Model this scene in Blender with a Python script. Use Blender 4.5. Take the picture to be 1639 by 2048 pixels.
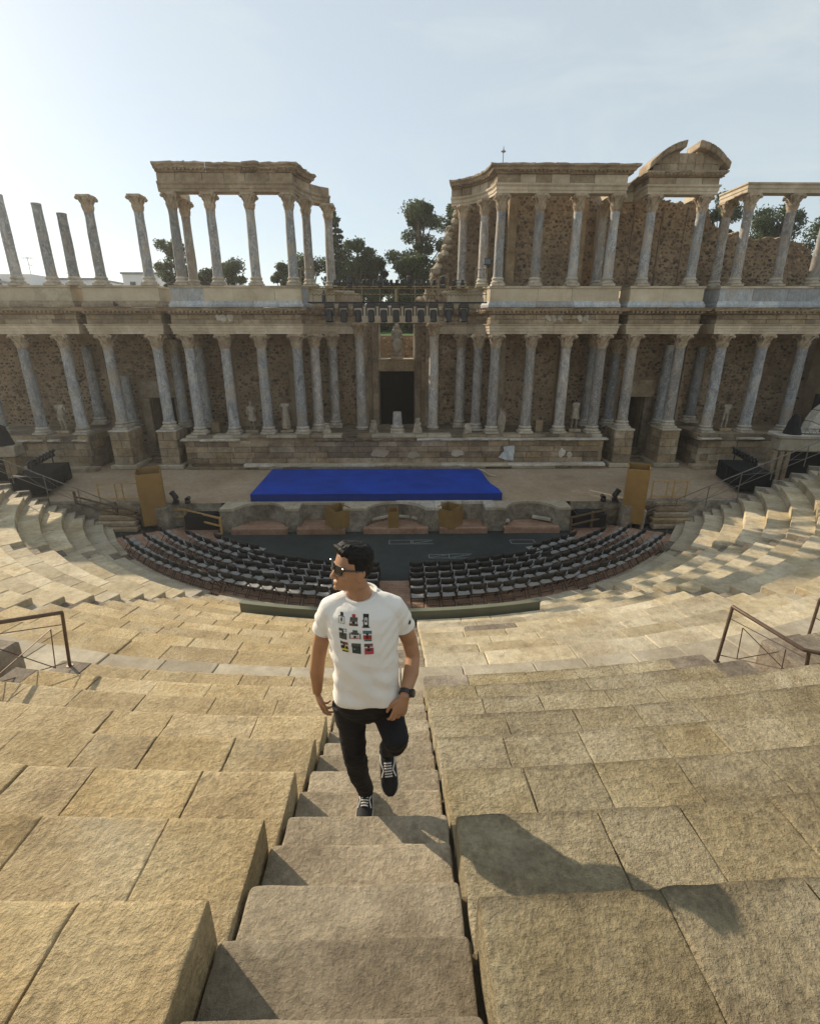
import bpy, bmesh, math, random
import numpy as np
from mathutils import Vector, Matrix, noise

for o in list(bpy.data.objects):
    bpy.data.objects.remove(o)
scn = bpy.context.scene
COL = scn.collection
R = math.radians
PI = math.pi

# ---------------------------------------------------------------- camera, sky, sun, exposure
cam_d = bpy.data.cameras.new("camera")
cam = bpy.data.objects.new("camera", cam_d)
COL.objects.link(cam)
scn.camera = cam
cam.location = (0.25, 0.0, 8.7)
cam.rotation_euler = (R(90 - 19.8), 0, R(-0.95))
cam_d.sensor_fit = 'VERTICAL'
cam_d.sensor_height = 24.0
cam_d.lens = 24.0 * 998.0 / 2048.0
cam_d.clip_start = 0.02
cam_d.clip_end = 3000

SUN_EL = 27.5
SUN_AZ = 39.5            # degrees the sun stands behind the stage front, measured from the left (-X)
w = bpy.data.worlds.new("World")
scn.world = w
w.use_nodes = True
nt = w.node_tree
nt.nodes.clear()
out = nt.nodes.new('ShaderNodeOutputWorld')
bg = nt.nodes.new('ShaderNodeBackground')
sky = nt.nodes.new('ShaderNodeTexSky')
sky.sky_type = 'NISHITA'
sky.sun_disc = False
sky.sun_elevation = R(SUN_EL)
sky.sun_rotation = R(-(90 - SUN_AZ))
sky.altitude = 200
sky.air_density = 1.0
sky.dust_density = 0.8
sky.ozone_density = 2.0
bg.inputs['Strength'].default_value = 0.112
tc = nt.nodes.new('ShaderNodeTexCoord')
mp = nt.nodes.new('ShaderNodeMapping')
mp.inputs['Scale'].default_value = (1.6, 1.0, 4.2)
mp.inputs['Rotation'].default_value = (0.1, 0.25, 0.5)
cn = nt.nodes.new('ShaderNodeTexNoise')
cn.inputs['Scale'].default_value = 2.3
cn.inputs['Detail'].default_value = 7
cn.inputs['Roughness'].default_value = 0.62
cn.inputs['Distortion'].default_value = 0.7
cr = nt.nodes.new('ShaderNodeValToRGB')
cr.color_ramp.elements[0].position = 0.50
cr.color_ramp.elements[0].color = (.60, .60, .60, 1)
cr.color_ramp.elements[1].position = 0.85
cr.color_ramp.elements[1].color = (.84, .84, .84, 1)
mx = nt.nodes.new('ShaderNodeMixRGB')
mx.inputs['Color2'].default_value = (5.3, 5.75, 5.6, 1)
nt.links.new(tc.outputs['Generated'], mp.inputs['Vector'])
nt.links.new(mp.outputs['Vector'], cn.inputs['Vector'])
nt.links.new(cn.outputs['Fac'], cr.inputs['Fac'])
nt.links.new(cr.outputs['Color'], mx.inputs['Fac'])
nt.links.new(sky.outputs['Color'], mx.inputs['Color1'])
nt.links.new(mx.outputs['Color'], bg.inputs['Color'])
nt.links.new(bg.outputs['Background'], out.inputs['Surface'])

sun_d = bpy.data.lights.new("sun", 'SUN')
sun_d.energy = 4.6
sun_d.angle = R(0.53)
sun_d.color = (1.0, 0.86, 0.66)
sun = bpy.data.objects.new("sun", sun_d)
COL.objects.link(sun)
_e, _a = R(SUN_EL), R(SUN_AZ)
SUN_TO = Vector((-math.cos(_a) * math.cos(_e), math.sin(_a) * math.cos(_e), math.sin(_e)))
sun.rotation_euler = (-SUN_TO).to_track_quat('-Z', 'Y').to_euler()
sun.location = (-40, 40, 60)

vs = scn.view_settings
vs.view_transform = 'Standard'
vs.look = 'None'
vs.gamma = 1.0
vs.use_curve_mapping = False
vs.exposure = 0.40

# ---------------------------------------------------------------- helpers
def tag(o, label=None, cat=None, group=None, kind=None):
    if label: o['label'] = label
    if cat: o['category'] = cat
    if group: o['group'] = group
    if kind: o['kind'] = kind
    return o

def empty(name, loc, label=None, cat=None, group=None, rz=0.0, kind=None):
    o = bpy.data.objects.new(name, None)
    o.empty_display_size = 0.2
    o.location = loc
    o.rotation_euler = (0, 0, rz)
    COL.objects.link(o)
    return tag(o, label, cat, group, kind)

def adopt(o, parent):
    """parent o, whose mesh is in world coordinates, under a thing placed anywhere"""
    o.parent = parent
    m = Matrix.LocRotScale(parent.location, parent.rotation_euler, parent.scale) if parent.parent is None else Matrix()
    o.matrix_parent_inverse = m.inverted()
    return o

def copy_tree(o, parent=None):
    c = o.copy()
    COL.objects.link(c)
    if parent is not None:
        c.parent = parent
    for ch in [x for x in KIDS.get(o.name, [])]:
        k = copy_tree(ch, c)
        KIDS.setdefault(c.name, []).append(k)
    return c

KIDS = {}

class MB:
    """collects shapes and links them as ONE mesh object"""
    def __init__(s):
        s.v = []; s.f = []; s.c = []
    def add(s, vs_, fs_, col=None):
        n = len(s.v)
        s.v.extend([tuple(p) for p in vs_])
        s.f.extend([tuple(i + n for i in f) for f in fs_])
        if col is not None:
            s.c.extend([col] * len(vs_))
    def hexa(s, c, ch=0.0, col=None):
        """c: 8 corners, bottom ring 0-3 counter-clockwise from above, top ring 4-7"""
        c = [Vector(p) for p in c]
        F = [(3, 2, 1, 0), (4, 5, 6, 7), (0, 1, 5, 4), (1, 2, 6, 5), (2, 3, 7, 6), (3, 0, 4, 7)]
        if ch <= 0:
            s.add(c, F, col); return
        vs_ = []; fs_ = []; idx = {}
        for fi, f in enumerate(F):
            q = []
            for k in range(4):
                p = c[f[k]]; a = c[f[(k + 1) % 4]] - p; b = c[f[(k - 1) % 4]] - p
                la, lb = a.length, b.length
                da = min(ch, la * .45) / la if la > 1e-6 else 0
                db = min(ch, lb * .45) / lb if lb > 1e-6 else 0
                idx[(fi, f[k])] = len(vs_)
                q.append(len(vs_))
                vs_.append(p + a * da + b * db)
            fs_.append(tuple(q))
        E = {}
        for fi, f in enumerate(F):
            for k in range(4):
                E.setdefault(tuple(sorted((f[k], f[(k + 1) % 4]))), []).append((fi, f[k], f[(k + 1) % 4]))
        for (a, b), L in E.items():
            (f1, p1, q1), (f2, p2, q2) = L
            fs_.append((idx[(f1, q1)], idx[(f1, p1)], idx[(f2, p1)], idx[(f2, q1)]))
        VF = {0: (0, 2, 5), 1: (0, 3, 2), 2: (0, 4, 3), 3: (0, 5, 4), 4: (1, 5, 2), 5: (1, 2, 3), 6: (1, 3, 4), 7: (1, 4, 5)}
        for vtx, fl in VF.items():
            fs_.append(tuple(idx[(x, vtx)] for x in fl))
        s.add(vs_, fs_, col)
    def box(s, cx, cy, cz, sx, sy, sz, rz=0.0, ch=0.0, col=None, M=None):
        hx, hy, hz = sx / 2, sy / 2, sz / 2
        pts = [(-hx, -hy, -hz), (hx, -hy, -hz), (hx, hy, -hz), (-hx, hy, -hz), (-hx, -hy, hz), (hx, -hy, hz), (hx, hy, hz), (-hx, hy, hz)]
        ca, sa = math.cos(rz), math.sin(rz)
        if M is None:
            pts = [(cx + x * ca - y * sa, cy + x * sa + y * ca, cz + z) for x, y, z in pts]
        else:
            pts = [M @ Vector((cx + x * ca - y * sa, cy + x * sa + y * ca, cz + z)) for x, y, z in pts]
        s.hexa(pts, ch, col)
    def tube(s, pts, r, n=8, cap=True, col=None):
        pts = [Vector(p) for p in pts]
        m = len(pts)
        rr = r if isinstance(r, (list, tuple)) else [r] * m
        up = None; vs_ = []; fs_ = []
        for i in range(m):
            t = (pts[min(i + 1, m - 1)] - pts[max(i - 1, 0)]).normalized()
            if up is None:
                up = Vector((0, 0, 1)) if abs(t.z) < .9 else Vector((1, 0, 0))
            a = t.cross(up)
            if a.length < 1e-5:
                a = t.cross(Vector((0, 1, 0.3)))
            a.normalize(); b = a.cross(t).normalized(); up = b
            for k in range(n):
                th = 2 * PI * k / n
                vs_.append(pts[i] + (a * math.cos(th) + b * math.sin(th)) * rr[i])
        for i in range(m - 1):
            for k in range(n):
                k2 = (k + 1) % n
                fs_.append((i * n + k2, i * n + k, (i + 1) * n + k, (i + 1) * n + k2))
        if cap:
            fs_.append(tuple(range(n)))
            fs_.append(tuple(reversed(range((m - 1) * n, m * n))))
        s.add(vs_, fs_, col)
    def lathe(s, prof, c=(0, 0, 0), n=24, cap=True, sx=1.0, sy=1.0, rot=0.0, col=None):
        vs_ = []; fs_ = []
        for (r, z) in prof:
            for k in range(n):
                th = 2 * PI * k / n + rot
                vs_.append((c[0] + r * math.cos(th) * sx, c[1] + r * math.sin(th) * sy, c[2] + z))
        for i in range(len(prof) - 1):
            for k in range(n):
                k2 = (k + 1) % n
                fs_.append((i * n + k, i * n + k2, (i + 1) * n + k2, (i + 1) * n + k))
        if cap:
            fs_.append(tuple(reversed(range(n))))
            fs_.append(tuple(range((len(prof) - 1) * n, len(prof) * n)))
        s.add(vs_, fs_, col)
    def prism(s, poly, z0, z1, col=None):
        """poly: xy outline counter-clockwise, extruded in z"""
        n = len(poly)
        vs_ = [(x, y, z0) for x, y in poly] + [(x, y, z1) for x, y in poly]
        fs_ = [tuple(reversed(range(n))), tuple(range(n, 2 * n))] + [(i, (i + 1) % n, n + (i + 1) % n, n + i) for i in range(n)]
        s.add(vs_, fs_, col)
    def slab_xz(s, poly, y0, y1, col=None):
        """poly: xz outline counter-clockwise seen from -y, extruded from y0 (front) to y1 (back)"""
        n = len(poly)
        vs_ = [(x, y0, z) for x, z in poly] + [(x, y1, z) for x, z in poly]
        fs_ = [tuple(range(n)), tuple(reversed(range(n, 2 * n)))] + [(i, n + i, n + (i + 1) % n, (i + 1) % n) for i in range(n)]
        s.add(vs_, fs_, col)
    def blob(s, c, r, n=8, m=6, col=None, M=None):
        vs_ = [(0, 0, -1)]; fs_ = []
        for i in range(1, m):
            a = -PI / 2 + PI * i / m
            for k in range(n):
                b = 2 * PI * k / n
                vs_.append((math.cos(a) * math.cos(b), math.cos(a) * math.sin(b), math.sin(a)))
        vs_.append((0, 0, 1))
        for k in range(n):
            fs_.append((0, 1 + (k + 1) % n, 1 + k))
            fs_.append((len(vs_) - 1, 1 + (m - 2) * n + k, 1 + (m - 2) * n + (k + 1) % n))
        for i in range(m - 2):
            for k in range(n):
                k2 = (k + 1) % n
                fs_.append((1 + i * n + k, 1 + i * n + k2, 1 + (i + 1) * n + k2, 1 + (i + 1) * n + k))
        if not isinstance(r, (tuple, list)): r = (r, r, r)
        o = []
        for x, y, z in vs_:
            p = Vector((x * r[0], y * r[1], z * r[2]))
            if M is not None: p = M @ p
            o.append(p + Vector(c))
        s.add(o, fs_, col)
    def mesh(s, name, mat=None, smooth=False):
        me = bpy.data.meshes.new(name)
        me.from_pydata([tuple(p) for p in s.v], [], s.f)
        if s.c and len(s.c) == len(s.v):
            at_ = me.color_attributes.new("tint", 'FLOAT_COLOR', 'POINT')
            arr = np.ones((len(s.c), 4), dtype=np.float32)
            arr[:, :3] = np.array(s.c, dtype=np.float32)
            at_.data.foreach_set('color', arr.ravel())
        if smooth:
            me.polygons.foreach_set('use_smooth', [True] * len(me.polygons))
            if smooth != 'full':
                try: me.set_sharp_from_angle(angle=R(38))
                except Exception: pass
        if mat: me.materials.append(mat)
        me.update()
        return me
    def build(s, name, mat=None, parent=None, smooth=False, local=False, **kw):
        o = bpy.data.objects.new(name, s.mesh(name, mat, smooth))
        COL.objects.link(o)
        if parent is not None:
            if local: o.parent = parent
            else: adopt(o, parent)
            KIDS.setdefault(parent.name, []).append(o)
        return tag(o, **kw)

# ---------------------------------------------------------------- materials
def nodes(name):
    m = bpy.data.materials.new(name)
    m.use_nodes = True
    t = m.node_tree
    b = t.nodes['Principled BSDF']
    return m, t, b

def simple(name, col, rough=.7, metal=0.0, var=.12, scale=6, bump=0.0, bscale=60, spec=.3):
    m, t, b = nodes(name)
    b.inputs['Roughness'].default_value = rough
    b.inputs['Metallic'].default_value = metal
    b.inputs['Specular IOR Level'].default_value = spec
    tx = t.nodes.new('ShaderNodeTexCoord')
    n = t.nodes.new('ShaderNodeTexNoise'); n.inputs['Scale'].default_value = scale; n.inputs['Detail'].default_value = 5
    r = t.nodes.new('ShaderNodeValToRGB')
    r.color_ramp.elements[0].position = .3; r.color_ramp.elements[1].position = .7
    r.color_ramp.elements[0].color = tuple(c * (1 - var) for c in col) + (1,)
    r.color_ramp.elements[1].color = tuple(min(1, c * (1 + var)) for c in col) + (1,)
    t.links.new(tx.outputs['Object'], n.inputs['Vector'])
    t.links.new(n.outputs['Fac'], r.inputs['Fac'])
    t.links.new(r.outputs['Color'], b.inputs['Base Color'])
    if bump:
        n2 = t.nodes.new('ShaderNodeTexNoise'); n2.inputs['Scale'].default_value = bscale; n2.inputs['Detail'].default_value = 4
        bp = t.nodes.new('ShaderNodeBump'); bp.inputs['Strength'].default_value = bump; bp.inputs['Distance'].default_value = .01
        t.links.new(tx.outputs['Object'], n2.inputs['Vector'])
        t.links.new(n2.outputs['Fac'], bp.inputs['Height'])
        t.links.new(bp.outputs['Normal'], b.inputs['Normal'])
    return m

def stone(name, cols, scale=1.2, fine=28, bump=.6, dist=.012, rough=.92, orand=.16, speck=.25, attr=False, offs=False, hue=0.0, sub=7.0, lichen=0.0):
    """weathered stone: large stains, medium mottling, grain and rough relief; every piece a little lighter or darker"""
    m, t, b = nodes(name)
    L = t.links.new
    N = t.nodes.new
    b.inputs['Roughness'].default_value = rough
    b.inputs['Specular IOR Level'].default_value = .25
    tx = N('ShaderNodeTexCoord')
    vec = tx.outputs['Object']
    oi = N('ShaderNodeObjectInfo')
    if offs:
        mu = N('ShaderNodeMath'); mu.operation = 'MULTIPLY'; mu.inputs[1].default_value = 57.0
        L(oi.outputs['Random'], mu.inputs[0])
        ad = N('ShaderNodeVectorMath'); ad.operation = 'ADD'
        L(vec, ad.inputs[0]); L(mu.outputs[0], ad.inputs[1])
        vec = ad.outputs[0]
    n1 = N('ShaderNodeTexNoise'); n1.inputs['Scale'].default_value = scale; n1.inputs['Detail'].default_value = 6; n1.inputs['Roughness'].default_value = .65
    L(vec, n1.inputs['Vector'])
    r1 = N('ShaderNodeValToRGB')
    e = r1.color_ramp.elements
    e[0].position = .32; e[0].color = tuple(cols[0]) + (1,)
    e[1].position = .68; e[1].color = tuple(cols[-1]) + (1,)
    if len(cols) == 3:
        k = e.new(.5); k.color = tuple(cols[1]) + (1,)
    L(n1.outputs['Fac'], r1.inputs['Fac'])
    n2 = N('ShaderNodeTexNoise'); n2.inputs['Scale'].default_value = sub; n2.inputs['Detail'].default_value = 5; n2.inputs['Roughness'].default_value = .7
    L(vec, n2.inputs['Vector'])
    n3 = N('ShaderNodeTexNoise'); n3.inputs['Scale'].default_value = fine; n3.inputs['Detail'].default_value = 8; n3.inputs['Roughness'].default_value = .72
    L(vec, n3.inputs['Vector'])
    # value factor
    m2 = N('ShaderNodeMapRange'); m2.inputs['From Min'].default_value = .3; m2.inputs['From Max'].default_value = .7
    m2.inputs['To Min'].default_value = 1 - speck; m2.inputs['To Max'].default_value = 1 + speck
    L(n2.outputs['Fac'], m2.inputs['Value'])
    m3 = N('ShaderNodeMapRange'); m3.inputs['From Min'].default_value = .3; m3.inputs['From Max'].default_value = .7
    m3.inputs['To Min'].default_value = 1 - speck * .7; m3.inputs['To Max'].default_value = 1 + speck * .7
    L(n3.outputs['Fac'], m3.inputs['Value'])
    mo = N('ShaderNodeMapRange'); mo.inputs['To Min'].default_value = 1 - orand; mo.inputs['To Max'].default_value = 1 + orand
    L(oi.outputs['Random'], mo.inputs['Value'])
    p1 = N('ShaderNodeMath'); p1.operation = 'MULTIPLY'; L(m2.outputs[0], p1.inputs[0]); L(m3.outputs[0], p1.inputs[1])
    p2 = N('ShaderNodeMath'); p2.operation = 'MULTIPLY'; L(p1.outputs[0], p2.inputs[0]); L(mo.outputs[0], p2.inputs[1])
    hs = N('ShaderNodeHueSaturation')
    L(r1.outputs['Color'], hs.inputs['Color']); L(p2.outputs[0], hs.inputs['Value'])
    if hue:
        fr = N('ShaderNodeMath'); fr.operation = 'MULTIPLY'; fr.inputs[1].default_value = 7.31; L(oi.outputs['Random'], fr.inputs[0])
        fc = N('ShaderNodeMath'); fc.operation = 'FRACT'; L(fr.outputs[0], fc.inputs[0])
        mh = N('ShaderNodeMapRange'); mh.inputs['To Min'].default_value = 1 - hue; mh.inputs['To Max'].default_value = 1 + hue
        L(fc.outputs[0], mh.inputs['Value']); L(mh.outputs[0], hs.inputs['Saturation'])
    colout = hs.outputs['Color']
    if lichen:
        # dark lichen and old dirt in scattered, ragged patches
        nl = N('ShaderNodeTexNoise'); nl.inputs['Scale'].default_value = 2.7; nl.inputs['Detail'].default_value = 9; nl.inputs['Roughness'].default_value = .78
        L(vec, nl.inputs['Vector'])
        rl = N('ShaderNodeValToRGB'); q = rl.color_ramp.elements
        q[0].position = .53; q[0].color = (0, 0, 0, 1); q[1].position = .66; q[1].color = (lichen, lichen, lichen, 1)
        L(nl.outputs['Fac'], rl.inputs['Fac'])
        ml = N('ShaderNodeMixRGB'); L(rl.outputs['Color'], ml.inputs['Fac']); L(colout, ml.inputs['Color1']); ml.inputs['Color2'].default_value = (.135, .105, .07, 1)
        # pale worn or patched spots
        n6 = N('ShaderNodeTexNoise'); n6.inputs['Scale'].default_value = 1.9; n6.inputs['Detail'].default_value = 8; n6.inputs['Roughness'].default_value = .7; n6.inputs['Distortion'].default_value = .6
        L(vec, n6.inputs['Vector'])
        r6 = N('ShaderNodeValToRGB'); q = r6.color_ramp.elements
        q[0].position = .56; q[0].color = (0, 0, 0, 1); q[1].position = .72; q[1].color = (lichen * .9, lichen * .9, lichen * .9, 1)
        L(n6.outputs['Fac'], r6.inputs['Fac'])
        m6 = N('ShaderNodeMixRGB'); L(r6.outputs['Color'], m6.inputs['Fac']); L(ml.outputs['Color'], m6.inputs['Color1']); m6.inputs['Color2'].default_value = (.62, .54, .39, 1)
        colout = m6.outputs['Color']
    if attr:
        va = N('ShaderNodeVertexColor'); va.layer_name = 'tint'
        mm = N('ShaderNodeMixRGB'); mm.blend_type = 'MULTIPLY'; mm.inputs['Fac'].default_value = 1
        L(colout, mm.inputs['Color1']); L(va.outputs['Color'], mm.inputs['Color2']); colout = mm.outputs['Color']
    L(colout, b.inputs['Base Color'])
    # relief
    hsum = N('ShaderNodeMath'); hsum.operation = 'MULTIPLY_ADD'; hsum.inputs[1].default_value = 1.1
    L(n2.outputs['Fac'], hsum.inputs[0]); L(n3.outputs['Fac'], hsum.inputs[2])
    bp = N('ShaderNodeBump'); bp.inputs['Strength'].default_value = bump; bp.inputs['Distance'].default_value = dist
    L(hsum.outputs[0], bp.inputs['Height'])
    L(bp.outputs['Normal'], b.inputs['Normal'])
    return m

def marble(name, dark, light, vein=(.62, .62, .6)):
    m, t, b = nodes(name)
    L = t.links.new; N = t.nodes.new
    b.inputs['Roughness'].default_value = .6
    b.inputs['Specular IOR Level'].default_value = .35
    tx = N('ShaderNodeTexCoord'); oi = N('ShaderNodeObjectInfo')
    mu = N('ShaderNodeMath'); mu.operation = 'MULTIPLY'; mu.inputs[1].default_value = 83.0
    L(oi.outputs['Random'], mu.inputs[0])
    ad = N('ShaderNodeVectorMath'); ad.operation = 'ADD'; L(tx.outputs['Object'], ad.inputs[0]); L(mu.outputs[0], ad.inputs[1])
    mp_ = N('ShaderNodeMapping'); mp_.inputs['Rotation'].default_value = (.5, .35, 0); mp_.inputs['Scale'].default_value = (1, 1, .45)
    L(ad.outputs[0], mp_.inputs['Vector'])
    n1 = N('ShaderNodeTexNoise'); n1.inputs['Scale'].default_value = 2.2; n1.inputs['Detail'].default_value = 9; n1.inputs['Roughness'].default_value = .68; n1.inputs['Distortion'].default_value = 1.6
    L(mp_.outputs[0], n1.inputs['Vector'])
    r1 = N('ShaderNodeValToRGB'); e = r1.color_ramp.elements
    e[0].position = .33; e[0].color = tuple(dark) + (1,)
    e[1].position = .66; e[1].color = tuple(light) + (1,)
    k = e.new(.5); k.color = tuple((a + c) / 2 * .95 for a, c in zip(dark, light)) + (1,)
    L(n1.outputs['Fac'], r1.inputs['Fac'])
    wv = N('ShaderNodeTexNoise'); wv.inputs['Scale'].default_value = 3.1; wv.inputs['Detail'].default_value = 5; wv.inputs['Distortion'].default_value = 2.4
    L(mp_.outputs[0], wv.inputs['Vector'])
    rv = N('ShaderNodeValToRGB'); e = rv.color_ramp.elements
    e[0].position = .47; e[0].color = (0, 0, 0, 1); e[1].position = .53; e[1].color = (0, 0, 0, 1)
    k = e.new(.5); k.color = (.75, .75, .75, 1)
    L(wv.outputs['Fac'], rv.inputs['Fac'])
    mxx = N('ShaderNodeMixRGB'); L(rv.outputs['Color'], mxx.inputs['Fac']); L(r1.outputs['Color'], mxx.inputs['Color1']); mxx.inputs['Color2'].default_value = tuple(vein) + (1,)
    # warm weathering stains, stronger at random
    n4 = N('ShaderNodeTexNoise'); n4.inputs['Scale'].default_value = 1.1; n4.inputs['Detail'].default_value = 6
    L(ad.outputs[0], n4.inputs['Vector'])
    r4 = N('ShaderNodeValToRGB'); e = r4.color_ramp.elements; e[0].position = .48; e[0].color = (0, 0, 0, 1); e[1].position = .75; e[1].color = (.7, .7, .7, 1)
    L(n4.outputs['Fac'], r4.inputs['Fac'])
    mw = N('ShaderNodeMixRGB'); L(r4.outputs['Color'], mw.inputs['Fac']); L(mxx.outputs['Color'], mw.inputs['Color1']); mw.inputs['Color2'].default_value = (.33, .26, .18, 1)
    hs = N('ShaderNodeHueSaturation'); mo = N('ShaderNodeMapRange'); mo.inputs['To Min'].default_value = .68; mo.inputs['To Max'].default_value = 1.28
    L(oi.outputs['Random'], mo.inputs['Value']); L(mo.outputs[0], hs.inputs['Value']); L(mw.outputs['Color'], hs.inputs['Color'])
    L(hs.outputs['Color'], b.inputs['Base Color'])
    n5 = N('ShaderNodeTexNoise'); n5.inputs['Scale'].default_value = 22; n5.inputs['Detail'].default_value = 5
    L(ad.outputs[0], n5.inputs['Vector'])
    bp = N('ShaderNodeBump'); bp.inputs['Strength'].default_value = .5; bp.inputs['Distance'].default_value = .012
    L(n5.outputs['Fac'], bp.inputs['Height']); L(bp.outputs['Normal'], b.inputs['Normal'])
    return m

M = {}
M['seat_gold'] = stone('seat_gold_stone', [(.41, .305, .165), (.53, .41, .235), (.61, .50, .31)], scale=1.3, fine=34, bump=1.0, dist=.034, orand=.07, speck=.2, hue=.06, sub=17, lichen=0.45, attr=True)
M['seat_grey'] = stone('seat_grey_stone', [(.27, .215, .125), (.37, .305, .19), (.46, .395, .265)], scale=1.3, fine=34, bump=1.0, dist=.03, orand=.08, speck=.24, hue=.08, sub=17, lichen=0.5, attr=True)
M['seat_low'] = stone('seat_lower_stone', [(.32, .255, .16), (.43, .36, .24), (.53, .46, .33)], scale=.8, fine=22, bump=.8, dist=.02, orand=.12, speck=.18, hue=.10, sub=6, lichen=0.5, attr=True)
M['granite'] = stone('dark_granite', [(.13, .105, .08), (.20, .165, .125), (.28, .235, .18)], scale=1.4, fine=45, bump=.9, dist=.014, orand=.25, speck=.3, sub=13)
M['step'] = stone('stair_granite', [(.235, .19, .13), (.345, .285, .20), (.44, .37, .265)], scale=1.6, fine=46, bump=1.0, dist=.022, orand=.2, speck=.25, sub=22, lichen=0.38)
M['slab'] = stone('walkway_slab_stone', [(.28, .235, .17), (.36, .31, .23), (.43, .385, .30)], scale=1.0, fine=30, bump=.6, dist=.012, orand=.12, speck=.14, lichen=0.35)
M['joint'] = stone('earth_joint', [(.10, .078, .05), (.16, .125, .08)], scale=2, fine=20, bump=.6, orand=0)
M['ashlar'] = stone('brown_ashlar', [(.18, .135, .088), (.28, .215, .14), (.37, .295, .205)], scale=.8, fine=16, bump=.9, dist=.03, orand=.22, speck=.25, hue=.15, sub=4)
M['ashlar_dark'] = stone('stained_ashlar', [(.105, .08, .055), (.19, .145, .10), (.29, .225, .16)], scale=.8, fine=16, bump=.9, dist=.03, orand=.25, speck=.28, sub=4)
M['mortar'] = stone('brown_mortar', [(.18, .13, .082), (.265, .195, .125), (.33, .255, .17)], scale=.7, fine=14, bump=.9, dist=.03, orand=0, speck=.2, sub=3)
M['rubble'] = stone('rubble_stone', [(.95, .92, .88), (1.25, 1.21, 1.15), (1.5, 1.43, 1.33)], scale=2, fine=18, bump=.9, dist=.025, orand=0, speck=.2, attr=True)
M['cornice'] = stone('weathered_cornice', [(.20, .15, .10), (.30, .235, .16), (.40, .325, .235)], scale=.9, fine=14, bump=.9, dist=.03, orand=.18, speck=.25, sub=4)
M['arch'] = stone('pale_architrave', [(.36, .29, .205), (.46, .39, .29), (.55, .48, .38)], scale=.9, fine=12, bump=.6, dist=.02, orand=.12, speck=.15, sub=4)
M['plaster'] = stone('pale_plaster', [(.40, .335, .235), (.47, .40, .29), (.52, .46, .35)], scale=.7, fine=9, bump=.3, dist=.02, orand=.1, speck=.1, sub=2)
M['capital'] = stone('capital_stone', [(.26, .195, .13), (.38, .30, .21), (.48, .40, .30)], scale=2.4, fine=16, bump=.8, dist=.025, orand=.15, speck=.22, offs=True)
M['base'] = stone('white_marble_base', [(.27, .235, .185), (.39, .345, .28), (.50, .45, .375)], scale=2.2, fine=18, bump=.6, dist=.015, orand=.15, speck=.18, offs=True)
M['white'] = stone('white_marble', [(.31, .275, .22), (.44, .40, .335), (.56, .52, .45)], scale=1.4, fine=14, bump=.6, dist=.02, orand=.14, speck=.18)
M['statue'] = stone('statue_marble', [(.20, .165, .12), (.29, .25, .195), (.39, .345, .28)], scale=2.2, fine=20, bump=.7, dist=.015, orand=.15, speck=.2, offs=True)
M['marble'] = marble('blue_grey_marble', (.12, .13, .145), (.34, .335, .325), (.5, .5, .48))
M['marble_pale'] = marble('pale_veined_marble', (.15, .14, .135), (.40, .37, .335), (.58, .56, .52))
M['blue_slab'] = marble('blue_marble_slab', (.24, .265, .29), (.42, .44, .45), (.55, .55, .54))
M['concrete'] = stone('stained_concrete', [(.12, .105, .08), (.22, .195, .155), (.33, .30, .245)], scale=1.0, fine=14, bump=.5, dist=.015, orand=.1, speck=.22, sub=4, lichen=0.3)
M['sand'] = stone('stage_gravel', [(.28, .205, .135), (.35, .265, .18), (.40, .31, .22)], scale=.5, fine=26, bump=.8, dist=.02, orand=0, speck=.16, sub=5)
M['earth'] = stone('dry_earth', [(.22, .17, .11), (.30, .24, .155), (.36, .29, .19)], scale=.15, fine=8, bump=.6, dist=.03, orand=0, speck=.2, sub=1)
M['asphalt'] = stone('dark_floor', [(.020, .026, .026), (.030, .038, .037), (.045, .052, .05)], scale=.35, fine=30, bump=.25, dist=.006, rough=.7, orand=0, speck=.15, sub=2)
M['paint'] = simple('white_line_paint', (.20, .21, .205), .8, var=.35, scale=9)
M['wood'] = stone('brown_decking', [(.20, .115, .075), (.28, .17, .115), (.34, .22, .155)], scale=1.5, fine=18, bump=.3, dist=.006, orand=.15, speck=.18, rough=.75)
M['gold_rail'] = simple('yellow_timber', (.42, .27, .10), .55, var=.15, scale=8)
M['brown_rail'] = simple('brown_timber', (.12, .08, .045), .6, var=.2, scale=8)
M['gold'] = simple('bronze_gold_panel', (.29, .185, .07), .45, metal=.35, var=.12, scale=3, bump=.25, bscale=90)
M['blue'] = simple('blue_carpet', (.005, .045, .34), .85, var=.22, scale=.9, bump=.5, bscale=5)
M['blue_side'] = simple('dark_blue_skirt', (.006, .03, .19), .8, var=.1, scale=2)
M['black'] = simple('black_metal', (.016, .016, .018), .45, var=.2, scale=8, spec=.4)
M['black_cloth'] = simple('black_drape', (.012, .012, .013), .95, var=.3, scale=5, bump=.4, bscale=8)
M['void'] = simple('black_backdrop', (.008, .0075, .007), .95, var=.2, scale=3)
M['lens'] = simple('lamp_glass', (.05, .06, .07), .12, var=.05, spec=.6)
M['chair_black'] = simple('black_chair_plastic', (.022, .021, .020), .5, var=.12, scale=20, spec=.4)
M['chair_seat'] = simple('grey_seat_pad', (.26, .255, .245), .5, var=.08, scale=20, spec=.5)
M['rail'] = simple('brown_steel_rail', (.13, .09, .065), .42, metal=.5, var=.2, scale=12)
M['steel'] = simple('grey_steel', (.17, .155, .14), .5, metal=.5, var=.15, scale=10)
M['barrier'] = simple('grey_green_barrier', (.135, .145, .105), .75, var=.12, scale=2.0)
M['scaffold'] = simple('yellowed_scaffold_steel', (.26, .205, .115), .55, metal=.3, var=.15, scale=6)
M['house'] = simple('white_house_wall', (.72, .72, .72), .8, var=.05, scale=.6)
M['roof'] = simple('grey_roof', (.22, .23, .25), .8, var=.15, scale=1)
M['glass'] = simple('dark_window_glass', (.03, .035, .04), .15, var=.1, spec=.6)
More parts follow.
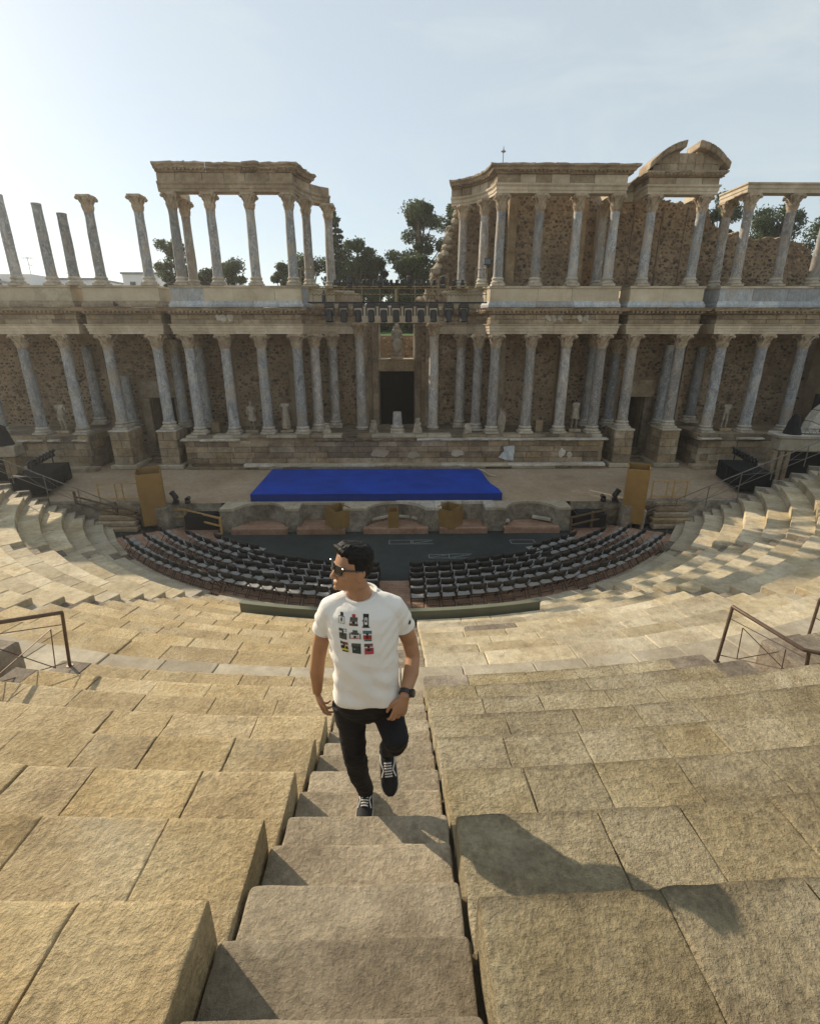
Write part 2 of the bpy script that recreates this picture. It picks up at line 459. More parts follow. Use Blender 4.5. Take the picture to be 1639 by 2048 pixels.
M['bark'] = stone('bark', [(.06, .045, .03), (.11, .085, .06)], scale=3, fine=16, bump=.8, dist=.03, orand=.1)
M['grass'] = simple('lawn_grass', (.06, .12, .025), .9, var=.3, scale=4, bump=.6, bscale=30)
# ---------------------------------------------------------------- ground and seating
YC = 29.2                                   # centre of the seating circle, on the stage axis
rng = random.Random(11)

def pol(Rr, a, z):
    a = R(a)
    return Vector((Rr * math.sin(a), YC - Rr * math.cos(a), z))

UP = [1.201 + .624 * j for j in range(8)]
UPH = [1.88, 2.26, 2.631, 2.975, 3.319, 3.663, 4.007, 4.351]
upper = [(29.2 - UP[j], 8.7 - UPH[j]) for j in range(8)]          # (radius of the front edge, top height), j=7 lowest
upper = [(29.2 + .67, 7.87), (29.2 + .047, 7.51), (29.2 - .577, 7.165)] + upper
NU = len(upper)                                                  # index 3 = first row seen
lower = [(15.12, .25), (15.47, .45)] + [(15.47 + .715 * (i - 1), .45 + .335 * (i - 1)) for i in range(2, 11)]
WALK = (22.72, 3.80)
PIT = (11.1, 14.6)                                               # the two entrance pits in the upper seating, degrees

# ground sheet out to the horizon
g = MB()
g.add([(-900, -500, -1.2), (900, -500, -1.2), (900, 1500, -1.2), (-900, 1500, -1.2)], [(0, 1, 2, 3)])
g.build('ground', M['earth'], kind='structure')
# garden terrace behind the stage building
gb = MB(); gb.box(0, 93.4, 3.4, 260, 118, 6.4)
gb.build('garden_terrain', M['earth'], kind='structure')

def arc_box(mb, r0, r1, a0, a1, z0, z1, ch=0.0, col=None):
    mb.hexa([pol(r0, a0, z0), pol(r0, a1, z0), pol(r1, a1, z0), pol(r1, a0, z0),
             pol(r0, a0, z1), pol(r0, a1, z1), pol(r1, a1, z1), pol(r1, a0, z1)], ch, col)

def arc_band(mb, r0, r1, a0, a1, z0, z1, step=2.0):
    if a0 < a1: a0, a1 = a1, a0
    n = max(1, int(math.ceil((a0 - a1) / step)))
    for k in range(n):
        arc_box(mb, r0, r1, a0 + (a1 - a0) * k / n, a0 + (a1 - a0) * (k + 1) / n, z0, z1)

def knots(L_, edge0, edge1, cell):
    """positions 0..L_, close together where an edge is worn round"""
    e = [0, .004, .010, .018, .030]
    k = [x for x in e] if edge0 else [0]
    t = [L_ - x for x in reversed(e)] if edge1 else [L_]
    a, b = k[-1], t[0]
    n_ = max(1, int((b - a) / cell))
    return k + [a + (b - a) * i / n_ for i in range(1, n_)] + t
def edge_drop(e, r_):
    if e >= r_: return 0.0
    return r_ - math.sqrt(max(0.0, r_ * r_ - (r_ - e) ** 2))

def rough_block(r0, r1, a0, a1, z0, z1, seed, cell=.034, amp=.007, edge_tone=0.0):
    """one hand-dressed block: uneven top, worn front edge, sides straight down"""
    w_ = R(a1 - a0) * r0
    us = knots(w_, True, True, cell); vv = knots(r1 - r0, True, False, cell)
    nu, nv = len(us) - 1, len(vv) - 1
    vs_ = []; fs_ = []; tint = []
    q = Vector((seed * 3.17, seed * 1.7, 0))
    tx, ty = noise.noise(q) * .005, noise.noise(q + Vector((9, 2, 1))) * .006
    for j in range(nv + 1):
        for i in range(nu + 1):
            u = us[i] / w_; v = vv[j] / (r1 - r0)
            p = pol(r0 + vv[j], a0 + (a1 - a0) * u, z1)
            d = noise.fractal(p * 15 + q, 1.0, 2.0, 3) * amp * .8 + noise.noise(p * 2.0 + q) * amp * .8 + tx * (u - .5) + ty * (.5 - v)
            e = min(us[i], w_ - us[i]); ef = vv[j]
            wr = 1 + .6 * noise.noise(Vector((p.x * 7, p.y * 7, seed)))
            chip = max(0, noise.noise(Vector((p.x * 4 + seed, p.y * 4, 2.2))) - .35) * .05
            drop = edge_drop(e, .009 * wr + chip * .6) + edge_drop(ef, .024 * wr + chip)
            if i in (0, nu):
                p += Vector((noise.noise(Vector((p.y * 6 + seed, p.x * 6, 3.3))) * .010, 0, 0))
            if j == 0:
                p += Vector((0, noise.noise(Vector((p.x * 5 + seed, 1.1, p.y * 5))) * .013, 0))
            p.z += d - drop
            vs_.append(p)
            # tint darker along the worn front edge on the right, paler on the left
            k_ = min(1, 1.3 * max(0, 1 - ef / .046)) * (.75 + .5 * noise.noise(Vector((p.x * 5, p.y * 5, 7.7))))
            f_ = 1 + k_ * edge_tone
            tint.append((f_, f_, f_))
    W = nu + 1
    for j in range(nv):
        for i in range(nu):
            fs_.append((j * W + i, j * W + i + 1, (j + 1) * W + i + 1, (j + 1) * W + i))
    ring = [i for i in range(nu + 1)] + [j * W + nu for j in range(1, nv + 1)] + [nv * W + i for i in range(nu - 1, -1, -1)] + [j * W for j in range(nv - 1, 0, -1)]
    base = len(vs_)
    for k in ring:
        p = Vector(vs_[k]); p.z = z0
        vs_.append(p); tint.append((1.0, 1.0, 1.0))
    n = len(ring)
    for k in range(n):
        a, b = ring[k], ring[(k + 1) % n]
        fs_.append((b, a, base + k, base + (k + 1) % n))
    m = MB(); m.add(vs_, fs_); m.c = tint
    return m

# note: pol() puts larger angle to +x; r grows towards -y, so (u right, v towards camera) is clockwise from above -> flip
def fix(mb):
    mb.f = [tuple(reversed(f)) for f in mb.f]
    return mb

WHT = (1.0, 1.0, 1.0)
STAIR_W = .49
def half_ang(Rr, hw, c=.03):
    return math.degrees(math.asin(hw / Rr)), c

seat_l = empty('upper_seating', pol(26, -8, 6), kind='structure')
seat_r = empty('upper_seating', pol(26, 8, 6), kind='structure')

fill = MB()
seed = 0
for j in range(NU):
    r0, z1 = upper[j]
    r1 = r0 + .626
    z0 = (upper[j + 1][1] if j + 1 < NU else WALK[1]) - .06
    if j == NU - 1: r0 = 23.63
    near = 1 <= j <= 10
    for side in (-1, 1):
        root = seat_l if side < 0 else seat_r
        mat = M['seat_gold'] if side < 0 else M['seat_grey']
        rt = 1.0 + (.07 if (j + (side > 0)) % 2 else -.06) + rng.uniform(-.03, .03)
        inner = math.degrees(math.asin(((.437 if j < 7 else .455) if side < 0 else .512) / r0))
        far = MB()
        a = inner; k = 0
        stops = [PIT[0], PIT[1]] if j >= NU - 2 else []
        while a < 33:
            L_ = rng.uniform(.42, .72)
            if j >= 7: L_ *= 1.25
            a2 = a + math.degrees(L_ / r0)
            for st in stops:
                if a < st < a2 + .6 and a < st - 1e-6: a2 = st
            gap = math.degrees(rng.uniform(.001, .008) / r0)
            if stops and a >= stops[0] - 1e-6 and a2 <= stops[1] + 1e-6:
                a = a2; continue
            A0, A1 = (a, a2 - gap) if side > 0 else (-a2 + gap, -a)
            lift = rng.uniform(-.005, .005)
            seed += 1
            dark = (j >= NU - 2 and (abs(a2 - PIT[0]) < 1e-6 or abs(a - PIT[1]) < 1e-6)) or (j == NU - 1 and k == 0 and side > 0)
            mt = M['granite'] if dark else mat
            if a < (13 if j < 8 else 17):
                if near and a * r0 * PI / 180 < 3.4 + (j - 2) * .45:
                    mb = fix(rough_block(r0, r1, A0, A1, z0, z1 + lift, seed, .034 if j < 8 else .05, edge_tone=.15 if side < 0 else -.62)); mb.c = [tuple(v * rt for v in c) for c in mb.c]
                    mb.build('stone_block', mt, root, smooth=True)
                else:
                    mb = MB(); arc_box(mb, r0 + rng.uniform(-.008, .008), r1, A1, A0, z0, z1 + lift, .012, (rt, rt, rt))
                    mb.build('stone_block', mt, root)
            else:
                arc_box(far, r0, r1, A1, A0, z0, z1 + lift, .01, (rt, rt, rt))
            a = a2; k += 1
        far.build('stone_course', mat, root, kind='stuff')
        # dark fill under the row so that joints are not see-through
        for q0, q1 in ([(inner + .1, 33.0)] if not stops else [(inner + .1, PIT[0] - .05), (PIT[1] + .05, 33.0)]):
            s0, s1 = (q0, q1) if side > 0 else (-q1, -q0)
            arc_band(fill, r0 + .03, r1 + .02, s1, s0, z0 - .3, z1 - .035, 3.0)
# body below the upper seating
arc_band(fill, 25.2, 31.0, 33, -33, 2.0, 4.55, 3)
arc_band(fill, 23.0, 25.2, 33, -33, 2.0, 3.70, 3)

fill.build('seating_core', M['joint'], kind='structure')

# central stairway, upper flight: treads k (D = far edge, H = depth below the camera)
st = empty('central_stairway', (0.03, 1.5, 6.4), kind='structure')
Ds = [.26, .577, .889, 1.201, 1.515, 1.825, 2.137, 2.449, 2.761, 3.073, 3.385, 3.697, 4.009, 4.321, 4.633, 4.945, 5.257, 5.569]
Hs = [1.545, 1.73, 1.907, 2.088, 2.265, 2.45, 2.631, 2.803, 2.975, 3.147, 3.319, 3.491, 3.663, 3.835, 4.007, 4.179, 4.351, 4.56]
for k in range(1, len(Ds)):
    d0, d1, z = Ds[k - 1], Ds[k], 8.7 - Hs[k]
    x0, x1 = -.424 + rng.uniform(-.008, .010), .492 + rng.uniform(-.012, .01)
    if k > 10: x0, x1 = -.44, .5
    jit = rng.uniform(-.006, .006)
    dep = d1 - d0 + .03
    us = knots(x1 - x0, True, True, .036); vv = knots(dep, True, False, .032)
    n, nv = len(us) - 1, len(vv) - 1
    vs_ = []; fs_ = []
    t1_, t2_ = rng.uniform(-.006, .006), rng.uniform(-.004, .010)
    for b_ in range(nv + 1):
        for a_ in range(n + 1):
            x = x0 + us[a_]; y = d1 + jit - vv[b_]
            p = Vector((x, y, z))
            e = min(us[a_], x1 - x0 - us[a_])
            wr = 1 + .5 * noise.noise(Vector((x * 8, y * 8, k * 2.7)))
            hollow = -.006 * math.sin(PI * us[a_] / (x1 - x0)) ** 2
            zz = noise.fractal(p * 14 + Vector((k, 0, 0)), 1.0, 2.0, 4) * .0045 + hollow + t1_ * (us[a_] - .45) + t2_ * (.5 - vv[b_] / dep) - edge_drop(e, .011 * wr) - edge_drop(vv[b_], .015 * wr)
            cr_ = .024
            if vv[b_] < cr_ and e < cr_:
                tt = (cr_ - e); y -= tt * tt / cr_ * .8
            if b_ == 0: y += noise.noise(Vector((x * 7, k * 3.1, 0))) * .007
            if a_ in (0, n): x += noise.noise(Vector((y * 9, k, 5))) * .008
            vs_.append((x, y, z + zz))
    W = n + 1
    for b_ in range(nv):
        for a_ in range(n):
            fs_.append((b_ * W + a_, (b_ + 1) * W + a_, (b_ + 1) * W + a_ + 1, b_ * W + a_ + 1))
    ring = list(range(n + 1)) + [b_ * W + n for b_ in range(1, nv + 1)] + [nv * W + a_ for a_ in range(n - 1, -1, -1)] + [b_ * W for b_ in range(nv - 1, 0, -1)]
    base = len(vs_)
    for q in ring: vs_.append((vs_[q][0], vs_[q][1], z - .26))
    for q in range(len(ring)):
        a_, b_ = ring[q], ring[(q + 1) % len(ring)]
        fs_.append((a_, b_, base + (q + 1) % len(ring), base + q))
    m = MB(); m.add(vs_, fs_)
    m.build('step', M['step'], st, smooth=True)
sb = MB()
for k in range(1, len(Ds)):
    sb.box(.03, (Ds[k - 1] + Ds[k]) / 2 - .02, 8.7 - Hs[k] - .24, 1.0, Ds[k] - Ds[k - 1], .32)
sb.build('stair_bed', M['joint'], st)

# walkway between upper and lower seating
walk = empty('walkway', pol(23.2, 0, 3.8), kind='structure')
wb = MB(); arc_band(wb, 22.8, 25.3, 66, -66, 2.6, 3.755, 3)
wb.build('walkway_bed', M['earth'], walk)
a = -34.0
while a < 34:
    a2 = a + math.degrees(rng.uniform(.8, 1.3) / 22.72)
    m = MB(); arc_box(m, 22.72, 23.62, a2 - .03, a, 3.3, 3.80 + rng.uniform(-.006, .006), .015)
    m.build('paving_slab', M['slab'], walk)
    a = a2
for s in (-1, 1):
    m = MB()
    arc_band(m, 22.72, 23.62, s * 34 if s < 0 else 66, s * 66 if s < 0 else 34, 3.3, 3.8, 2.0)
    m.build('paving_course', M['slab'], walk, kind='stuff')
# pit floors reach back under the upper seating
for s in (-1, 1):
    m = MB(); arc_band(m, 23.6, 24.95, max(s * PIT[0], s * PIT[1]), min(s * PIT[0], s * PIT[1]), 3.3, 3.79, 1.2)
    m.build('pit_floor', M['sand'], walk)

# lower seating: six wedges between radial stairs
RS = [(-44.5, .36), (-23.6, .36), (0.0, .52), (25.4, .36), (44.6, .36)]
END = 22.35                                       # rows stop at this distance, along the side entrances
def end_angle(Rr):
    return math.degrees(math.acos(max(-1, min(1, (YC - END) / Rr))))
lowfill = MB()
for wi in range(6):
    mid = [-55, -34, -12, 12, 35, 55][wi]
    root = empty('seating_wedge', pol(18.5, mid, 2), kind='structure')
    for i in range(11):
        r0, z1 = lower[i]
        r1 = (lower[i + 1][0] if i < 10 else WALK[0]) + .015
        z0 = (lower[i - 1][1] if i > 0 else 0) - .06
        ea = end_angle(r0) - math.degrees(.95 / r0)
        lo = -ea if wi == 0 else RS[wi - 1][0] + math.degrees(math.asin(RS[wi - 1][1] / r0))
        hi = ea if wi == 5 else RS[wi][0] - math.degrees(math.asin(RS[wi][1] / r0))
        if wi == 3: lo = math.degrees(math.asin(.625 / r0))
        a = lo
        rt = 1.0 + (.10 if (i + wi) % 2 else -.08) + rng.uniform(-.03, .03)
        far = MB()
        mat = M['seat_low'] if i > 1 else M['slab']
        if wi == 2 and i > 1: mat = M['seat_gold']
        while a < hi - .05:
            a2 = a + math.degrees(rng.uniform(.8, 1.6) * (1.25 if wi in (0, 5) else 1) / r0)
            if hi - a2 < math.degrees(.4 / r0): a2 = hi
            gap = math.degrees(rng.uniform(.003, .009) / r0)
            mt = mat
            if rng.random() < .014: mt = M['granite']
            m = MB(); arc_box(m, r0 + rng.uniform(-.01, .01), r1, a2 - gap, a, z0, z1 + rng.uniform(-.008, .008), .018, (rt, rt, rt))
            m.build('stone_block', mt, root)
            a = a2
        arc_band(lowfill, r0 + .03, r1 + .3, hi - .1, lo + .1, z0 - .5, z1 - .03, 4)
lowfill.build('seating_core', M['joint'], kind='structure')

# radial stairs of the lower seating
def radial_stair(ang, hw, nm='radial_stairway', both_dark=True, x_off=0.0):
    root = empty(nm, pol(18.5, ang, 2), kind='structure')
    for i in range(11):
        r0, z1 = lower[i]
        r1 = lower[i + 1][0] if i < 10 else WALK[0]
        z0 = lower[i - 1][1] if i > 0 else 0
        rm = (r0 + r1) / 2
        w0 = math.degrees(math.asin((hw - .01) / r0))
        m = MB(); arc_box(m, rm, r1 + .02, ang + w0, ang - w0, z0 - .1, z1 - .005, .015)
        m.build('step', M['granite'] if rng.random() < .7 else M['slab'], root)
        m = MB(); arc_box(m, r0 - .01, rm, ang + w0, ang - w0, z0 - .2, (z0 + z1) / 2, .015)
        m.build('step', M['slab'] if rng.random() < .6 else M['granite'], root)
for (ang, hw) in RS:
    if ang == 0: continue
    radial_stair(ang, hw)
radial_stair(0.17, .572, 'central_stairway')
# stairs at both ends of the rows, beside the side entrances
for s in (-1, 1):
    root = empty('end_stairway', (s * 15.5, END - .4, 1.5), kind='structure')
    wall = MB()
    for i in range(11):
        r0, z1 = lower[i]
        r1 = lower[i + 1][0] if i < 10 else WALK[0]
        z0 = lower[i - 1][1] if i > 0 else 0
        ea = end_angle(r0) ; rm = (r0 + r1) / 2
        b0 = ea - math.degrees(.93 / r0)
        for (ra, rb, zt, zb) in ((rm, r1 + .02, z1 - .005, z0 - .2), (r0, rm, (z0 + z1) / 2, z0 - .2)):
            m = MB(); A0, A1 = (b0, ea) if s > 0 else (-ea, -b0)
            arc_box(m, ra, rb, A1, A0, zb, zt, .012)
            m.build('step', M['slab'], root)
        wall.hexa([pol(r0, s * ea, -.2), pol(r1, s * ea, -.2)] [::s] + [pol(r1, s * (ea + .6), -.2), pol(r0, s * (ea + .6), -.2)][::s] +
                  [pol(r0, s * ea, z1), pol(r1, s * ea, z1)][::s] + [pol(r1, s * (ea + .6), z1), pol(r0, s * (ea + .6), z1)][::s])
    # retaining wall and outer seating bank beyond the end of the rows
    wall.build('end_wall', M['concrete'], root)

# orchestra floor and wooden ring
m = MB()
n = 64
pts = [pol(15.3, -90 + 180 * k / n, 0.0) for k in range(n + 1)]
m.add(pts + [Vector((0, 24, 0))], [tuple([k, n + 1, k + 1]) for k in range(n)])
m.add([(-26, 21.0, -.006), (26, 21.0, -.006), (26, 31, -.006), (-26, 31, -.006)], [(0, 1, 2, 3)])
m.build('orchestra_floor', M['asphalt'], kind='structure')
lines = MB()
for (x, y, sx, sy, br) in [(0.15, 20.25, .95, .42, 0), (1.15, 20.25, .9, .42, 1), (5.55, 20.2, 1.05, .42, 0), (1.75, 18.75, .8, .35, 1), (2.65, 18.75, .95, .4, 1), (4.4, 18.3, .95, .5, 1), (-4.2, 17.8, 1.1, .5, 1)]:
    t_ = .035
    for (cx, cy, lx, ly) in ((x, y - sy / 2, sx, t_), (x, y + sy / 2, sx, t_), (x - sx / 2, y, t_, sy), (x + sx / 2, y, t_, sy)):
        if br and cx > x: continue
        lines.box(cx, cy, .004, lx, ly, .004)
    if br: lines.box(x, y, .004, sx * .9, t_, .004, rz=.3)
lines.build('floor_marking', M['paint'], kind='structure')

deck = empty('orchestra_deck', (0, 15, 0), kind='structure')
def ring_in(a):
    a = abs(a)
    return 12.72 if a < 24 else 12.72 - (a - 24) / 24 * 1.6
TIER = [(14.45, 15.1, .16), (13.85, 14.45, .13), (13.25, 13.85, .10), (12.72, 13.25, .07), (11.0, 12.72, .05)]
for (ra, rb, z) in TIER:
    pl = MB(); nose = MB()
    ww = .145
    npl = max(1, int(round((rb - ra) / ww)))
    for k in range(npl):
        q0 = ra + (rb - ra) * k / npl; q1 = ra + (rb - ra) * (k + 1) / npl - .012
        a = -55.0
        while a < 55:
            a2 = a + 1.25
            if q0 >= ring_in((a + a2) / 2) - .02:
                arc_box(pl, q0, q1, a2, a, z - .04, z + rng.uniform(-.002, .002), .0)
            a = a2
    pl.build('plank', M['wood'], deck, kind='stuff')
    a = -55.0
    while a < 55:
        if ra >= ring_in(a + .6) - .02 or rb > 12.73: arc_box(nose, max(ra, ring_in(a)) - .012, max(ra, ring_in(a)) + .01, a + 1.25, a, 0, z - .042)
        a += 1.25
    nose.build('deck_riser', M['wood'], deck)

# low curved barrier on the lower rows
br_ = empty('curved_barrier', pol(17.4, 0, 1.1), 'low grey-green curved barrier standing on the lower seat rows behind the man', 'barrier')
bm_ = MB(); arc_band(bm_, 17.33, 17.45, 13.6, -14.2, 1.08, 1.60, 1.0)
bm_.build('panel', M['barrier'], br_)
bm_ = MB(); arc_band(bm_, 17.31, 17.47, 13.65, -14.25, 1.60, 1.63, 1.0)
bm_.build('cap_rail', M['barrier'], br_)
# ---------------------------------------------------------------- stage front wall (pulpitum) and stage
frng = random.Random(5)
stage = MB(); 
stage.add([(-27, 22.4, 1.14), (27, 22.4, 1.14), (27, 26.6, 1.4), (-27, 26.6, 1.4), (27, 34, 1.4), (-27, 34, 1.4)], [(0, 1, 2, 3), (3, 2, 4, 5)])
stage.build('stage_floor', M['sand'], kind='structure')
sw = MB()
for s in (-1, 1):
    sw.box(s * 18.4, 22.5, .56, 17.2 - .02, .35, 1.20)
sw.build('stage_edge', M['concrete'], kind='structure')

pw = empty('stage_front_wall', (0, 21.9, 0), 'low stained concrete wall of curved and square niches along the stage front', 'wall')
FY, BY = 21.50, 22.48
def arc_pts(cx, hw, depth, n=14):
    # from left end to right end of a round niche, bulging backwards
    rr = (hw * hw + depth * depth) / (2 * depth)
    a0 = math.asin(min(1, hw / rr)) if depth <= hw else PI - math.asin(hw / rr)
    return [(cx + rr * math.sin(-a0 + 2 * a0 * k / n), FY + depth - rr + rr * math.cos(-a0 + 2 * a0 * k / n)) for k in range(n + 1)]
NICHES = [('r', -6.25, 1.18, .95), ('s', -3.45, 1.0, .85), ('r', -.05, 1.38, .95), ('s', 3.05, 1.0, .85), ('r', 6.2, 1.18, .95)]
front = [(-8.05, FY)]
for kind, cx, hw, dp in NICHES:
    if kind == 'r': front += arc_pts(cx, hw, dp)
    else: front += [(cx - hw, FY), (cx - hw, FY + dp), (cx + hw, FY + dp), (cx + hw, FY)]
front += [(8.0, FY)]
m = MB(); m.prism(front + [(8.0, BY), (-8.05, BY)], -.02, 1.04)
m.build('wall_body', M['concrete'], pw)
# coping slabs on top, following the niches
def coping(x0, x1, nm, mat, z0=1.04, z1=1.155):
    cut = [(x, y) for x, y in front if x0 - 1e-6 <= x <= x1 + 1e-6]
    pts = [(x0, cut[0][1])] + cut + [(x1, cut[-1][1])]
    q = []
    for p in pts:
        if not q or (abs(p[0] - q[-1][0]) + abs(p[1] - q[-1][1])) > 1e-4: q.append(p)
    mm = MB(); mm.prism([(x, y - .03) for x, y in q] + [(x1, BY + .02), (x0, BY + .02)], z0, z1)
    return mm.build(nm, mat, pw)
cuts = [-8.05, -6.25, -4.75, -3.45, -1.95, -.05, 1.75, 3.05, 4.55, 6.2, 8.0]
for k in range(10):
    coping(cuts[k] + .006, cuts[k + 1] - .006, 'coping_slab', M['white'] if k in (5, 6, 7) else M['slab'], z1=1.155 + (.03 if k in (5, 6, 7) else 0))
# remains of white marble kerbs inside the middle niches
for (x, y, L_, rz) in [(-.9, 22.2, .7, .5), (-.3, 22.45, .7, .12), (.45, 22.43, .7, -.15), (1.0, 22.15, .6, -.6), (5.0, 21.75, .5, .0), (6.85, 22.05, .9, -.5), (1.7, 21.68, .6, 0)]:
    mm = MB(); mm.box(x, y, .42, L_, .22, .13, rz=rz, ch=.02); mm.build('marble_kerb', M['white'], pw)
# wooden floors in the niches
for kind, cx, hw, dp in NICHES:
    dk = empty('niche_deck', (cx, FY, 0), f'brown plank floor inside the {"curved" if kind=="r" else "square"} stage front niche ' + {-6.25: 'farthest left', -3.45: 'holding the left bronze box', -.05: 'at the middle of the wall', 3.05: 'holding the right bronze box', 6.2: 'farthest right'}[cx], 'decking', 'plank floors in the niches')
    y = FY - .30
    while y < FY + dp - .05:
        yy = y + .07
        if yy < FY: h_ = hw + .1
        elif kind == 's': h_ = hw - .03
        else:
            rr = (hw * hw + dp * dp) / (2 * dp); cy = FY + dp - rr
            h_ = math.sqrt(max(.001, rr * rr - (yy + .07 - cy) ** 2)) - .03 if yy + .07 - cy < rr else .05
        if h_ > .15:
            mm = MB(); mm.box(cx, yy, .25, 2 * h_, .13, .05, ch=.006); mm.build('plank', M['wood'], dk)
        y += .142
    mm = MB(); mm.box(cx, FY - .31, .125, 2 * hw + .2, .03, .24); mm.build('fascia', M['wood'], dk)

# ---------------------------------------------------------------- the stage building
FRONT = 28.0                    # plane of the entablature faces
CAX = 28.32                     # axis of the front columns
BACK = 31.3                     # back wall, ground floor
Z0, ZP, ZA, ZF, ZC, ZB = 1.4, 3.30, 8.62, 9.12, 9.93, 10.95   # stage, podium top, architrave, frieze, cornice top, balcony top

def jit(s): return frng.uniform(-s, s)

def ashlar(root, p0, p1, z0, z1, course, lens, mats, depth=.22, nm='ashlar_block', proud=.02, ch=.02, skip=0.0):
    """a face of separate blocks from plan point p0 to p1 (outside on the right hand side walking p0->p1)"""
    p0, p1 = Vector((p0[0], p0[1], 0)), Vector((p1[0], p1[1], 0))
    d = (p1 - p0); L_ = d.length; d.normalize(); nrm = Vector((d.y, -d.x, 0))
    nz = max(1, int(round((z1 - z0) / course)))
    for k in range(nz):
        za = z0 + (z1 - z0) * k / nz; zb = z0 + (z1 - z0) * (k + 1) / nz - .012
        x = 0.0; first = True
        while x < L_ - .02:
            l_ = frng.uniform(*lens) * (frng.uniform(.4, .8) if first and k % 2 else 1)
            first = False
            if L_ - x - l_ < lens[0] * .5: l_ = L_ - x
            if frng.random() >= skip:
                o = nrm * jit(proud)
                a = p0 + d * x + o; b = p0 + d * (x + l_ - .012) + o
                mm = MB()
                ins = nrm * -depth
                zj = jit(.004)
                mm.hexa([a + Vector((0, 0, za)), b + Vector((0, 0, za)), b + ins + Vector((0, 0, za)), a + ins + Vector((0, 0, za)),
                         a + Vector((0, 0, zb + zj)), b + Vector((0, 0, zb + zj)), b + ins + Vector((0, 0, zb)), a + ins + Vector((0, 0, zb))], ch)
                mm.build(nm, frng.choice(mats), root)
            x += l_

def sweep(root, path, prof, nm, mat, lens=(1.4, 2.2), gap=.01, jz=.0, closed_caps=True, mats=None, chip=0.0):
    """moulding: profile [(out, z)] carried along the plan path with mitred corners and cut into blocks"""
    P_ = [Vector((x, y, 0)) for x, y in path]
    dirs = [(P_[i + 1] - P_[i]).normalized() for i in range(len(P_) - 1)]
    def nrm(d): return Vector((d.y, -d.x, 0))
    def off(i, o):
        if i == 0: return P_[0] + nrm(dirs[0]) * o
        if i == len(P_) - 1: return P_[-1] + nrm(dirs[-1]) * o
        a, b = nrm(dirs[i - 1]), nrm(dirs[i])
        m_ = (a + b); m_.normalize()
        return P_[i] + m_ * (o / max(.3, m_.dot(a)))
    npf = len(prof)
    for i in range(len(P_) - 1):
        L_ = (P_[i + 1] - P_[i]).length
        cutn = max(1, int(round(L_ / frng.uniform(*lens))))
        ts = [0.0] + sorted([(k + jit(.18)) / cutn for k in range(1, cutn)]) + [1.0]
        for k in range(cutn):
            t0, t1 = ts[k], ts[k + 1]
            g0 = 0 if k == 0 else gap / 2 / L_; g1 = 0 if k == cutn - 1 else gap / 2 / L_
            dz = jit(jz); do = jit(jz)
            vs_ = []
            sub = [t0 + g0 + (t1 - g1 - t0 - g0) * q / 4 for q in range(5)] if chip else [t0 + g0, t1 - g1]
            for t in sub:
                for (o, z) in prof:
                    cj = (frng.uniform(0, chip) if o > .12 else 0)
                    a = off(i, o + do - cj); b = off(i + 1, o + do - cj)
                    p = a + (b - a) * t
                    vs_.append((p.x, p.y, z + dz - (cj * .4 if z > prof[0][1] + .1 else 0)))
            fs_ = []
            for q in range(len(sub) - 1):
                for r_ in range(npf):
                    r2 = (r_ + 1) % npf
                    fs_.append((q * npf + r_, (q + 1) * npf + r_, (q + 1) * npf + r2, q * npf + r2))
            fs_.append(tuple(reversed(range(npf))))
            fs_.append(tuple(range((len(sub) - 1) * npf, len(sub) * npf)))
            mm = MB(); mm.add(vs_, fs_)
            mm.build(nm, (mats[min(len(mats) - 1, int(k / cutn * len(mats)))] if isinstance(mats, tuple) else frng.choice(mats) if mats else mat), root)

def dentils(root, path, out0, out1, z0, z1, w_, step, mat, nm='dentils'):
    mm = MB()
    for i in range(len(path) - 1):
        a, b = Vector((*path[i], 0)), Vector((*path[i + 1], 0))
        L_ = (b - a).length; d = (b - a) / L_; n_ = Vector((d.y, -d.x, 0))
        c = int(L_ / step)
        for k in range(c):
            if frng.random() < .1: continue
            p = a + d * (L_ * (k + .5) / c) + n_ * ((out0 + out1) / 2)
            mm.box(p.x, p.y, (z0 + z1) / 2, w_, out1 - out0, z1 - z0, rz=math.atan2(d.y, d.x), ch=.012)
    if mm.v: mm.build(nm, mat, root, kind='stuff')

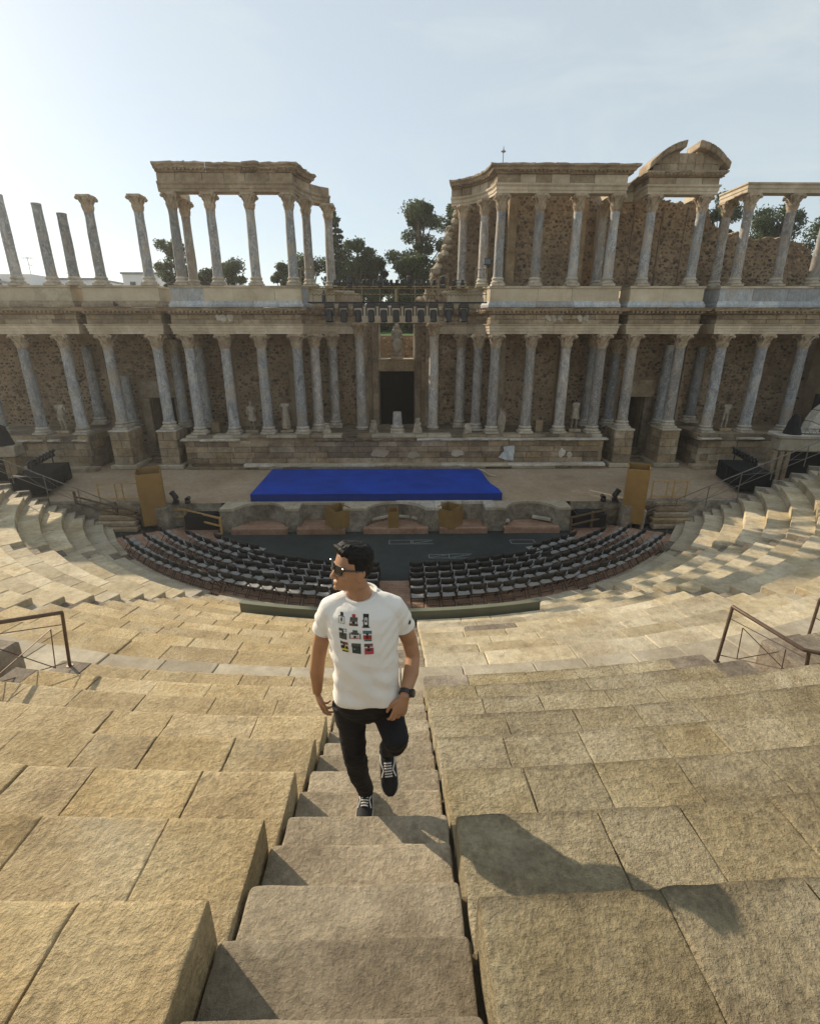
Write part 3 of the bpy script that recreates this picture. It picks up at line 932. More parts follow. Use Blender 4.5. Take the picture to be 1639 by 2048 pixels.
def rubble(root, test, x0, x1, z0, z1, y, sp=.22, big=1.12, nm='rubble_stone', tone=1.0, out=(.02, .075), face=(0, -1)):
    """facing of irregular stones set in mortar on a plane; far past the number one could model singly"""
    mm = MB()
    nx = int(abs(x1 - x0) / sp); nz = int((z1 - z0) / (sp * .86))
    pal = [(.13, .092, .06), (.165, .118, .075), (.095, .07, .05), (.20, .147, .095), (.07, .056, .046), (.235, .18, .125), (.14, .10, .067), (.105, .082, .066), (.18, .13, .085), (.15, .112, .08)]
    for k in range(nz):
        for i in range(nx):
            x = x0 + (x1 - x0) * (i + .5 * (k % 2) + frng.uniform(-.28, .28)) / nx
            z = z0 + (k + .5 + frng.uniform(-.28, .28)) * sp * .86
            if not test(x, z) or frng.random() < .10: continue
            rr = sp * frng.choice([.26, .34, .40, .48, .62]) * big
            n_ = frng.choice([5, 6, 6, 7])
            ro = frng.uniform(0, 6.28); asp = frng.uniform(.62, 1.0)
            o_ = frng.uniform(*out)
            c_ = frng.choice(pal); f_ = frng.uniform(.8, 1.2) * tone
            c_ = tuple(v * f_ for v in c_)
            base = []; top = []
            for q in range(n_):
                th = ro + 2 * PI * q / n_ + frng.uniform(-.25, .25)
                r_ = rr * frng.uniform(.8, 1.12)
                dx, dz = r_ * math.cos(th), r_ * math.sin(th) * asp
                base.append((dx, dz)); top.append((dx * .72, dz * .72))
            vs_ = [(x + face[1] * -1 * dx if face[0] == 0 else y, y if face[0] == 0 else x + dx, z + dz) for dx, dz in base]
            if face[0] == 0:
                vs_ = [(x + dx, y + .03, z + dz) for dx, dz in base] + [(x + dx, y - o_ * frng.uniform(.7, 1.1), z + dz) for dx, dz in top]
            else:
                vs_ = [(y - face[0] * .03, x - face[0] * -1 * dx * -1 * -1, z + dz) for dx, dz in base] + [(y + face[0] * o_, x + dx * (1 if face[0] > 0 else -1), z + dz) for dx, dz in top]
                vs_[:n_] = [(y - face[0] * .03, x + dx * (1 if face[0] > 0 else -1), z + dz) for dx, dz in base]
            fs_ = [tuple(range(n_, 2 * n_))] + [(q, (q + 1) % n_, n_ + (q + 1) % n_, n_ + q) for q in range(n_)]
            mm.add(vs_, fs_, c_)
    if mm.v: return mm.build(nm, M['rubble'], root, kind='stuff')

# ---- ground floor podiums
pod = empty('middle_podium', (0, 27.9, 1.4), 'long brown ashlar podium carrying the middle columns behind the blue platform', 'podium')
PX0, PX1, PY = -11.8, 11.6, 27.62
m = MB(); m.box((PX0 + PX1) / 2, 29.6, 2.3, PX1 - PX0 - .3, 3.6, 1.76)
m.build('podium_core', M['mortar'], pod)
ashlar(pod, (PX0, PY), (PX1, PY), 1.70, 3.0, .33, (.7, 1.5), [M['ashlar'], M['ashlar'], M['ashlar_dark']])
ashlar(pod, (PX1, PY), (PX1, 30.6), 1.4, 3.0, .4, (.7, 1.3), [M['ashlar']])
ashlar(pod, (PX0, 30.6), (PX0, PY), 1.4, 3.0, .4, (.7, 1.3), [M['ashlar']])
# base course and plinth slabs
ashlar(pod, (PX0 - .1, PY - .16), (PX1 + .1, PY - .16), 1.40, 1.56, .16, (.8, 1.8), [M['ashlar'], M['slab'], M['ashlar_dark']], depth=.5, proud=.05)
sweep(pod, [(-8.6, PY - .02), (11.75, PY - .02)], [(-.1, 1.57), (.30, 1.57), (.30, 1.66), (.2, 1.72), (-.1, 1.74)], 'plinth_slab', M['white'], lens=(1.0, 2.4), jz=.012, mats=[M['white'], M['white'], M['slab']], chip=.05)
# crowning slabs: kept on the right, broken to the left of the middle
sweep(pod, [(-11.95, PY), (-8.75, PY)], [(-.2, 2.98), (.02, 2.98), (.24, 3.05), (.24, 3.12), (-.2, 3.14)], 'cornice_slab', M['white'], lens=(1.0, 2.2), jz=.01, chip=.06)
sweep(pod, [(1.1, PY), (11.8, PY)], [(-.2, 2.98), (.02, 2.98), (.24, 3.05), (.24, 3.12), (-.2, 3.14)], 'cornice_slab', M['white'], lens=(1.0, 2.2), jz=.012, chip=.06)
sweep(pod, [(-4.6, PY), (.9, PY)], [(-.2, 2.97), (.04, 2.97), (.13, 3.05), (.10, 3.10), (-.2, 3.12)], 'cornice_slab', M['ashlar_dark'], lens=(.6, 1.3), jz=.03, chip=.09)
ashlar(pod, (PX0 + .05, PY + .08), (PX1 - .05, PY + .08), 3.14, 3.30, .16, (.6, 1.4), [M['ashlar'], M['slab'], M['ashlar_dark']], depth=.9, proud=.05)
m = MB(); m.box((PX0 + PX1) / 2, 29.9, 3.2, PX1 - PX0 - .5, 2.9, .19); m.build('podium_top', M['ashlar_dark'], pod)
# pale plaster patches and a broken marble panel left on the face
for (x, z, sx, sz) in [(-1.0, 2.3, 1.3, .55), (.9, 2.2, .8, .5), (3.4, 2.3, .9, .5), (9.3, 2.3, .5, .6), (9.75, 2.15, .4, .4)]:
    poly = []
    n = 11
    for q in range(n):
        th = 2 * PI * q / n
        poly.append((x + math.cos(th) * sx * .5 * frng.uniform(.6, 1.1), z + math.sin(th) * sz * .5 * frng.uniform(.6, 1.1)))
    mm = MB(); mm.slab_xz(poly, PY - .045, PY + .02); mm.build('plaster_patch', M['white'] if x > 9 else M['slab'], pod)
mm = MB(); mm.slab_xz([(5.7, 2.05), (6.1, 1.9), (6.55, 1.85), (6.6, 2.72), (5.95, 2.66), (6.0, 2.4)], PY - .09, PY - .025); mm.build('marble_panel', M['blue_slab'], pod)

def wing_podium(s):
    x0, x1 = (17.05, 23.4) if s > 0 else (-24.5, -17.05)
    side = 'right' if s > 0 else 'left'
    pr = empty('wing_podium', ((x0 + x1) / 2, 28, 1.4), 'brown ashlar podium with broken white cornice pieces at the far ' + side + ' of the stage', 'podium', 'podiums at the ends of the stage')
    m = MB(); m.box((x0 + x1) / 2, 29.6, 2.3, x1 - x0 - .3, 3.5, 1.78); m.build('podium_core', M['mortar'], pr)
    ashlar(pr, (x0, PY), (x1, PY), 1.4, 3.3, .36, (.7, 1.5), [M['ashlar'], M['ashlar'], M['ashlar_dark']])
    if s > 0: ashlar(pr, (x0, 30.6), (x0, PY), 1.4, 3.3, .36, (.7, 1.3), [M['ashlar'], M['ashlar_dark']])
    else: ashlar(pr, (x1, PY), (x1, 30.6), 1.4, 3.3, .36, (.7, 1.3), [M['ashlar'], M['ashlar_dark']])
    m = MB(); m.box((x0 + x1) / 2, 29.5, 3.21, x1 - x0 - .2, 3.3, .17); m.build('podium_top', M['ashlar'], pr)
    segs = [(17.0, 18.2), (19.1, 20.6)] if s > 0 else [(-17.9, -17.1), (-19.2, -18.6), (-20.9, -19.5), (-22.4, -21.2), (-24.3, -23)]
    for a, b in segs:
        sweep(pr, [(a, PY), (b, PY)], [(-.2, 2.98), (.02, 2.98), (.24, 3.05), (.24, 3.12), (-.2, 3.14)], 'cornice_slab', M['white'], lens=(1, 1.5), chip=.07, jz=.01)
    # rough base stones
    ashlar(pr, (x0 - (.4 if s > 0 else 0), PY - .5), (x1 + (.4 if s < 0 else 0), PY - .5), 1.4, 1.64, .24, (.8, 1.6), [M['ashlar'], M['slab']], depth=.55, proud=.08)
wing_podium(-1); wing_podium(1)

# porch pedestals and the steps between them
for s, side in ((-1, 'left'), (1, 'right')):
    for q, xx in enumerate((12.78, 15.4)):
        px_ = empty('column_pedestal', (s * xx, 28.2, 1.4), f'square brown stone pedestal under the {"inner" if q == 0 else "outer"} column of the {side} doorway porch', 'pedestal', 'pedestals of the side doorways')
        m = MB(); m.box(s * xx, 28.55, 2.5, .9, 1.5, 2.0); m.build('pedestal_core', M['mortar'], px_)
        for (a, b) in (((s * xx - .52, 27.72), (s * xx + .52, 27.72)), ((s * xx + .52, 27.72), (s * xx + .52, 29.3)), ((s * xx - .52, 29.3), (s * xx - .52, 27.72))):
            ashlar(px_, a, b, 1.66, 3.5, .46, (.5, 1.1), [M['ashlar']], depth=.2, proud=.008)
        m = MB(); m.box(s * xx, 28.5, 1.53, 1.45, 1.95, .26, ch=.05); m.build('base_slab', M['slab'], px_)
        m = MB(); m.box(s * xx, 28.42, 3.545, 1.1, 1.5, .09, ch=.015); m.build('cap_slab', M['white' if s < 0 else 'slab'], px_)
    stp = empty('doorway_steps', (s * 14.1, 29.5, 1.4), f'worn stone steps rising to the {side} side doorway', 'steps')
    for k in range(4):
        m = MB(); m.box(s * 14.1, 29.2 + .36 * k + .5, 1.4 + .14 * (k + .5), 1.55, 1.4 - .2 * k, .14 * (1) + .0, ch=.02); m.build('step', M['ashlar_dark'], stp)

# ---- back wall of the ground floor with three doorways
bw = empty('stage_building', (0, 31.6, 1.4), 'tall ruined rubble stage building wall with dark doorways behind the columns', 'building')
def wall_box(x0, x1, z0, z1, y=BACK, th=.8, mat=None, nm='wall'):
    m = MB(); m.box((x0 + x1) / 2, y + th / 2, (z0 + z1) / 2, x1 - x0, th, z1 - z0)
    return m.build(nm, mat or M['mortar'], bw)
DOORS = [(-15.0, -13.55, 1.4, 4.95), (-1.12, 1.05, 1.4, 6.5), (14.2, 15.2, 1.4, 4.95)]
GAP = (-1.0, 1.02, 7.2, 9.22)
xs = [-27, DOORS[0][0], DOORS[0][1], -1.12, 1.05, DOORS[2][0], DOORS[2][1], 27]
wall_box(-27, -15.0, 1.4, 9.9); wall_box(-15.0, -13.55, 4.95, 9.9); wall_box(-13.55, -2.4, 1.4, 9.9)
wall_box(2.4, 14.2, 1.4, 9.9); wall_box(14.2, 15.2, 4.95, 9.9); wall_box(15.2, 27, 1.4, 9.9)
# middle bay: jambs, lintel, opening above
wall_box(-2.4, -1.12, 1.4, 9.22, y=BACK - .15); wall_box(1.05, 2.4, 1.4, 9.22, y=BACK - .15)
wall_box(-2.6, 2.6, 9.225, 10.1, y=BACK - .22, mat=M['plaster'], nm='plaster_beam')
wall_box(-1.45, 1.4, 6.5, 7.16, y=BACK - .2, mat=M['ashlar'], nm='lintel')
wall_box(-1.12, 1.05, 7.165, 7.22, y=BACK - .1, mat=M['white'], nm='sill')
for x_ in (-1.03, 1.0):
    m = MB(); m.box(x_, BACK + .0, 8.2, .07, .25, 1.98); m.build('white_jamb', M['white'], bw)
for (x0, x1) in ((-2.38, -1.75), (-1.5, -1.14), (1.07, 1.42), (1.7, 2.38)):
    m = MB(); m.box((x0 + x1) / 2, BACK - .24, 5.3, x1 - x0, .2, 7.6, ch=.03); m.build('pilaster_strip', M['ashlar_dark'], bw)
# pieces that stand forward of the wall
for (x0, x1, z1, y) in ((-10.2, -6.0, 8.6, 30.7), (6.0, 10.0, 8.6, 30.7), (-24.5, -17.2, 8.6, 30.9), (17.2, 23.8, 8.6, 30.9)):
    wall_box(x0, x1, 3.3, z1, y=y, th=.62)
for (x, y, sx) in ((-9.9, 30.55, .5), (-6.1, 30.55, .45), (9.75, 30.5, .5), (6.1, 30.55, .45)):
    m = MB(); m.box(x, y, 5.95, sx, .35, 5.3, ch=.02); m.build('pier', M['ashlar'], bw)
for (x0, x1) in ((-15.6, -13.2), (13.7, 15.8)):
    wall_box(x0, x1, 4.96, 5.95, y=BACK - .14, th=.3, mat=M['ashlar'], nm='lintel')
for (x0, x1, s) in ((-15.55, -15.02, -1), (-13.53, -13.0, -1), (13.7, 14.18, 1), (15.22, 15.8, 1)):
    m = MB(); m.box((x0 + x1) / 2, BACK - .1, 3.2, x1 - x0, .35, 3.5, ch=.03); m.build('door_jamb', M['ashlar_dark'], bw)
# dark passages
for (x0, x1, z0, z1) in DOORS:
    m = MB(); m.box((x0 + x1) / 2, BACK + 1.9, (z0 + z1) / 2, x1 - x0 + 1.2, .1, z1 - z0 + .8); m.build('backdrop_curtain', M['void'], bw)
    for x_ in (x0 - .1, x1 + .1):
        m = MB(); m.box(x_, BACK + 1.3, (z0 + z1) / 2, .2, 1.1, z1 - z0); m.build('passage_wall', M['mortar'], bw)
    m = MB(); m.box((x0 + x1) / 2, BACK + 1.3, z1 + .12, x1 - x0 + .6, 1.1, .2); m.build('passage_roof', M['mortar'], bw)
def test_back(x, z):
    for (x0, x1, z0, z1) in DOORS:
        if x0 - .75 < x < x1 + .75 and z < z1 + 1.15: return False
    if -2.45 < x < 2.45: return False
    for (x0, x1) in ((-10.4, -5.8), (5.8, 10.2), (-24.6, -17.1), (17.1, 23.9)):
        if x0 < x < x1: return False
    return True
rubble(bw, test_back, -25, 25, 1.5, 9.0, BACK, sp=.225)
for (x0, x1, y) in ((-9.5, -6.35, 30.7), (6.35, 9.45, 30.7), (-24.4, -17.3, 30.9), (17.3, 23.7, 30.9)):
    rubble(bw, lambda x, z: True, x0 + .1, x1 - .1, 3.4, 8.5, y, sp=.225, tone=1.1 if x0 > 0 else 1.0)
rubble(bw, lambda x, z: True, -2.3, -1.2, 6.6, 9.1, BACK - .15, sp=.22)
rubble(bw, lambda x, z: True, 1.15, 2.3, 6.6, 9.1, BACK - .15, sp=.22)

# ---- columns
def lathe_mesh(name, prof, mat, n=28, smooth=True):
    mm = MB(); mm.lathe(prof, n=n); return mm.mesh(name, mat, smooth)
def jitter_mesh(mb, s, seed):
    r_ = random.Random(seed)
    mb.v = [(x + r_.uniform(-s, s), y + r_.uniform(-s, s), z + r_.uniform(-s, s)) for x, y, z in mb.v]
def capital_mesh(name, seed, h=.74, r=.26):
    mm = MB()
    mm.lathe([(r, 0), (r * 1.08, .03), (r * 1.02, .06), (r * 1.06, .3), (r * 1.22, .5), (r * 1.55, h - .1)], n=20)
    def leaf(ang, z0, hh, ww, outr, r0):
        ca, sa = math.cos(ang), math.sin(ang)
        path = [(r0, z0, ww), (r0 + .035, z0 + hh * .4, ww * 1.1), (r0 + .06, z0 + hh * .75, ww * .95), (r0 + outr * .8, z0 + hh, ww * .65), (r0 + outr, z0 + hh * .86, ww * .35)]
        th = .035
        vs_ = []; fs_ = []
        for (rr, zz, w_) in path:
            for (o, t) in ((-w_ / 2, 0), (0, .02), (w_ / 2, 0), (w_ / 2, -th), (-w_ / 2, -th)):
                rad = rr + t
                vs_.append((rad * ca - o * sa, rad * sa + o * ca, zz))
        for i in range(len(path) - 1):
            for k in range(5):
                k2 = (k + 1) % 5
                fs_.append((i * 5 + k, i * 5 + k2, (i + 1) * 5 + k2, (i + 1) * 5 + k))
        fs_.append((0, 4, 3, 2, 1)); e = (len(path) - 1) * 5; fs_.append((e, e + 1, e + 2, e + 3, e + 4))
        mm.add(vs_, fs_)
    for k in range(8):
        leaf(2 * PI * k / 8, .06, .22, .19, .10, r * 1.04)
        leaf(2 * PI * (k + .5) / 8, .20, .27, .18, .13, r * 1.08)
    for k in range(4):
        a = PI / 4 + k * PI / 2
        for s in (-1, 1):
            pts = []
            for q in range(9):
                t = q / 8
                th = t * 4.6
                rad = r * 1.2 + .30 * min(1, t * 1.7) - (.07 * (1 - math.cos(max(0, th - 2.2))) if th > 2.2 else 0)
                zz = .40 + .24 * math.sin(min(t * 1.9, 1.0) * PI / 2) - (.10 * math.sin(max(0, th - 2.4)) if th > 2.4 else 0)
                b = a + s * (.22 * (1 - t) + .03)
                pts.append((rad * math.cos(b), rad * math.sin(b), zz))
            mm.tube(pts, [.05, .05, .05, .05, .05, .05, .045, .04, .03], n=6)
    ab = []
    hw = r * 1.72
    for k in range(4):
        a = -PI / 4 + k * PI / 2
        c0 = (hw * 1.25 * math.cos(a), hw * 1.25 * math.sin(a))
        t = (-math.sin(a), math.cos(a))
        ab += [(c0[0] - t[0] * .05, c0[1] - t[1] * .05), (c0[0] + t[0] * .05, c0[1] + t[1] * .05)]
        am = a + PI / 4
        for q in (-.5, 0, .5):
            b = am + q * .75
            ab.append((hw * .93 * math.cos(b) * (1 + abs(q) * .08), hw * .93 * math.sin(b) * (1 + abs(q) * .08)))
    mm.prism(ab, h - .10, h)
    jitter_mesh(mm, .009, seed)
    return mm.mesh(name, M['capital'], True)
CAPS = [capital_mesh('capital', s) for s in (1, 2, 3)]
def base_mesh(r, h):
    mm = MB()
    mm.box(0, 0, .06, r * 2.75, r * 2.75, .12, ch=.015)
    mm.lathe([(r * 1.3, .12), (r * 1.42, .15), (r * 1.42, .19), (r * 1.3, .22), (r * 1.16, .24), (r * 1.13, .28), (r * 1.2, .30), (r * 1.28, .33), (r * 1.28, .36), (r * 1.17, .39), (r * 1.08, h)], n=28, cap=True)
    jitter_mesh(mm, .004, 4)
    return mm
def shaft_mesh(r, h, seed, broken=False):
    mm = MB(); n = 28; rings = 16
    prof = []
    for k in range(rings + 1):
        t = k / rings
        rr = r * (1 - .15 * t ** 1.6)
        if k == 0: rr = r * 1.05
        if k == rings and not broken: rr *= 1.08
        prof.append((rr, h * t))
    mm.lathe(prof, n=n)
    vs_ = []
    for (x, y, z) in mm.v:
        p = Vector((x * 3, y * 3, z * 1.1 + seed * 9))
        d = noise.noise(p) * .012 + noise.noise(p * 4) * .006
        ln = math.hypot(x, y) or 1
        vs_.append((x + x / ln * d, y + y / ln * d, z))
    mm.v = vs_
    return mm
SH_L = [shaft_mesh(.288, 4.14, s).mesh('shaft', None, True) for s in range(3)]
SH_U = [shaft_mesh(.245, 3.02, s).mesh('shaft', None, True) for s in range(3)]
BA_L = base_mesh(.29, .42).mesh('base', M['base'], True)
BA_U = base_mesh(.245, .42).mesh('base', M['base'], True)

def column(x, y, z, kind, mat, label, group, top=None, base=True, cap=True, hsc=None):
    c = empty('column', (x, y, z), label, 'column', group)
    zb = 0
    if base:
        o = bpy.data.objects.new('base', BA_L if kind == 'low' else BA_U); COL.objects.link(o); o.parent = c; zb = .42
        o.rotation_euler = (0, 0, frng.choice([0, PI / 2, PI]))
    src = frng.choice(SH_L if kind == 'low' else SH_U)
    h0 = 4.14 if kind == 'low' else 3.02
    full = top - z
    caph = .74 if cap else 0
    need = full - zb - caph
    key = (src.name, mat.name)
    if key not in SHAFT: 
        me = src.copy(); me.materials.clear(); me.materials.append(mat); SHAFT[key] = me
    o = bpy.data.objects.new('shaft', SHAFT[key]); COL.objects.link(o); o.parent = c
    o.location = (0, 0, zb); o.scale = (1, 1, need / h0); o.rotation_euler = (0, 0, frng.uniform(0, 6.28))
    if cap:
        o = bpy.data.objects.new('capital', frng.choice(CAPS)); COL.objects.link(o); o.parent = c
        o.location = (0, 0, full - .74); o.rotation_euler = (0, 0, frng.choice([0, PI / 2, PI]))
        o.scale = (.80, .80, 1) if kind == 'up' else (.92, .92, 1)
    return c
SHAFT = {}
MB1, MB2 = M['marble'], M['marble_pale']
LOWG, UPG = 'columns of the lower storey', 'columns of the upper storey'
ordn = ['first', 'second', 'third', 'fourth', 'fifth', 'sixth', 'seventh', 'eighth']
for s, side in ((-1, 'left'), (1, 'right')):
    # wings
    for k, xx in enumerate((17.66, 19.9, 22.15)):
        column(s * xx, CAX, ZP, 'low', MB1, f'{["bluish grey", "mottled grey", "worn grey"][k]} lower column, {ordn[k]} outward from the {side} doorway on the far {side} podium', LOWG, top=ZA)
    for k, xx in enumerate((17.9,)):
        column(s * xx, 30.55, ZP + .2, 'low', MB1, f'dark grey lower column without capital, against the back wall behind the far {side} podium', LOWG, top=7.9, cap=False)
    # porch
    for k, xx in enumerate((12.78, 15.4)):
        column(s * xx, CAX, 3.59, 'low', MB1 if s < 0 else MB2, f'lower column on the {"inner" if k == 0 else "outer"} pedestal of the {side} doorway porch', LOWG, top=ZA)
        column(s * (xx + (.6 if k else .1)), 30.6, 3.3, 'low', MB1, f'shaded lower column at the back wall, {"inner" if k == 0 else "outer"} side of the {side} doorway', LOWG, top=8.3 if k == 0 else 6.3 if s < 0 else 8.0, cap=k == 0)
    # middle block, front row
    for k, xx in enumerate((11.1, 9.18, 7.26, 5.34)):
        column(s * xx, CAX, ZP, 'low', MB1 if s < 0 else MB2, f'front lower column of the middle block, {ordn[k]} inward from the {side} doorway', LOWG, top=ZA)
    column(s * 11.5, 30.6, ZP, 'low', MB1, f'shaded lower column behind the outer corner of the middle block, {side} side', LOWG, top=ZA)
    # exedra
    for k, (xx, yy) in enumerate(((4.56, 29.2), (3.72, 30.35))):
        column(s * xx, yy, ZP, 'low', MB2, f'lower column of the curved recess, {["outer", "inner"][k]} one on the {side} of the central door', LOWG, top=ZA)
    column(s * 2.1, 29.7, 3.05, 'low', MB2, f'tall veined column directly {side} of the central door', LOWG, top=9.2)
# stub in the central doorway
stub = empty('column_stub', (0, 28.6, 3.28), 'short broken pale column stub on a base before the dark central door', 'column')
o = bpy.data.objects.new('base', BA_L); COL.objects.link(o); o.parent = stub
mm = shaft_mesh(.27, .75, 7, True); o = bpy.data.objects.new('shaft', mm.mesh('shaft', MB2, True)); COL.objects.link(o); o.parent = stub; o.location = (0, 0, .42)

# ---- ground floor entablature
def curve_pts(s, y0=27.95, n=7):
    # from the front corner back along the hollow curve of the recess to the door
    return [(s * (4.92 - 2.5 * (1 - math.cos(k / n * PI / 2))), y0 + 2.95 * math.sin(k / n * PI / 2)) for k in range(n + 1)]
cl = curve_pts(-1); crr = list(reversed(curve_pts(1)))
RE = 29.45
path_L = [(-27, FRONT), (-16.55, FRONT), (-16.55, RE), (-16.05, RE), (-16.05, FRONT), (-12.2, FRONT), (-12.2, RE), (-11.7, RE), (-11.7, FRONT)] + cl
path_R = crr + [(11.7, FRONT), (11.7, RE), (12.2, RE), (12.2, FRONT), (16.0, FRONT), (16.0, RE), (16.9, RE), (16.9, FRONT), (27, FRONT)]
for s, path in ((-1, path_L), (1, path_R)):
    side = 'left' if s < 0 else 'right'
    en = empty('lower_entablature', (s * 12, 28, ZA), f'carved stone entablature over the lower columns on the {side} half of the facade', 'entablature')
    sweep(en, path, [(-.75, ZA), (.0, ZA), (.0, ZA + .13), (.03, ZA + .14), (.03, ZA + .28), (.06, ZA + .29), (.06, ZA + .40), (.13, ZA + .47), (.13, ZF - .005), (-.75, ZF - .005)], 'architrave_block', M['arch'], lens=(1.7, 2.1), jz=.006)
    # frieze, two courses of blocks
    for i in range(len(path) - 1):
        ashlar(en, path[i], path[i + 1], ZF, ZF + .46, .23, (.5, 1.1), [M['cornice'], M['ashlar'], M['cornice']], depth=.5, nm='frieze_block', proud=.012, ch=.012)
    sweep(en, path, [(-.7, ZF + .47), (.03, ZF + .47), (.10, ZF + .53), (.14, ZF + .60), (.36, ZF + .63), (.40, ZF + .70), (.46, ZF + .78), (.46, ZC - .03), (-.7, ZC)], 'cornice_block', M['cornice'], lens=(.9, 1.6), jz=.012, chip=.07)
    dentils(en, path, .06, .31, ZF + .53, ZF + .62, .10, .21, M['cornice'])
    m = MB()
    hullp = [(x, y) for x, y in path] + [(path[-1][0], 31.3), (path[0][0], 31.3)]
    # roof of the lower storey behind the balcony wall
    for i in range(len(path) - 1):
        (xa, ya), (xb, yb) = path[i], path[i + 1]
        if abs(xb - xa) < .05: continue
        m.hexa([(xa, ya + .3, ZC - .5), (xb, yb + .3, ZC - .5), (xb, 31.25, ZC - .5), (xa, 31.25, ZC - .5), (xa, ya + .3, ZC - .06), (xb, yb + .3, ZC - .06), (xb, 31.25, ZC - .06), (xa, 31.25, ZC - .06)])
    m.build('gallery_floor', M['mortar'], en)
    # carved fragments set on the frieze
    for k in range(5):
        x_ = s * 8.6 + (k - 2) * .32 + s * (0 if k < 3 else .7); mm = MB()
        for q in range(3): mm.blob((x_ + jit(.06), FRONT - .03, ZF + .2 + .12 * q * .6), (.13, .07, .12), 7, 5)
        jitter_mesh(mm, .02, k); mm.build('carved_fragment', M['white'], en)

# ---- balcony wall (pedestal course of the upper columns)
def balcony(path, name_label, cats, z0=ZC, z1=ZB, blue=True, mats=None, base_mat=None, side=''):
    b = empty('balcony_wall', (path[0][0], path[0][1], z0), name_label, 'parapet', 'parapet walls below the upper columns')
    P2 = [(x, y) for x, y in path]
    sweep(b, P2, [(-.5, z0), (.10, z0), (.10, z0 + .12), (.05, z0 + .2), (.02, z0 + .30), (-.5, z0 + .30)], 'base_moulding', base_mat or M['blue_slab'], lens=(1.6, 2.4), jz=.006, chip=.02)
    sweep(b, P2, [(-.5, z0 + .30), (-.02, z0 + .30), (-.02, z1 - .10), (-.5, z1 - .10)], 'parapet_slab', M['plaster'], lens=(1.5, 2.4), jz=.008, gap=.012, mats=mats)
    sweep(b, P2, [(-.85, z1 - .10), (.03, z1 - .10), (.03, z1), (-.85, z1)], 'cap_slab', M['plaster'], lens=(1.8, 2.6), jz=.008, mats=[M['plaster'], M['slab']])
    return b
PF = FRONT + .08
balcony([(-27, PF), (-16.6, PF), (-16.6, 29.6)], 'plastered parapet below the lone broken upper columns at the far left', None, base_mat=M['cornice'], mats=[M['plaster'], M['plaster'], M['slab']])
balcony([(-16.05, 29.6), (-16.05, PF), (-12.15, PF), (-12.15, 29.6)], 'plastered parapet with a bare orange end above the left doorway', None, base_mat=M['cornice'])
balcony([(-11.6, 29.8), (-11.6, PF), (-4.85, PF), (-4.6, 28.9)], 'parapet with blue marble end slabs below the left roofed upper colonnade', None, mats=(M['blue_slab'], M['plaster'], M['plaster'], M['plaster'], M['blue_slab']))
balcony([(4.6, 28.9), (4.85, PF), (11.6, PF), (11.6, 29.8)], 'plastered parapet with pale blue base below the right upper colonnade', None, mats=(M['plaster'], M['plaster'], M['plaster'], M['plaster'], M['blue_slab']))
balcony([(12.15, 29.8), (12.15, PF), (16.05, PF), (16.05, 29.8)], 'plain parapet below the broken curved pediment', None, mats=[M['plaster']])
balcony([(16.85, 29.8), (16.85, PF), (27, PF)], 'blue marble parapet below the far right upper columns', None, mats=[M['blue_slab']])
for s in (-1, 1):
    # curved rear parapets of the recess
    pts = curve_pts(s, 28.3)
    if s > 0: pts = list(reversed(pts))
    bb = balcony(pts[:-1] if s > 0 else pts[1:], f'low curved parapet behind the stage lights on the {"left" if s < 0 else "right"} of the gap', None, base_mat=M['cornice'], mats=[M['plaster'], M['ashlar']] if s < 0 else [M['plaster']])

# ---- upper columns
for (xx, top, cap, base, lab) in [(-21.4, 14.9, True, True, 'upper column with its capital standing free at the very left'),
                                  (-19.3, 15.0, False, True, 'tall plain upper shaft cut by the left edge of the photo'),
                                  (-17.53, 14.62, False, True, 'dark plain upper shaft without capital, left of the short one'),
                                  (-16.4, 14.2, False, True, 'shortest bare upper shaft standing at the left parapet corner'),
                                  (-15.05, 14.96, True, True, 'lone upper column with capital above the outer side of the left doorway'),
                                  (-12.62, 14.98, True, True, 'lone upper column with capital above the inner side of the left doorway')]:
    column(xx, CAX, ZB, 'up', MB1, lab, UPG, top=top, cap=cap, base=base)
for s, side in ((-1, 'left'), (1, 'right')):
    for k, xx in enumerate((10.95, 9.1, 7.17, 5.25)):
        column(s * xx, CAX, ZB, 'up', MB1, f'upper column under the {side} roofed entablature, {ordn[k]} from its outer end', UPG, top=15.08)
    column(s * 10.95, 29.9, ZB, 'up', MB2, f'rear upper column behind the outer corner of the {side} colonnade', UPG, top=15.08)
    for k, (xx, yy) in enumerate(((4.6, 29.35), (3.62, 30.5))):
        column(s * xx, yy, ZB, 'up', MB2, f'upper column on the curved return of the {side} colonnade, {"nearer its corner" if k == 0 else "at its inner end"}', UPG, top=15.08)
for k, xx in enumerate((12.76, 15.28)):
    column(xx, CAX, ZB, 'up', MB1, f'upper column under the {"left" if k == 0 else "right"} side of the broken pediment', UPG, top=15.05)
for k, xx in enumerate((17.65, 19.82, 21.75)):
    column(xx, CAX, ZB, 'up', MB2, f'veined upper column below the bare far right beam, {ordn[k]} from its corner', UPG, top=15.13)
column(17.5, 29.9, ZB, 'up', MB2, 'rear upper column below the returning end of the bare far right beam', UPG, top=15.13)

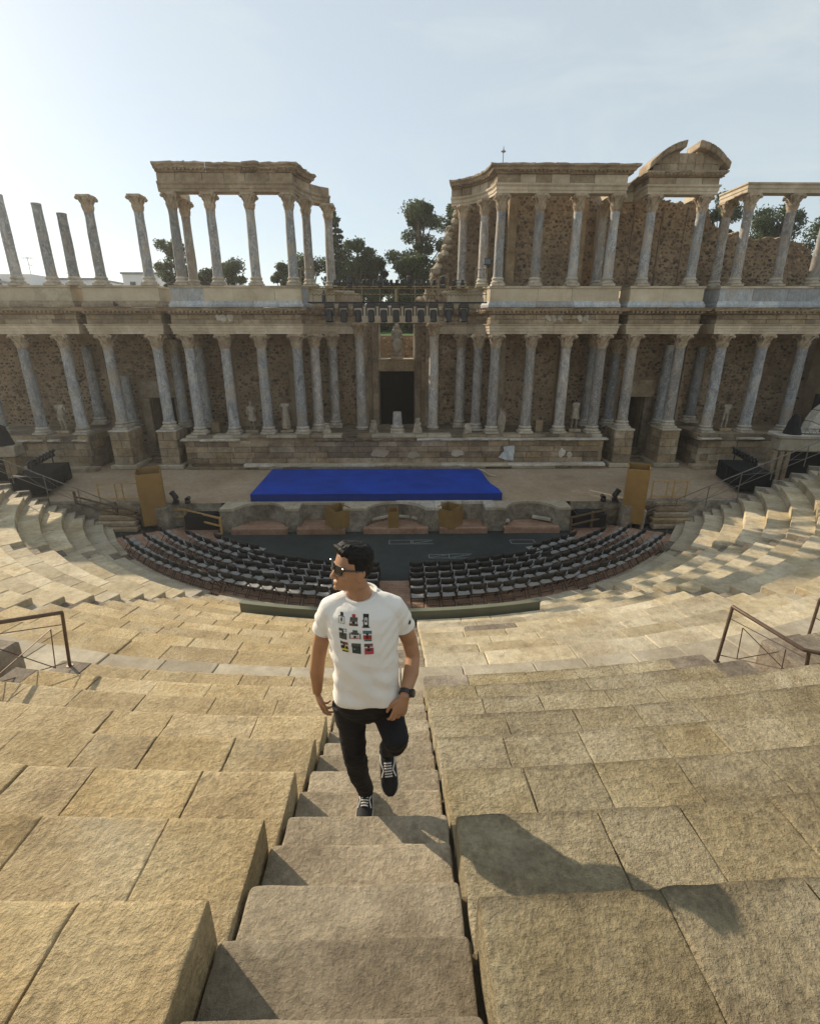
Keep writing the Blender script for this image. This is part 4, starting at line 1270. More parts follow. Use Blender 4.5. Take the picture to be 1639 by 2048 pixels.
# ---- upper entablatures
def upper_block(s):
    side = 'left' if s < 0 else 'right'
    u = empty('upper_entablature', (s * 8, 28, 15.08), f'heavy {"ragged" if s < 0 else "finely carved"} entablature on the {side} upper colonnade, curving back at its inner end', 'entablature', 'entablatures of the upper storey')
    c_ = curve_pts(s, 27.98)
    main = ([(-11.38, FRONT)] if s < 0 else [(s * 11.25, 30.3), (s * 11.25, FRONT)]) + (c_[:6] if s < 0 else c_[:7])
    if s > 0: main = list(reversed(main))
    za = 15.08
    sweep(u, main, [(-.62, za), (0, za), (0, za + .12), (.03, za + .13), (.03, za + .26), (.10, za + .34), (.10, za + .41), (-.62, za + .41)], 'architrave_block', M['arch'] if s > 0 else M['cornice'], lens=(1.6, 2.0), jz=.006)
    for i in range(len(main) - 1):
        ashlar(u, main[i], main[i + 1], za + .415, za + .80, .40, (.7, 1.4), [M['cornice']] if s < 0 else [M['cornice'], M['arch']], depth=.55, nm='frieze_block', proud=.01)
    full = main if s > 0 else main[:-2]
    sweep(u, full, [(-.6, za + .80), (.04, za + .80), (.12, za + .88), (.30, za + .92), (.34, za + 1.0), (.44, za + 1.06), (.44, za + 1.15), (-.6, za + 1.19)], 'cornice_block', M['cornice'], lens=(.7, 1.2), jz=.035 if s < 0 else .01, chip=.10 if s < 0 else .05)
    dentils(u, full, .03, .28, za + .84, za + .91, .09, .19, M['cornice'])
upper_block(-1); upper_block(1)
sb_ = empty('side_beam', (-10.95, 29.4, 15.08), 'short marble beam running back from the left outer corner of the colonnade', 'beam')
sweep(sb_, [(-11.2, 30.2), (-11.2, 28.65)], [(-.5, 15.085), (0, 15.085), (0, 15.22), (.05, 15.4), (-.5, 15.4)], 'architrave_block', M['arch'])
# pediment porch
pdm = empty('broken_pediment', (14.0, 28, 15.05), 'porch top with a broken curved pediment, right of the long entablature', 'pediment')
ppath = [(12.3, 30.0), (12.3, FRONT), (15.75, FRONT), (15.75, 30.0)]
za = 15.05
sweep(pdm, ppath, [(-.6, za), (0, za), (0, za + .13), (.03, za + .14), (.03, za + .27), (.09, za + .33), (.09, za + .40), (-.6, za + .40)], 'architrave_block', M['arch'], lens=(1.6, 2.4), jz=.005)
for i in range(3):
    ashlar(pdm, ppath[i], ppath[i + 1], za + .405, za + .72, .32, (.8, 1.4), [M['cornice'], M['arch']], depth=.5, nm='frieze_block', proud=.01)
sweep(pdm, ppath, [(-.6, za + .72), (.04, za + .72), (.20, za + .80), (.26, za + .88), (.26, za + .95), (-.6, za + .97)], 'cornice_block', M['cornice'], lens=(.8, 1.2), jz=.01, chip=.05)
dentils(pdm, ppath, .03, .25, za + .76, za + .81, .09, .2, M['cornice'])
zb = za + .97
R_ped = 2.35; zc_ = zb + .98 - R_ped
def arcz(x): return zc_ + math.sqrt(max(0, R_ped ** 2 - (x - 14.02) ** 2))
xa = 12.15; n = 12
# tympanum blocks
for k in range(8):
    x0 = 12.4 + k * .405; x1 = x0 + .395
    t0, t1 = arcz(x0) - .1, arcz(x1) - .1
    if 3 <= k <= 4: t0 = t1 = zb + .74
    zmid = zb + .3
    for (q0, q1, q2, q3) in ((zb, zb, min(zmid, t0), min(zmid, t1)), (zmid + .008, zmid + .008, t0, t1)):
        if q2 > q0 + .03 or q3 > q1 + .03:
            mm = MB(); yj = jit(.01)
            mm.hexa([(x0, FRONT + .02 + yj, q0), (x1, FRONT + .02 + yj, q1), (x1, FRONT + .9, q1), (x0, FRONT + .9, q0), (x0, FRONT + .02 + yj, max(q2, q0 + .02)), (x1, FRONT + .02 + yj, max(q3, q1 + .02)), (x1, FRONT + .9, max(q3, q1 + .02)), (x0, FRONT + .9, max(q2, q0 + .02))], .012)
            mm.build('tympanum_block', M['cornice'], pdm)
for (xl, xr) in ((12.1, 13.72), (14.32, 15.95)):
    segs = 6
    for k in range(segs):
        x0 = xl + (xr - xl) * k / segs; x1 = xl + (xr - xl) * (k + 1) / segs
        mm = MB()
        def zz(x): return zb + .02 + max(0, arcz(min(max(x, 12.0), 16.05)) - zb - .08)
        h0, h1 = .26, .26
        mm.hexa([(x0, FRONT - .34, zz(x0) - .02), (x1 - .006, FRONT - .34, zz(x1) - .02), (x1 - .006, FRONT + .9, zz(x1) - .12), (x0, FRONT + .9, zz(x0) - .12),
                 (x0, FRONT - .42, zz(x0) + h0), (x1 - .006, FRONT - .42, zz(x1) + h1), (x1 - .006, FRONT + .9, zz(x1) + h1), (x0, FRONT + .9, zz(x0) + h0)], .03)
        mm.build('curved_cornice_block', M['cornice'], pdm)
# far right beam
fb = empty('upper_beam', (19, 28, 15.13), 'bare white marble beam over the far right upper columns', 'beam')
sweep(fb, [(17.2, 30.3), (17.2, FRONT), (27, FRONT)], [(-.6, 15.13), (0, 15.13), (0, 15.30), (.03, 15.31), (.03, 15.44), (.09, 15.50), (.09, 15.56), (-.6, 15.56)], 'architrave_block', M['arch'], lens=(1.9, 2.2), jz=.005)
# linking entablature from the right colonnade back to the porch
lk = empty('linking_entablature', (11.9, 29.4, 15.05), 'recessed stretch of entablature between the right colonnade and the pediment', 'entablature')
sweep(lk, [(11.3, 29.55), (12.25, 29.55)], [(-.5, 15.05), (0, 15.05), (.03, 15.3), (.1, 15.45), (-.5, 15.45)], 'architrave_block', M['arch'])
ashlar(lk, (11.3, 29.55), (12.25, 29.55), 15.46, 15.9, .4, (.5, .9), [M['cornice']], depth=.4, nm='frieze_block')

# ---- upper rubble wall on the right
uw = empty('upper_wall', (12, 31.2, 9.9), 'high ruined rubble wall with ragged slopes behind the right upper columns', 'wall')
def ragged(pts, n=7, amp=.10):
    o = []
    for i in range(len(pts) - 1):
        (xa_, za_), (xb_, zb_) = pts[i], pts[i + 1]
        for k in range(n):
            t = k / n
            o.append((xa_ + (xb_ - xa_) * t + (jit(amp * .5) if k else 0), za_ + (zb_ - za_) * t + (jit(amp) if k else 0)))
    o.append(pts[-1]); return o
def inside(poly):
    def f(x, z):
        c = False; n_ = len(poly); j_ = n_ - 1
        for i in range(n_):
            xi, zi = poly[i]; xj, zj = poly[j_]
            if (zi > z) != (zj > z) and x < (xj - xi) * (z - zi) / (zj - zi) + xi: c = not c
            j_ = i
        return c
    return f
def wall_piece(top, zlow, y, th, nm='wall_piece', rub=True, tone=1.0, sp=.225):
    tp = ragged(top)
    poly = [(top[0][0], zlow), (top[-1][0], zlow)] + list(reversed(tp))
    m = MB(); m.slab_xz(poly, y, y + th)
    m.build(nm, M['mortar'], uw)
    if rub:
        xs_ = [p[0] for p in poly]; zs_ = [p[1] for p in poly]
        rubble(uw, inside(poly), min(xs_) - .05, max(xs_), zlow, max(zs_), y, sp=sp, tone=tone)
wall_piece([(1.6, 10.4), (1.75, 11.2), (2.0, 11.6), (2.9, 11.9), (3.0, 12.0)], 9.9, 31.2, .9, tone=1.25)
wall_piece([(2.1, 12.0), (2.35, 12.6), (2.7, 13.4), (3.15, 14.3), (3.6, 15.2), (4.2, 15.9), (6.3, 16.0)], 9.9, 31.85, .9, tone=1.15)
wall_piece([(6.05, 15.75), (10.2, 15.75)], 9.9, 30.3, .7)
m = MB(); m.box(6.2, 30.2, 12.6, .45, .35, 5.4, ch=.02); m.build('pier', M['ashlar'], uw)
m = MB(); m.box(9.95, 30.2, 12.6, .4, .35, 5.4, ch=.02); m.build('pier', M['ashlar'], uw)
rubble(uw, lambda x, z: True, 30.4, 31.8, 11.2, 15.7, 6.04, sp=.22, tone=1.2, face=(-1, 0))
wall_piece([(11.2, 15.9), (12.9, 15.85), (13.2, 15.5), (14.8, 15.45), (15.1, 15.3), (16.2, 15.35), (17.0, 15.2)], 9.9, 30.9, .8, tone=1.1)
wall_piece([(9.9, 16.0), (11.4, 16.0)], 9.9, 32.2, .5, tone=.8)
wall_piece([(16.9, 15.2), (17.2, 14.6), (17.6, 14.25), (18.4, 13.8), (19.0, 13.9), (20.0, 13.55), (21.5, 13.75), (22.6, 13.4), (23.2, 13.1), (23.7, 12.2), (24.2, 11.8), (26.5, 11.2)], 9.9, 31.0, .8, tone=1.05)
for x_ in (14.55, 15.9, 13.0):
    m = MB(); m.box(x_, 30.88, 12.5, .07, .1, 5.2); m.build('wall_seam', M['ashlar_dark'], uw)
# small collapsed stretch of wall beside the gap
m = MB(); m.box(-3.3, 31.5, 10.35, 2.4, .7, .9, ch=.05); m.build('low_wall', M['ashlar'], uw)
# broken stones along the slope
for k in range(16):
    t = k / 15; mm = MB()
    mm.blob((1.5 + 1.9 * t + jit(.1), 31.4 + jit(.3), 10.5 + 4.2 * t ** 1.1 + jit(.12)), (frng.uniform(.16, .34), .3, frng.uniform(.12, .26)), 7, 5)
    jitter_mesh(mm, .05, k); mm.build('loose_stone', M['slab'], uw)
# lightning rod
lr = empty('lightning_rod', (5.25, 28.6, 16.25), 'thin lightning rod rising from the right cornice corner', 'lightning rod')
mm = MB(); mm.tube([(5.25, 28.6, 16.2), (5.25, 28.6, 17.15)], .018, 6); mm.build('mast', M['steel'], lr)
mm = MB(); mm.box(5.25, 28.6, 16.95, .22, .06, .05); mm.tube([(5.25, 28.6, 16.9), (5.25, 28.6, 17.02)], .05, 8); mm.build('head', M['steel'], lr)
# a small bird on the left cornice
bd = MB(); bd.blob((-14.2, 27.6, 10.02), (.09, .16, .08)); bd.blob((-14.2, 27.5, 10.12), .05); bd.tube([(-14.2, 27.7, 10.02), (-14.2, 27.88, 9.97)], [.04, .015], 6)
bd.build('bird', M['black'], None, True, label='small dark pigeon sitting on the cornice left of the colonnade', cat='bird')

# ---- statues
def skin_mesh(name, verts, edges, radii, mat, sub=2, root=0):
    me = bpy.data.meshes.new(name); me.from_pydata(verts, edges, [])
    o = bpy.data.objects.new(name, me); COL.objects.link(o)
    md = o.modifiers.new('s', 'SKIN'); 
    lay = me.skin_vertices[0].data
    for i, r_ in enumerate(radii):
        lay[i].radius = (r_, r_) if not isinstance(r_, tuple) else r_
    lay[root].use_root = True
    md.use_smooth_shade = True
    sd = o.modifiers.new('u', 'SUBSURF'); sd.levels = sub; sd.render_levels = sub
    dg = bpy.context.evaluated_depsgraph_get()
    me2 = bpy.data.meshes.new_from_object(o.evaluated_get(dg))
    bpy.data.objects.remove(o); me2.name = name
    me2.materials.clear(); me2.materials.append(mat)
    me2.polygons.foreach_set('use_smooth', [True] * len(me2.polygons))
    return me2
def drape(me, z0, z1, amp, fr=26):
    for v in me.vertices:
        if z0 < v.co.z < z1:
            a = math.atan2(v.co.y, v.co.x)
            d = math.sin(a * 7 + v.co.z * 3 + math.sin(v.co.z * fr * .3)) * amp + noise.noise(v.co * 9) * amp
            v.co.x += math.cos(a) * d; v.co.y += math.sin(a) * d
def statue(x, y, z, label, head=True, arms=(1, 1), h=1.72, skirt=True, rz=0, robe=False, cat='statue'):
    s = empty('statue', (x, y, z), label, cat, 'marble statues between the columns', rz=rz)
    k = h / 1.75
    V = [(0, 0, .95), (0, -.01, 1.15), (0, 0, 1.38), (0, 0, 1.5), (.1, .0, .88), (.11, -.05, .5), (.12, .02, .08), (.12, -.12, .03), (-.1, 0, .88), (-.13, -.02, .5), (-.14, .06, .08), (-.15, -.08, .03)]
    E = [(0, 1), (1, 2), (2, 3), (0, 4), (4, 5), (5, 6), (6, 7), (0, 8), (8, 9), (9, 10), (10, 11)]
    Rr = [(.17, .13), (.15, .115), (.19, .13), .075, .105, .072, .05, .045, .105, .072, .05, .045]
    for sg, on in ((1, arms[0]), (-1, arms[1])):
        n0 = len(V)
        V += [(sg * .22, 0, 1.4)]; E += [(2, n0)]; Rr += [.075]
        if on:
            V += [(sg * .28, .02, 1.12)]; E += [(n0, n0 + 1)]; Rr += [.055]
            if on > 1:
                V += [(sg * .2, -.18, .98)]; E += [(n0 + 1, n0 + 2)]; Rr += [.045]
    if head:
        n0 = len(V); V += [(0, -.01, 1.58), (0, -.02, 1.68)]; E += [(3, n0), (n0, n0 + 1)]; Rr += [.085, .095]
    V = [(a * k, b * k, c * k + .16) for a, b, c in V]
    Rr = [(r_[0] * k, r_[1] * k) if isinstance(r_, tuple) else r_ * k for r_ in Rr]
    me = skin_mesh('figure', V, E, Rr, M['statue'])
    drape(me, .3, 1.6 * k, .012)
    o = bpy.data.objects.new('figure', me); COL.objects.link(o); o.parent = s
    if skirt or robe:
        mm = MB()
        zt = (1.18 if not robe else 1.3) * k + .16; zl = (.58 if not robe else .05) * k + .16
        rings = 9; n = 30; vs_ = []; fs_ = []
        for q in range(rings):
            t = q / (rings - 1); zz = zt + (zl - zt) * t
            for p in range(n):
                a = 2 * PI * p / n
                f_ = 1 + .10 * t * math.sin(a * 8 + zz * 2.2) + .05 * math.sin(a * 3 + 1)
                rx = (.165 + .085 * t) * k * f_; ry = (.125 + .085 * t) * k * f_
                vs_.append((rx * math.cos(a), ry * math.sin(a), zz + .04 * math.sin(a * 2) * t))
        for q in range(rings - 1):
            for p in range(n):
                fs_.append((q * n + p, (q + 1) * n + p, (q + 1) * n + (p + 1) % n, q * n + (p + 1) % n))
        fs_.append(tuple(range(n))); fs_.append(tuple(reversed(range((rings - 1) * n, rings * n))))
        mm.add(vs_, fs_); mm.build('drapery', M['statue'], s, True, local=True)
    if head:
        mm = MB(); mm.blob((0, .0, 1.69 * k + .16), (.098 * k, .11 * k, .12 * k), 12, 8); mm.blob((0, -.105 * k, 1.67 * k + .16), (.018, .025, .03), 6, 5)
        mm.build('head', M['statue'], s, True, local=True)
    mm = MB(); mm.box(0, 0, .08, .72, .55, .16, ch=.02); mm.build('plinth', M['ashlar'], s, local=True)
    return s
statue(-18.95, 28.7, 3.3, 'weathered headless cuirassed statue with plinth on the far left podium', head=False, arms=(1, 1), h=1.7)
statue(-8.28, 28.7, 3.3, 'standing statue in a short tunic between two left middle columns', arms=(1, 2), h=1.55)
statue(-6.35, 28.7, 3.3, 'headless draped statue beside the curved recess, left of the door', head=False, arms=(1, 1), h=1.75, robe=True, rz=.3)
statue(10.2, 28.7, 3.3, 'pale headless nude torso statue with hip cloth near the right corner', head=False, arms=(0, 0), h=1.75)
statue(19.0, 28.8, 3.3, 'headless statue leaning between the first far right columns', head=False, arms=(1, 0), h=1.6, skirt=False)
# goddess in the opening above the door
gs = statue(0.0, 30.7, 7.22, 'veiled draped goddess statue in the opening above the central door', arms=(2, 2), h=1.75, robe=True)
mm = MB(); mm.blob((0, .03, 1.78), (.15, .15, .2), 12, 8); mm.blob((0, .08, 1.5), (.24, .13, .3), 12, 8); mm.blob((0, -.12, .75), (.3, .25, .42), 14, 8); jitter_mesh(mm, .012, 3)
mm.build('veil', M['statue'], gs, True, local=True)
# weathered torsos and fragments standing on the podium edge
for (x, y, h_, lab) in [(5.9, 28.6, 1.3, 'broken standing torso fragment right of the curved recess'), (-1.35, 28.3, .75, 'jagged marble fragment standing left of the column stub'), (1.15, 28.3, .85, 'jagged marble fragment standing right of the column stub'), (-4.0, 28.3, .6, 'broken column piece lying left of the central door'), (4.0, 28.25, .55, 'broken column piece lying right of the central door')]:
    s = MB(); n = 9; rings = 7
    r0 = .3 if h_ > 1 else .26
    vs_ = []; fs_ = []
    for q in range(rings):
        t = q / (rings - 1)
        for p in range(n):
            a = 2 * PI * p / n
            rr = r0 * (1 - .62 * t ** 1.3) * (1 + jit(.16))
            if h_ > 1: rr = r0 * (.75 + .35 * math.sin(t * PI * 1.1)) * (1 + jit(.12))
            vs_.append((x + rr * math.cos(a) + .1 * t * jit(1), y + rr * .8 * math.sin(a), 3.28 + h_ * t + jit(.03)))
    for q in range(rings - 1):
        for p in range(n): fs_.append((q * n + p, q * n + (p + 1) % n, (q + 1) * n + (p + 1) % n, (q + 1) * n + p))
    fs_ += [tuple(reversed(range(n))), tuple(range((rings - 1) * n, rings * n))]
    s.add(vs_, fs_); s.build('marble_fragment', M['statue'], label=lab, cat='fragment', group='broken marble pieces on the podium')
for (x, sx, sz, lab) in [(-10.35, .45, .62, 'small square brown stone block left of the tunic statue'), (8.15, .42, .65, 'small square brown stone block between two right columns')]:
    s = MB(); s.box(x, 28.75, 3.3 + sz / 2, sx, .4, sz, ch=.02); s.build('stone_block', M['ashlar'], label=lab, cat='stone block')
# ---------------------------------------------------------------- things on the stage and in the orchestra
prng = random.Random(21)
# blue platform: low deck with a carpet, its far right corner eaten away in a curve
bp_ = empty('blue_platform', (-1, 24.7, 1.4), 'low wide stage platform covered in bright blue carpet', 'platform')
poly = [(-6.82, 22.95), (4.9, 22.95), (4.86, 23.6), (4.6, 24.3), (4.35, 25.0), (4.22, 25.9), (4.3, 26.6), (4.15, 27.1), (-6.95, 27.15)]
poly = [(-6.9, 22.52), (5.0, 22.52), (4.95, 23.3), (4.72, 24.1), (4.66, 24.8), (4.62, 26.0), (4.5, 27.0), (-6.95, 27.15)]
m = MB(); m.prism(poly, 1.17, 1.50); m.build('skirt', M['blue_side'], bp_)
m = MB(); m.prism([(x * 1.0 + (.0), y) for x, y in poly], 1.502, 1.52); m.build('carpet', M['blue'], bp_)
# pale torn strip lying at the back right corner
m = MB(); m.tube([(4.5, 27.2, 1.46), (4.72, 26.6, 1.52), (4.98, 26.0, 1.45), (5.3, 25.75, 1.43)], [.05, .05, .045, .03], 6)
m.build('cable', M['white'], None, True, label='pale curved cable lying off the back right corner of the blue platform', cat='cable')

# open topped bronze coloured boxes
def gold_box(x, y, z0, z1, w_, rz, label, grp='bronze coloured open boxes'):
    g_ = empty('bronze_box', (x, y, z0), label, 'box', grp, rz=rz)
    h = z1 - z0
    for k in range(4):
        a = k * PI / 2
        mm = MB()
        if k == 0:      # front panel a little lower, like an open lid
            mm.box(0, -w_ / 2, h / 2 - .05, w_ - .004, .03, h - .1)
        else:
            mm.box(math.sin(a) * w_ / 2, -math.cos(a) * w_ / 2, h / 2, w_ - .036, .03, h, rz=a)
        mm.build('panel', M['gold'], g_, local=True)
    mm = MB()
    for sx in (-1, 1):
        for sy in (-1, 1):
            mm.box(sx * (w_ / 2), sy * (w_ / 2), h / 2, .045, .045, h + .01)
    mm.build('corner_trim', M['gold'], g_, local=True)
    mm = MB(); mm.box(0, 0, .12, w_ - .05, w_ - .05, .04); mm.build('bottom', M['gold'], g_, local=True)
gold_box(-11.25, 22.1, .35, 2.86, .98, R(24), 'tall bronze coloured box standing at the left end of the stage')
gold_box(11.1, 22.0, .3, 2.98, .90, R(-24), 'tall bronze coloured box standing at the right end of the stage')
gold_box(-2.72, 21.6, .285, 1.20, .80, R(38), 'short bronze coloured box in the square niche left of the middle')
gold_box(2.45, 21.6, .285, 1.22, .80, R(-38), 'short bronze coloured box in the square niche right of the middle')
gold_box(-.17, 21.45, .285, 1.16, .42, R(3), 'narrow bronze coloured box in front of the middle curved niche')

# stage lamps: base, yoke, tilting head
def lamp(x, y, z, hang, h, label, group, tilt=.3, yaw=0.0, sz=1.0):
    l_ = empty('stage_light', (x, y, z), label, 'stage light', group, rz=yaw)
    s = -1 if hang else 1
    k = h / .62 * sz
    m = MB(); m.box(0, 0, s * .07 * k, .34 * k, .26 * k, .14 * k, ch=.02 * k)
    if hang: m.box(-.1 * k, 0, .03, .05, .05, .08); m.box(.1 * k, 0, .03, .05, .05, .08)
    m.build('base', M['black'], l_, local=True)
    m = MB()
    for q in (-1, 1): m.box(q * .17 * k, 0, s * .27 * k, .05 * k, .13 * k, .28 * k, ch=.01)
    m.build('yoke', M['black'], l_, local=True)
    Mx = Matrix.Translation((0, 0, s * .36 * k)) @ Matrix.Rotation(tilt, 4, 'X')
    m = MB()
    prof = [(.06 * k, -.16 * k), (.115 * k, -.13 * k), (.13 * k, 0), (.12 * k, .12 * k), (.135 * k, .24 * k), (.12 * k, .26 * k)]
    m.lathe([(r_, s * z_) for r_, z_ in prof], n=12)
    m.v = [tuple(Mx @ Vector(p)) for p in m.v]
    m.build('head', M['black'], l_, True, local=True)
    m = MB(); m.lathe([(.10 * k, s * .262 * k), (.06 * k, s * .28 * k)], n=12); m.v = [tuple(Mx @ Vector(p)) for p in m.v]
    m.build('lens', M['lens'], l_, True, local=True)
    return l_
XH = [-3.37, -2.66, -1.93, -1.27, -0.63, -0.01, 0.63, 1.26, 1.89, 2.66, 3.43]
XT = [-3.06, -2.83, -2.33, -1.91, -1.61, -1.38, -1.08, -0.76, -0.44, -0.23, 0.05, 0.31, 0.65, 1.03, 1.34, 1.61, 1.92, 2.34, 2.95, 3.34]
BIG = {2, 7, 12, 17}
num = ['first', 'second', 'third', 'fourth', 'fifth', 'sixth', 'seventh', 'eighth', 'ninth', 'tenth', 'eleventh', 'twelfth', 'thirteenth', 'fourteenth', 'fifteenth', 'sixteenth', 'seventeenth', 'eighteenth', 'nineteenth', 'twentieth']
for k, x in enumerate(XH):
    lamp(x, 27.3, 10.06, True, .86, f'black moving head hanging under the lighting bridge, {num[k]} from the left', 'stage lights hanging under the bridge', tilt=prng.uniform(-.12, .12))
for k, x in enumerate(XT):
    lamp(x, 27.5, 10.80, False, .52 if k in BIG else .36, f'{"large" if k in BIG else "small"} black lamp standing on top of the lighting bridge, {num[k]} from the left', 'stage lights on top of the bridge', tilt=prng.uniform(-.35, .35), yaw=prng.uniform(-.4, .4), sz=1.05)
tr = empty('lighting_bridge', (0, 27.7, 10.1), 'yellowed scaffold bridge carrying stage lights across the facade gap', 'scaffold')
m = MB()
for z in (10.12, ): m.tube([(-4.45, 27.3, z), (4.6, 27.3, z)], .035, 6)
m.box(0, 27.72, 10.13, 8.9, .8, .04)
m.build('deck', M['black'], tr)
m = MB()
for z in (10.5, 10.86): m.tube([(-4.45, 27.42, z), (4.6, 27.42, z)], .022, 6)
m.tube([(-4.45, 27.5, 10.78), (4.6, 27.5, 10.78)], .03, 6)
m.build('rail', M['scaffold'], tr)
for k in range(11):
    x = -4.4 + 8.95 * k / 10
    m = MB(); m.tube([(x, 27.42, 10.1), (x, 27.42, 10.9)], .024, 6); m.tube([(x, 27.42, 10.86), (x, 28.05, 10.86)], .018, 6)
    m.build('post', M['scaffold'], tr)
m = MB()
for k in range(40):
    x = -4.2 + 8.4 * k / 39
    m.tube([(x, 27.4, 10.5 + prng.uniform(-.02, .02)), (x + .1, 27.38, 10.42), (x + .21, 27.4, 10.5)], .012, 4)
m.build('cable', M['black'], tr)
m = MB(); m.tube([(-.01, 27.33, 10.14), (-.01, 27.33, 10.75)], .06, 6); m.build('ladder_post', M['scaffold'], tr)
for s, x0 in ((-1, -4.55), (1, 4.35)):
    gl = empty('access_ladder', (x0, 28.2, 10.9), f'yellow steel guard frame at the {"left" if s < 0 else "right"} end of the lighting bridge', 'guard rail')
    m = MB()
    for dx in (-.28, .28):
        m.tube([(x0 + dx, 28.0, 10.1), (x0 + dx, 28.0, 11.75), (x0 + dx * .7, 28.3, 11.85), (x0 + dx * .7, 28.5, 11.7)], .022, 6)
    m.build('upright', M['scaffold'], gl)
    for z in (11.0, 11.35, 11.7):
        m = MB(); m.tube([(x0 - .28, 28.0, z), (x0 + .28, 28.0, z)], .02, 6); m.build('rung', M['scaffold'], gl)
fl = empty('floodlight', (4.55, 27.6, 11.9), 'square black floodlight on the right guard frame of the bridge', 'floodlight')
m = MB(); m.box(4.55, 27.6, 12.02, .38, .16, .30, rz=.35, ch=.02); m.build('housing', M['black'], fl)
m = MB(); m.box(4.56, 27.51, 12.02, .30, .03, .22, rz=.35); m.build('lens', M['lens'], fl)
m = MB(); m.tube([(4.55, 27.7, 11.5), (4.55, 27.68, 11.9)], .02, 6); m.build('bracket', M['black'], fl)
# bottle shaped dark thing on the bridge
m = MB(); m.lathe([(.1, 0), (.1, .35), (.05, .45), (.04, .55)], (-3.65, 27.5, 10.16), 10); m.build('gas_bottle', M['black'], None, True, label='dark upright cylinder standing at the left end of the bridge', cat='cylinder')

# draped lamp stands at both sides of the stage
def lamp_stand(s):
    side = 'left' if s < 0 else 'right'
    A = Vector((s * 17.3, 26.0, 1.4)); B = Vector((s * 16.75, 23.2, 1.4))
    d = (B - A).normalized(); n_ = Vector((d.y, -d.x, 0)) * s
    if n_.x * s < 0: n_ = -n_
    r_ = empty('draped_riser', tuple((A + B) / 2), f'long black draped riser at the {side} side of the stage', 'riser', 'black risers at the stage sides')
    m = MB(); C_, D_ = B + n_ * 1.5, A + n_ * 1.5
    up = Vector((0, 0, .86))
    c = [A, B, C_, D_]
    if s < 0: c = [D_, C_, B, A]
    m.hexa(c + [p + up for p in c], .03); m.build('drape', M['black_cloth'], r_)
    for k in range(9):
        t = (k + .5) / 9; p = A + (B - A) * t - n_ * .012
        m = MB(); m.tube([p + Vector((0, 0, .02)), p + Vector((0, 0, .84))], [.035, .02], 6); m.build('drape_fold', M['black_cloth'], r_)
    st_ = empty('lamp_bar', tuple(A + n_ * .7), f'black bar on posts over the {side} draped riser', 'lamp bar', 'lamp bars at the stage sides')
    o1, o2 = A + n_ * .6 + Vector((0, 0, 1.25)), B + n_ * .6 + Vector((0, 0, 1.25))
    m = MB(); m.tube([o1, o2], .035, 6); m.build('bar', M['black'], st_)
    for t in (.12, .5, .88):
        p = o1 + (o2 - o1) * t; m = MB(); m.tube([p, p - Vector((0, 0, .42))], .03, 6); m.build('post', M['black'], st_)
    for k in range(8):
        p = o1 + (o2 - o1) * ((k + .5) / 8)
        lamp(p.x, p.y, p.z + .02, False, .30, f'small black lamp on the {side} stage side bar, {num[k]} from its far end', 'small lamps on the stage side bars', tilt=.7, yaw=s * 1.2 + PI, sz=1.15)
lamp_stand(-1); lamp_stand(1)
for s in (-1, 1):
    side = 'left' if s < 0 else 'right'
    lamp(s * 10.3, 22.25, 1.17, False, .62, f'black moving head on the stage edge beside the {side} tall bronze box', 'moving heads on the stage edge', tilt=.5, yaw=s * 1.3)
    lamp(s * 9.75, 22.25, 1.17, False, .40, f'small tilted black lamp on the stage edge near the {side} tall bronze box', 'small lamps on the stage edge', tilt=1.0, yaw=-s * 1.2)
    # dark equipment in the recess beside the stage front wall
    q = empty('equipment_case', (s * 9.0, 22.3, 0), f'black equipment case in the recess at the {side} end of the stage front', 'case', 'equipment cases beside the stage front')
    m = MB(); m.box(s * 9.05, 22.0, .38, 1.5, .6, .76, ch=.03); m.build('case_body', M['black'], q)
    m = MB(); m.box(s * 9.05, 21.95, .79, 1.3, .5, .05, ch=.02); m.build('lid', M['black_cloth'], q)

# concrete blocks closing the stage at both ends, with low steps
for s in (-1, 1):
    side = 'left' if s < 0 else 'right'
    b = empty('end_block', (s * 9.3, 22.9, 0), f'concrete recess wall at the {side} end of the stage front', 'wall', 'recess walls beside the stage front')
    m = MB(); m.box(s * 9.55, 22.5, .56, 2.6, .3, 1.16); m.build('rear_wall', M['concrete'], b)
    m = MB(); m.box(s * 10.75, 22.1, .56, .5, 1.0, 1.17, ch=.02); m.build('side_wall', M['concrete'], b)
    q = empty('stone_steps', (s * 13.0, 22.3, 0), f'rough stone steps climbing to the stage at the {side} end', 'steps', 'rough steps at the stage ends')
    for k in range(5):
        m = MB(); m.box(s * (12.9 + .05 * k + prng.uniform(-.05, .05)), 21.75 + .19 * k, .12 + .225 * k, 1.9 - .1 * k, .45, .22, rz=prng.uniform(-.04, .04), ch=.04); jitter_mesh(m, .012, k)
        m.build('step', M['ashlar'], q)
wp = empty('white_post', (11.5, 21.85, 0), 'short white leaning post by the right tall bronze box', 'post')
m = MB(); m.tube([(11.5, 21.7, 0), (11.55, 21.75, .8)], .085, 10); m.build('post', M['base'], wp, True)
m = MB(); m.lathe([(.085, 0), (.1, .04), (.06, .12)], (11.55, 21.75, .8), 10); m.build('cap', M['base'], wp, True)

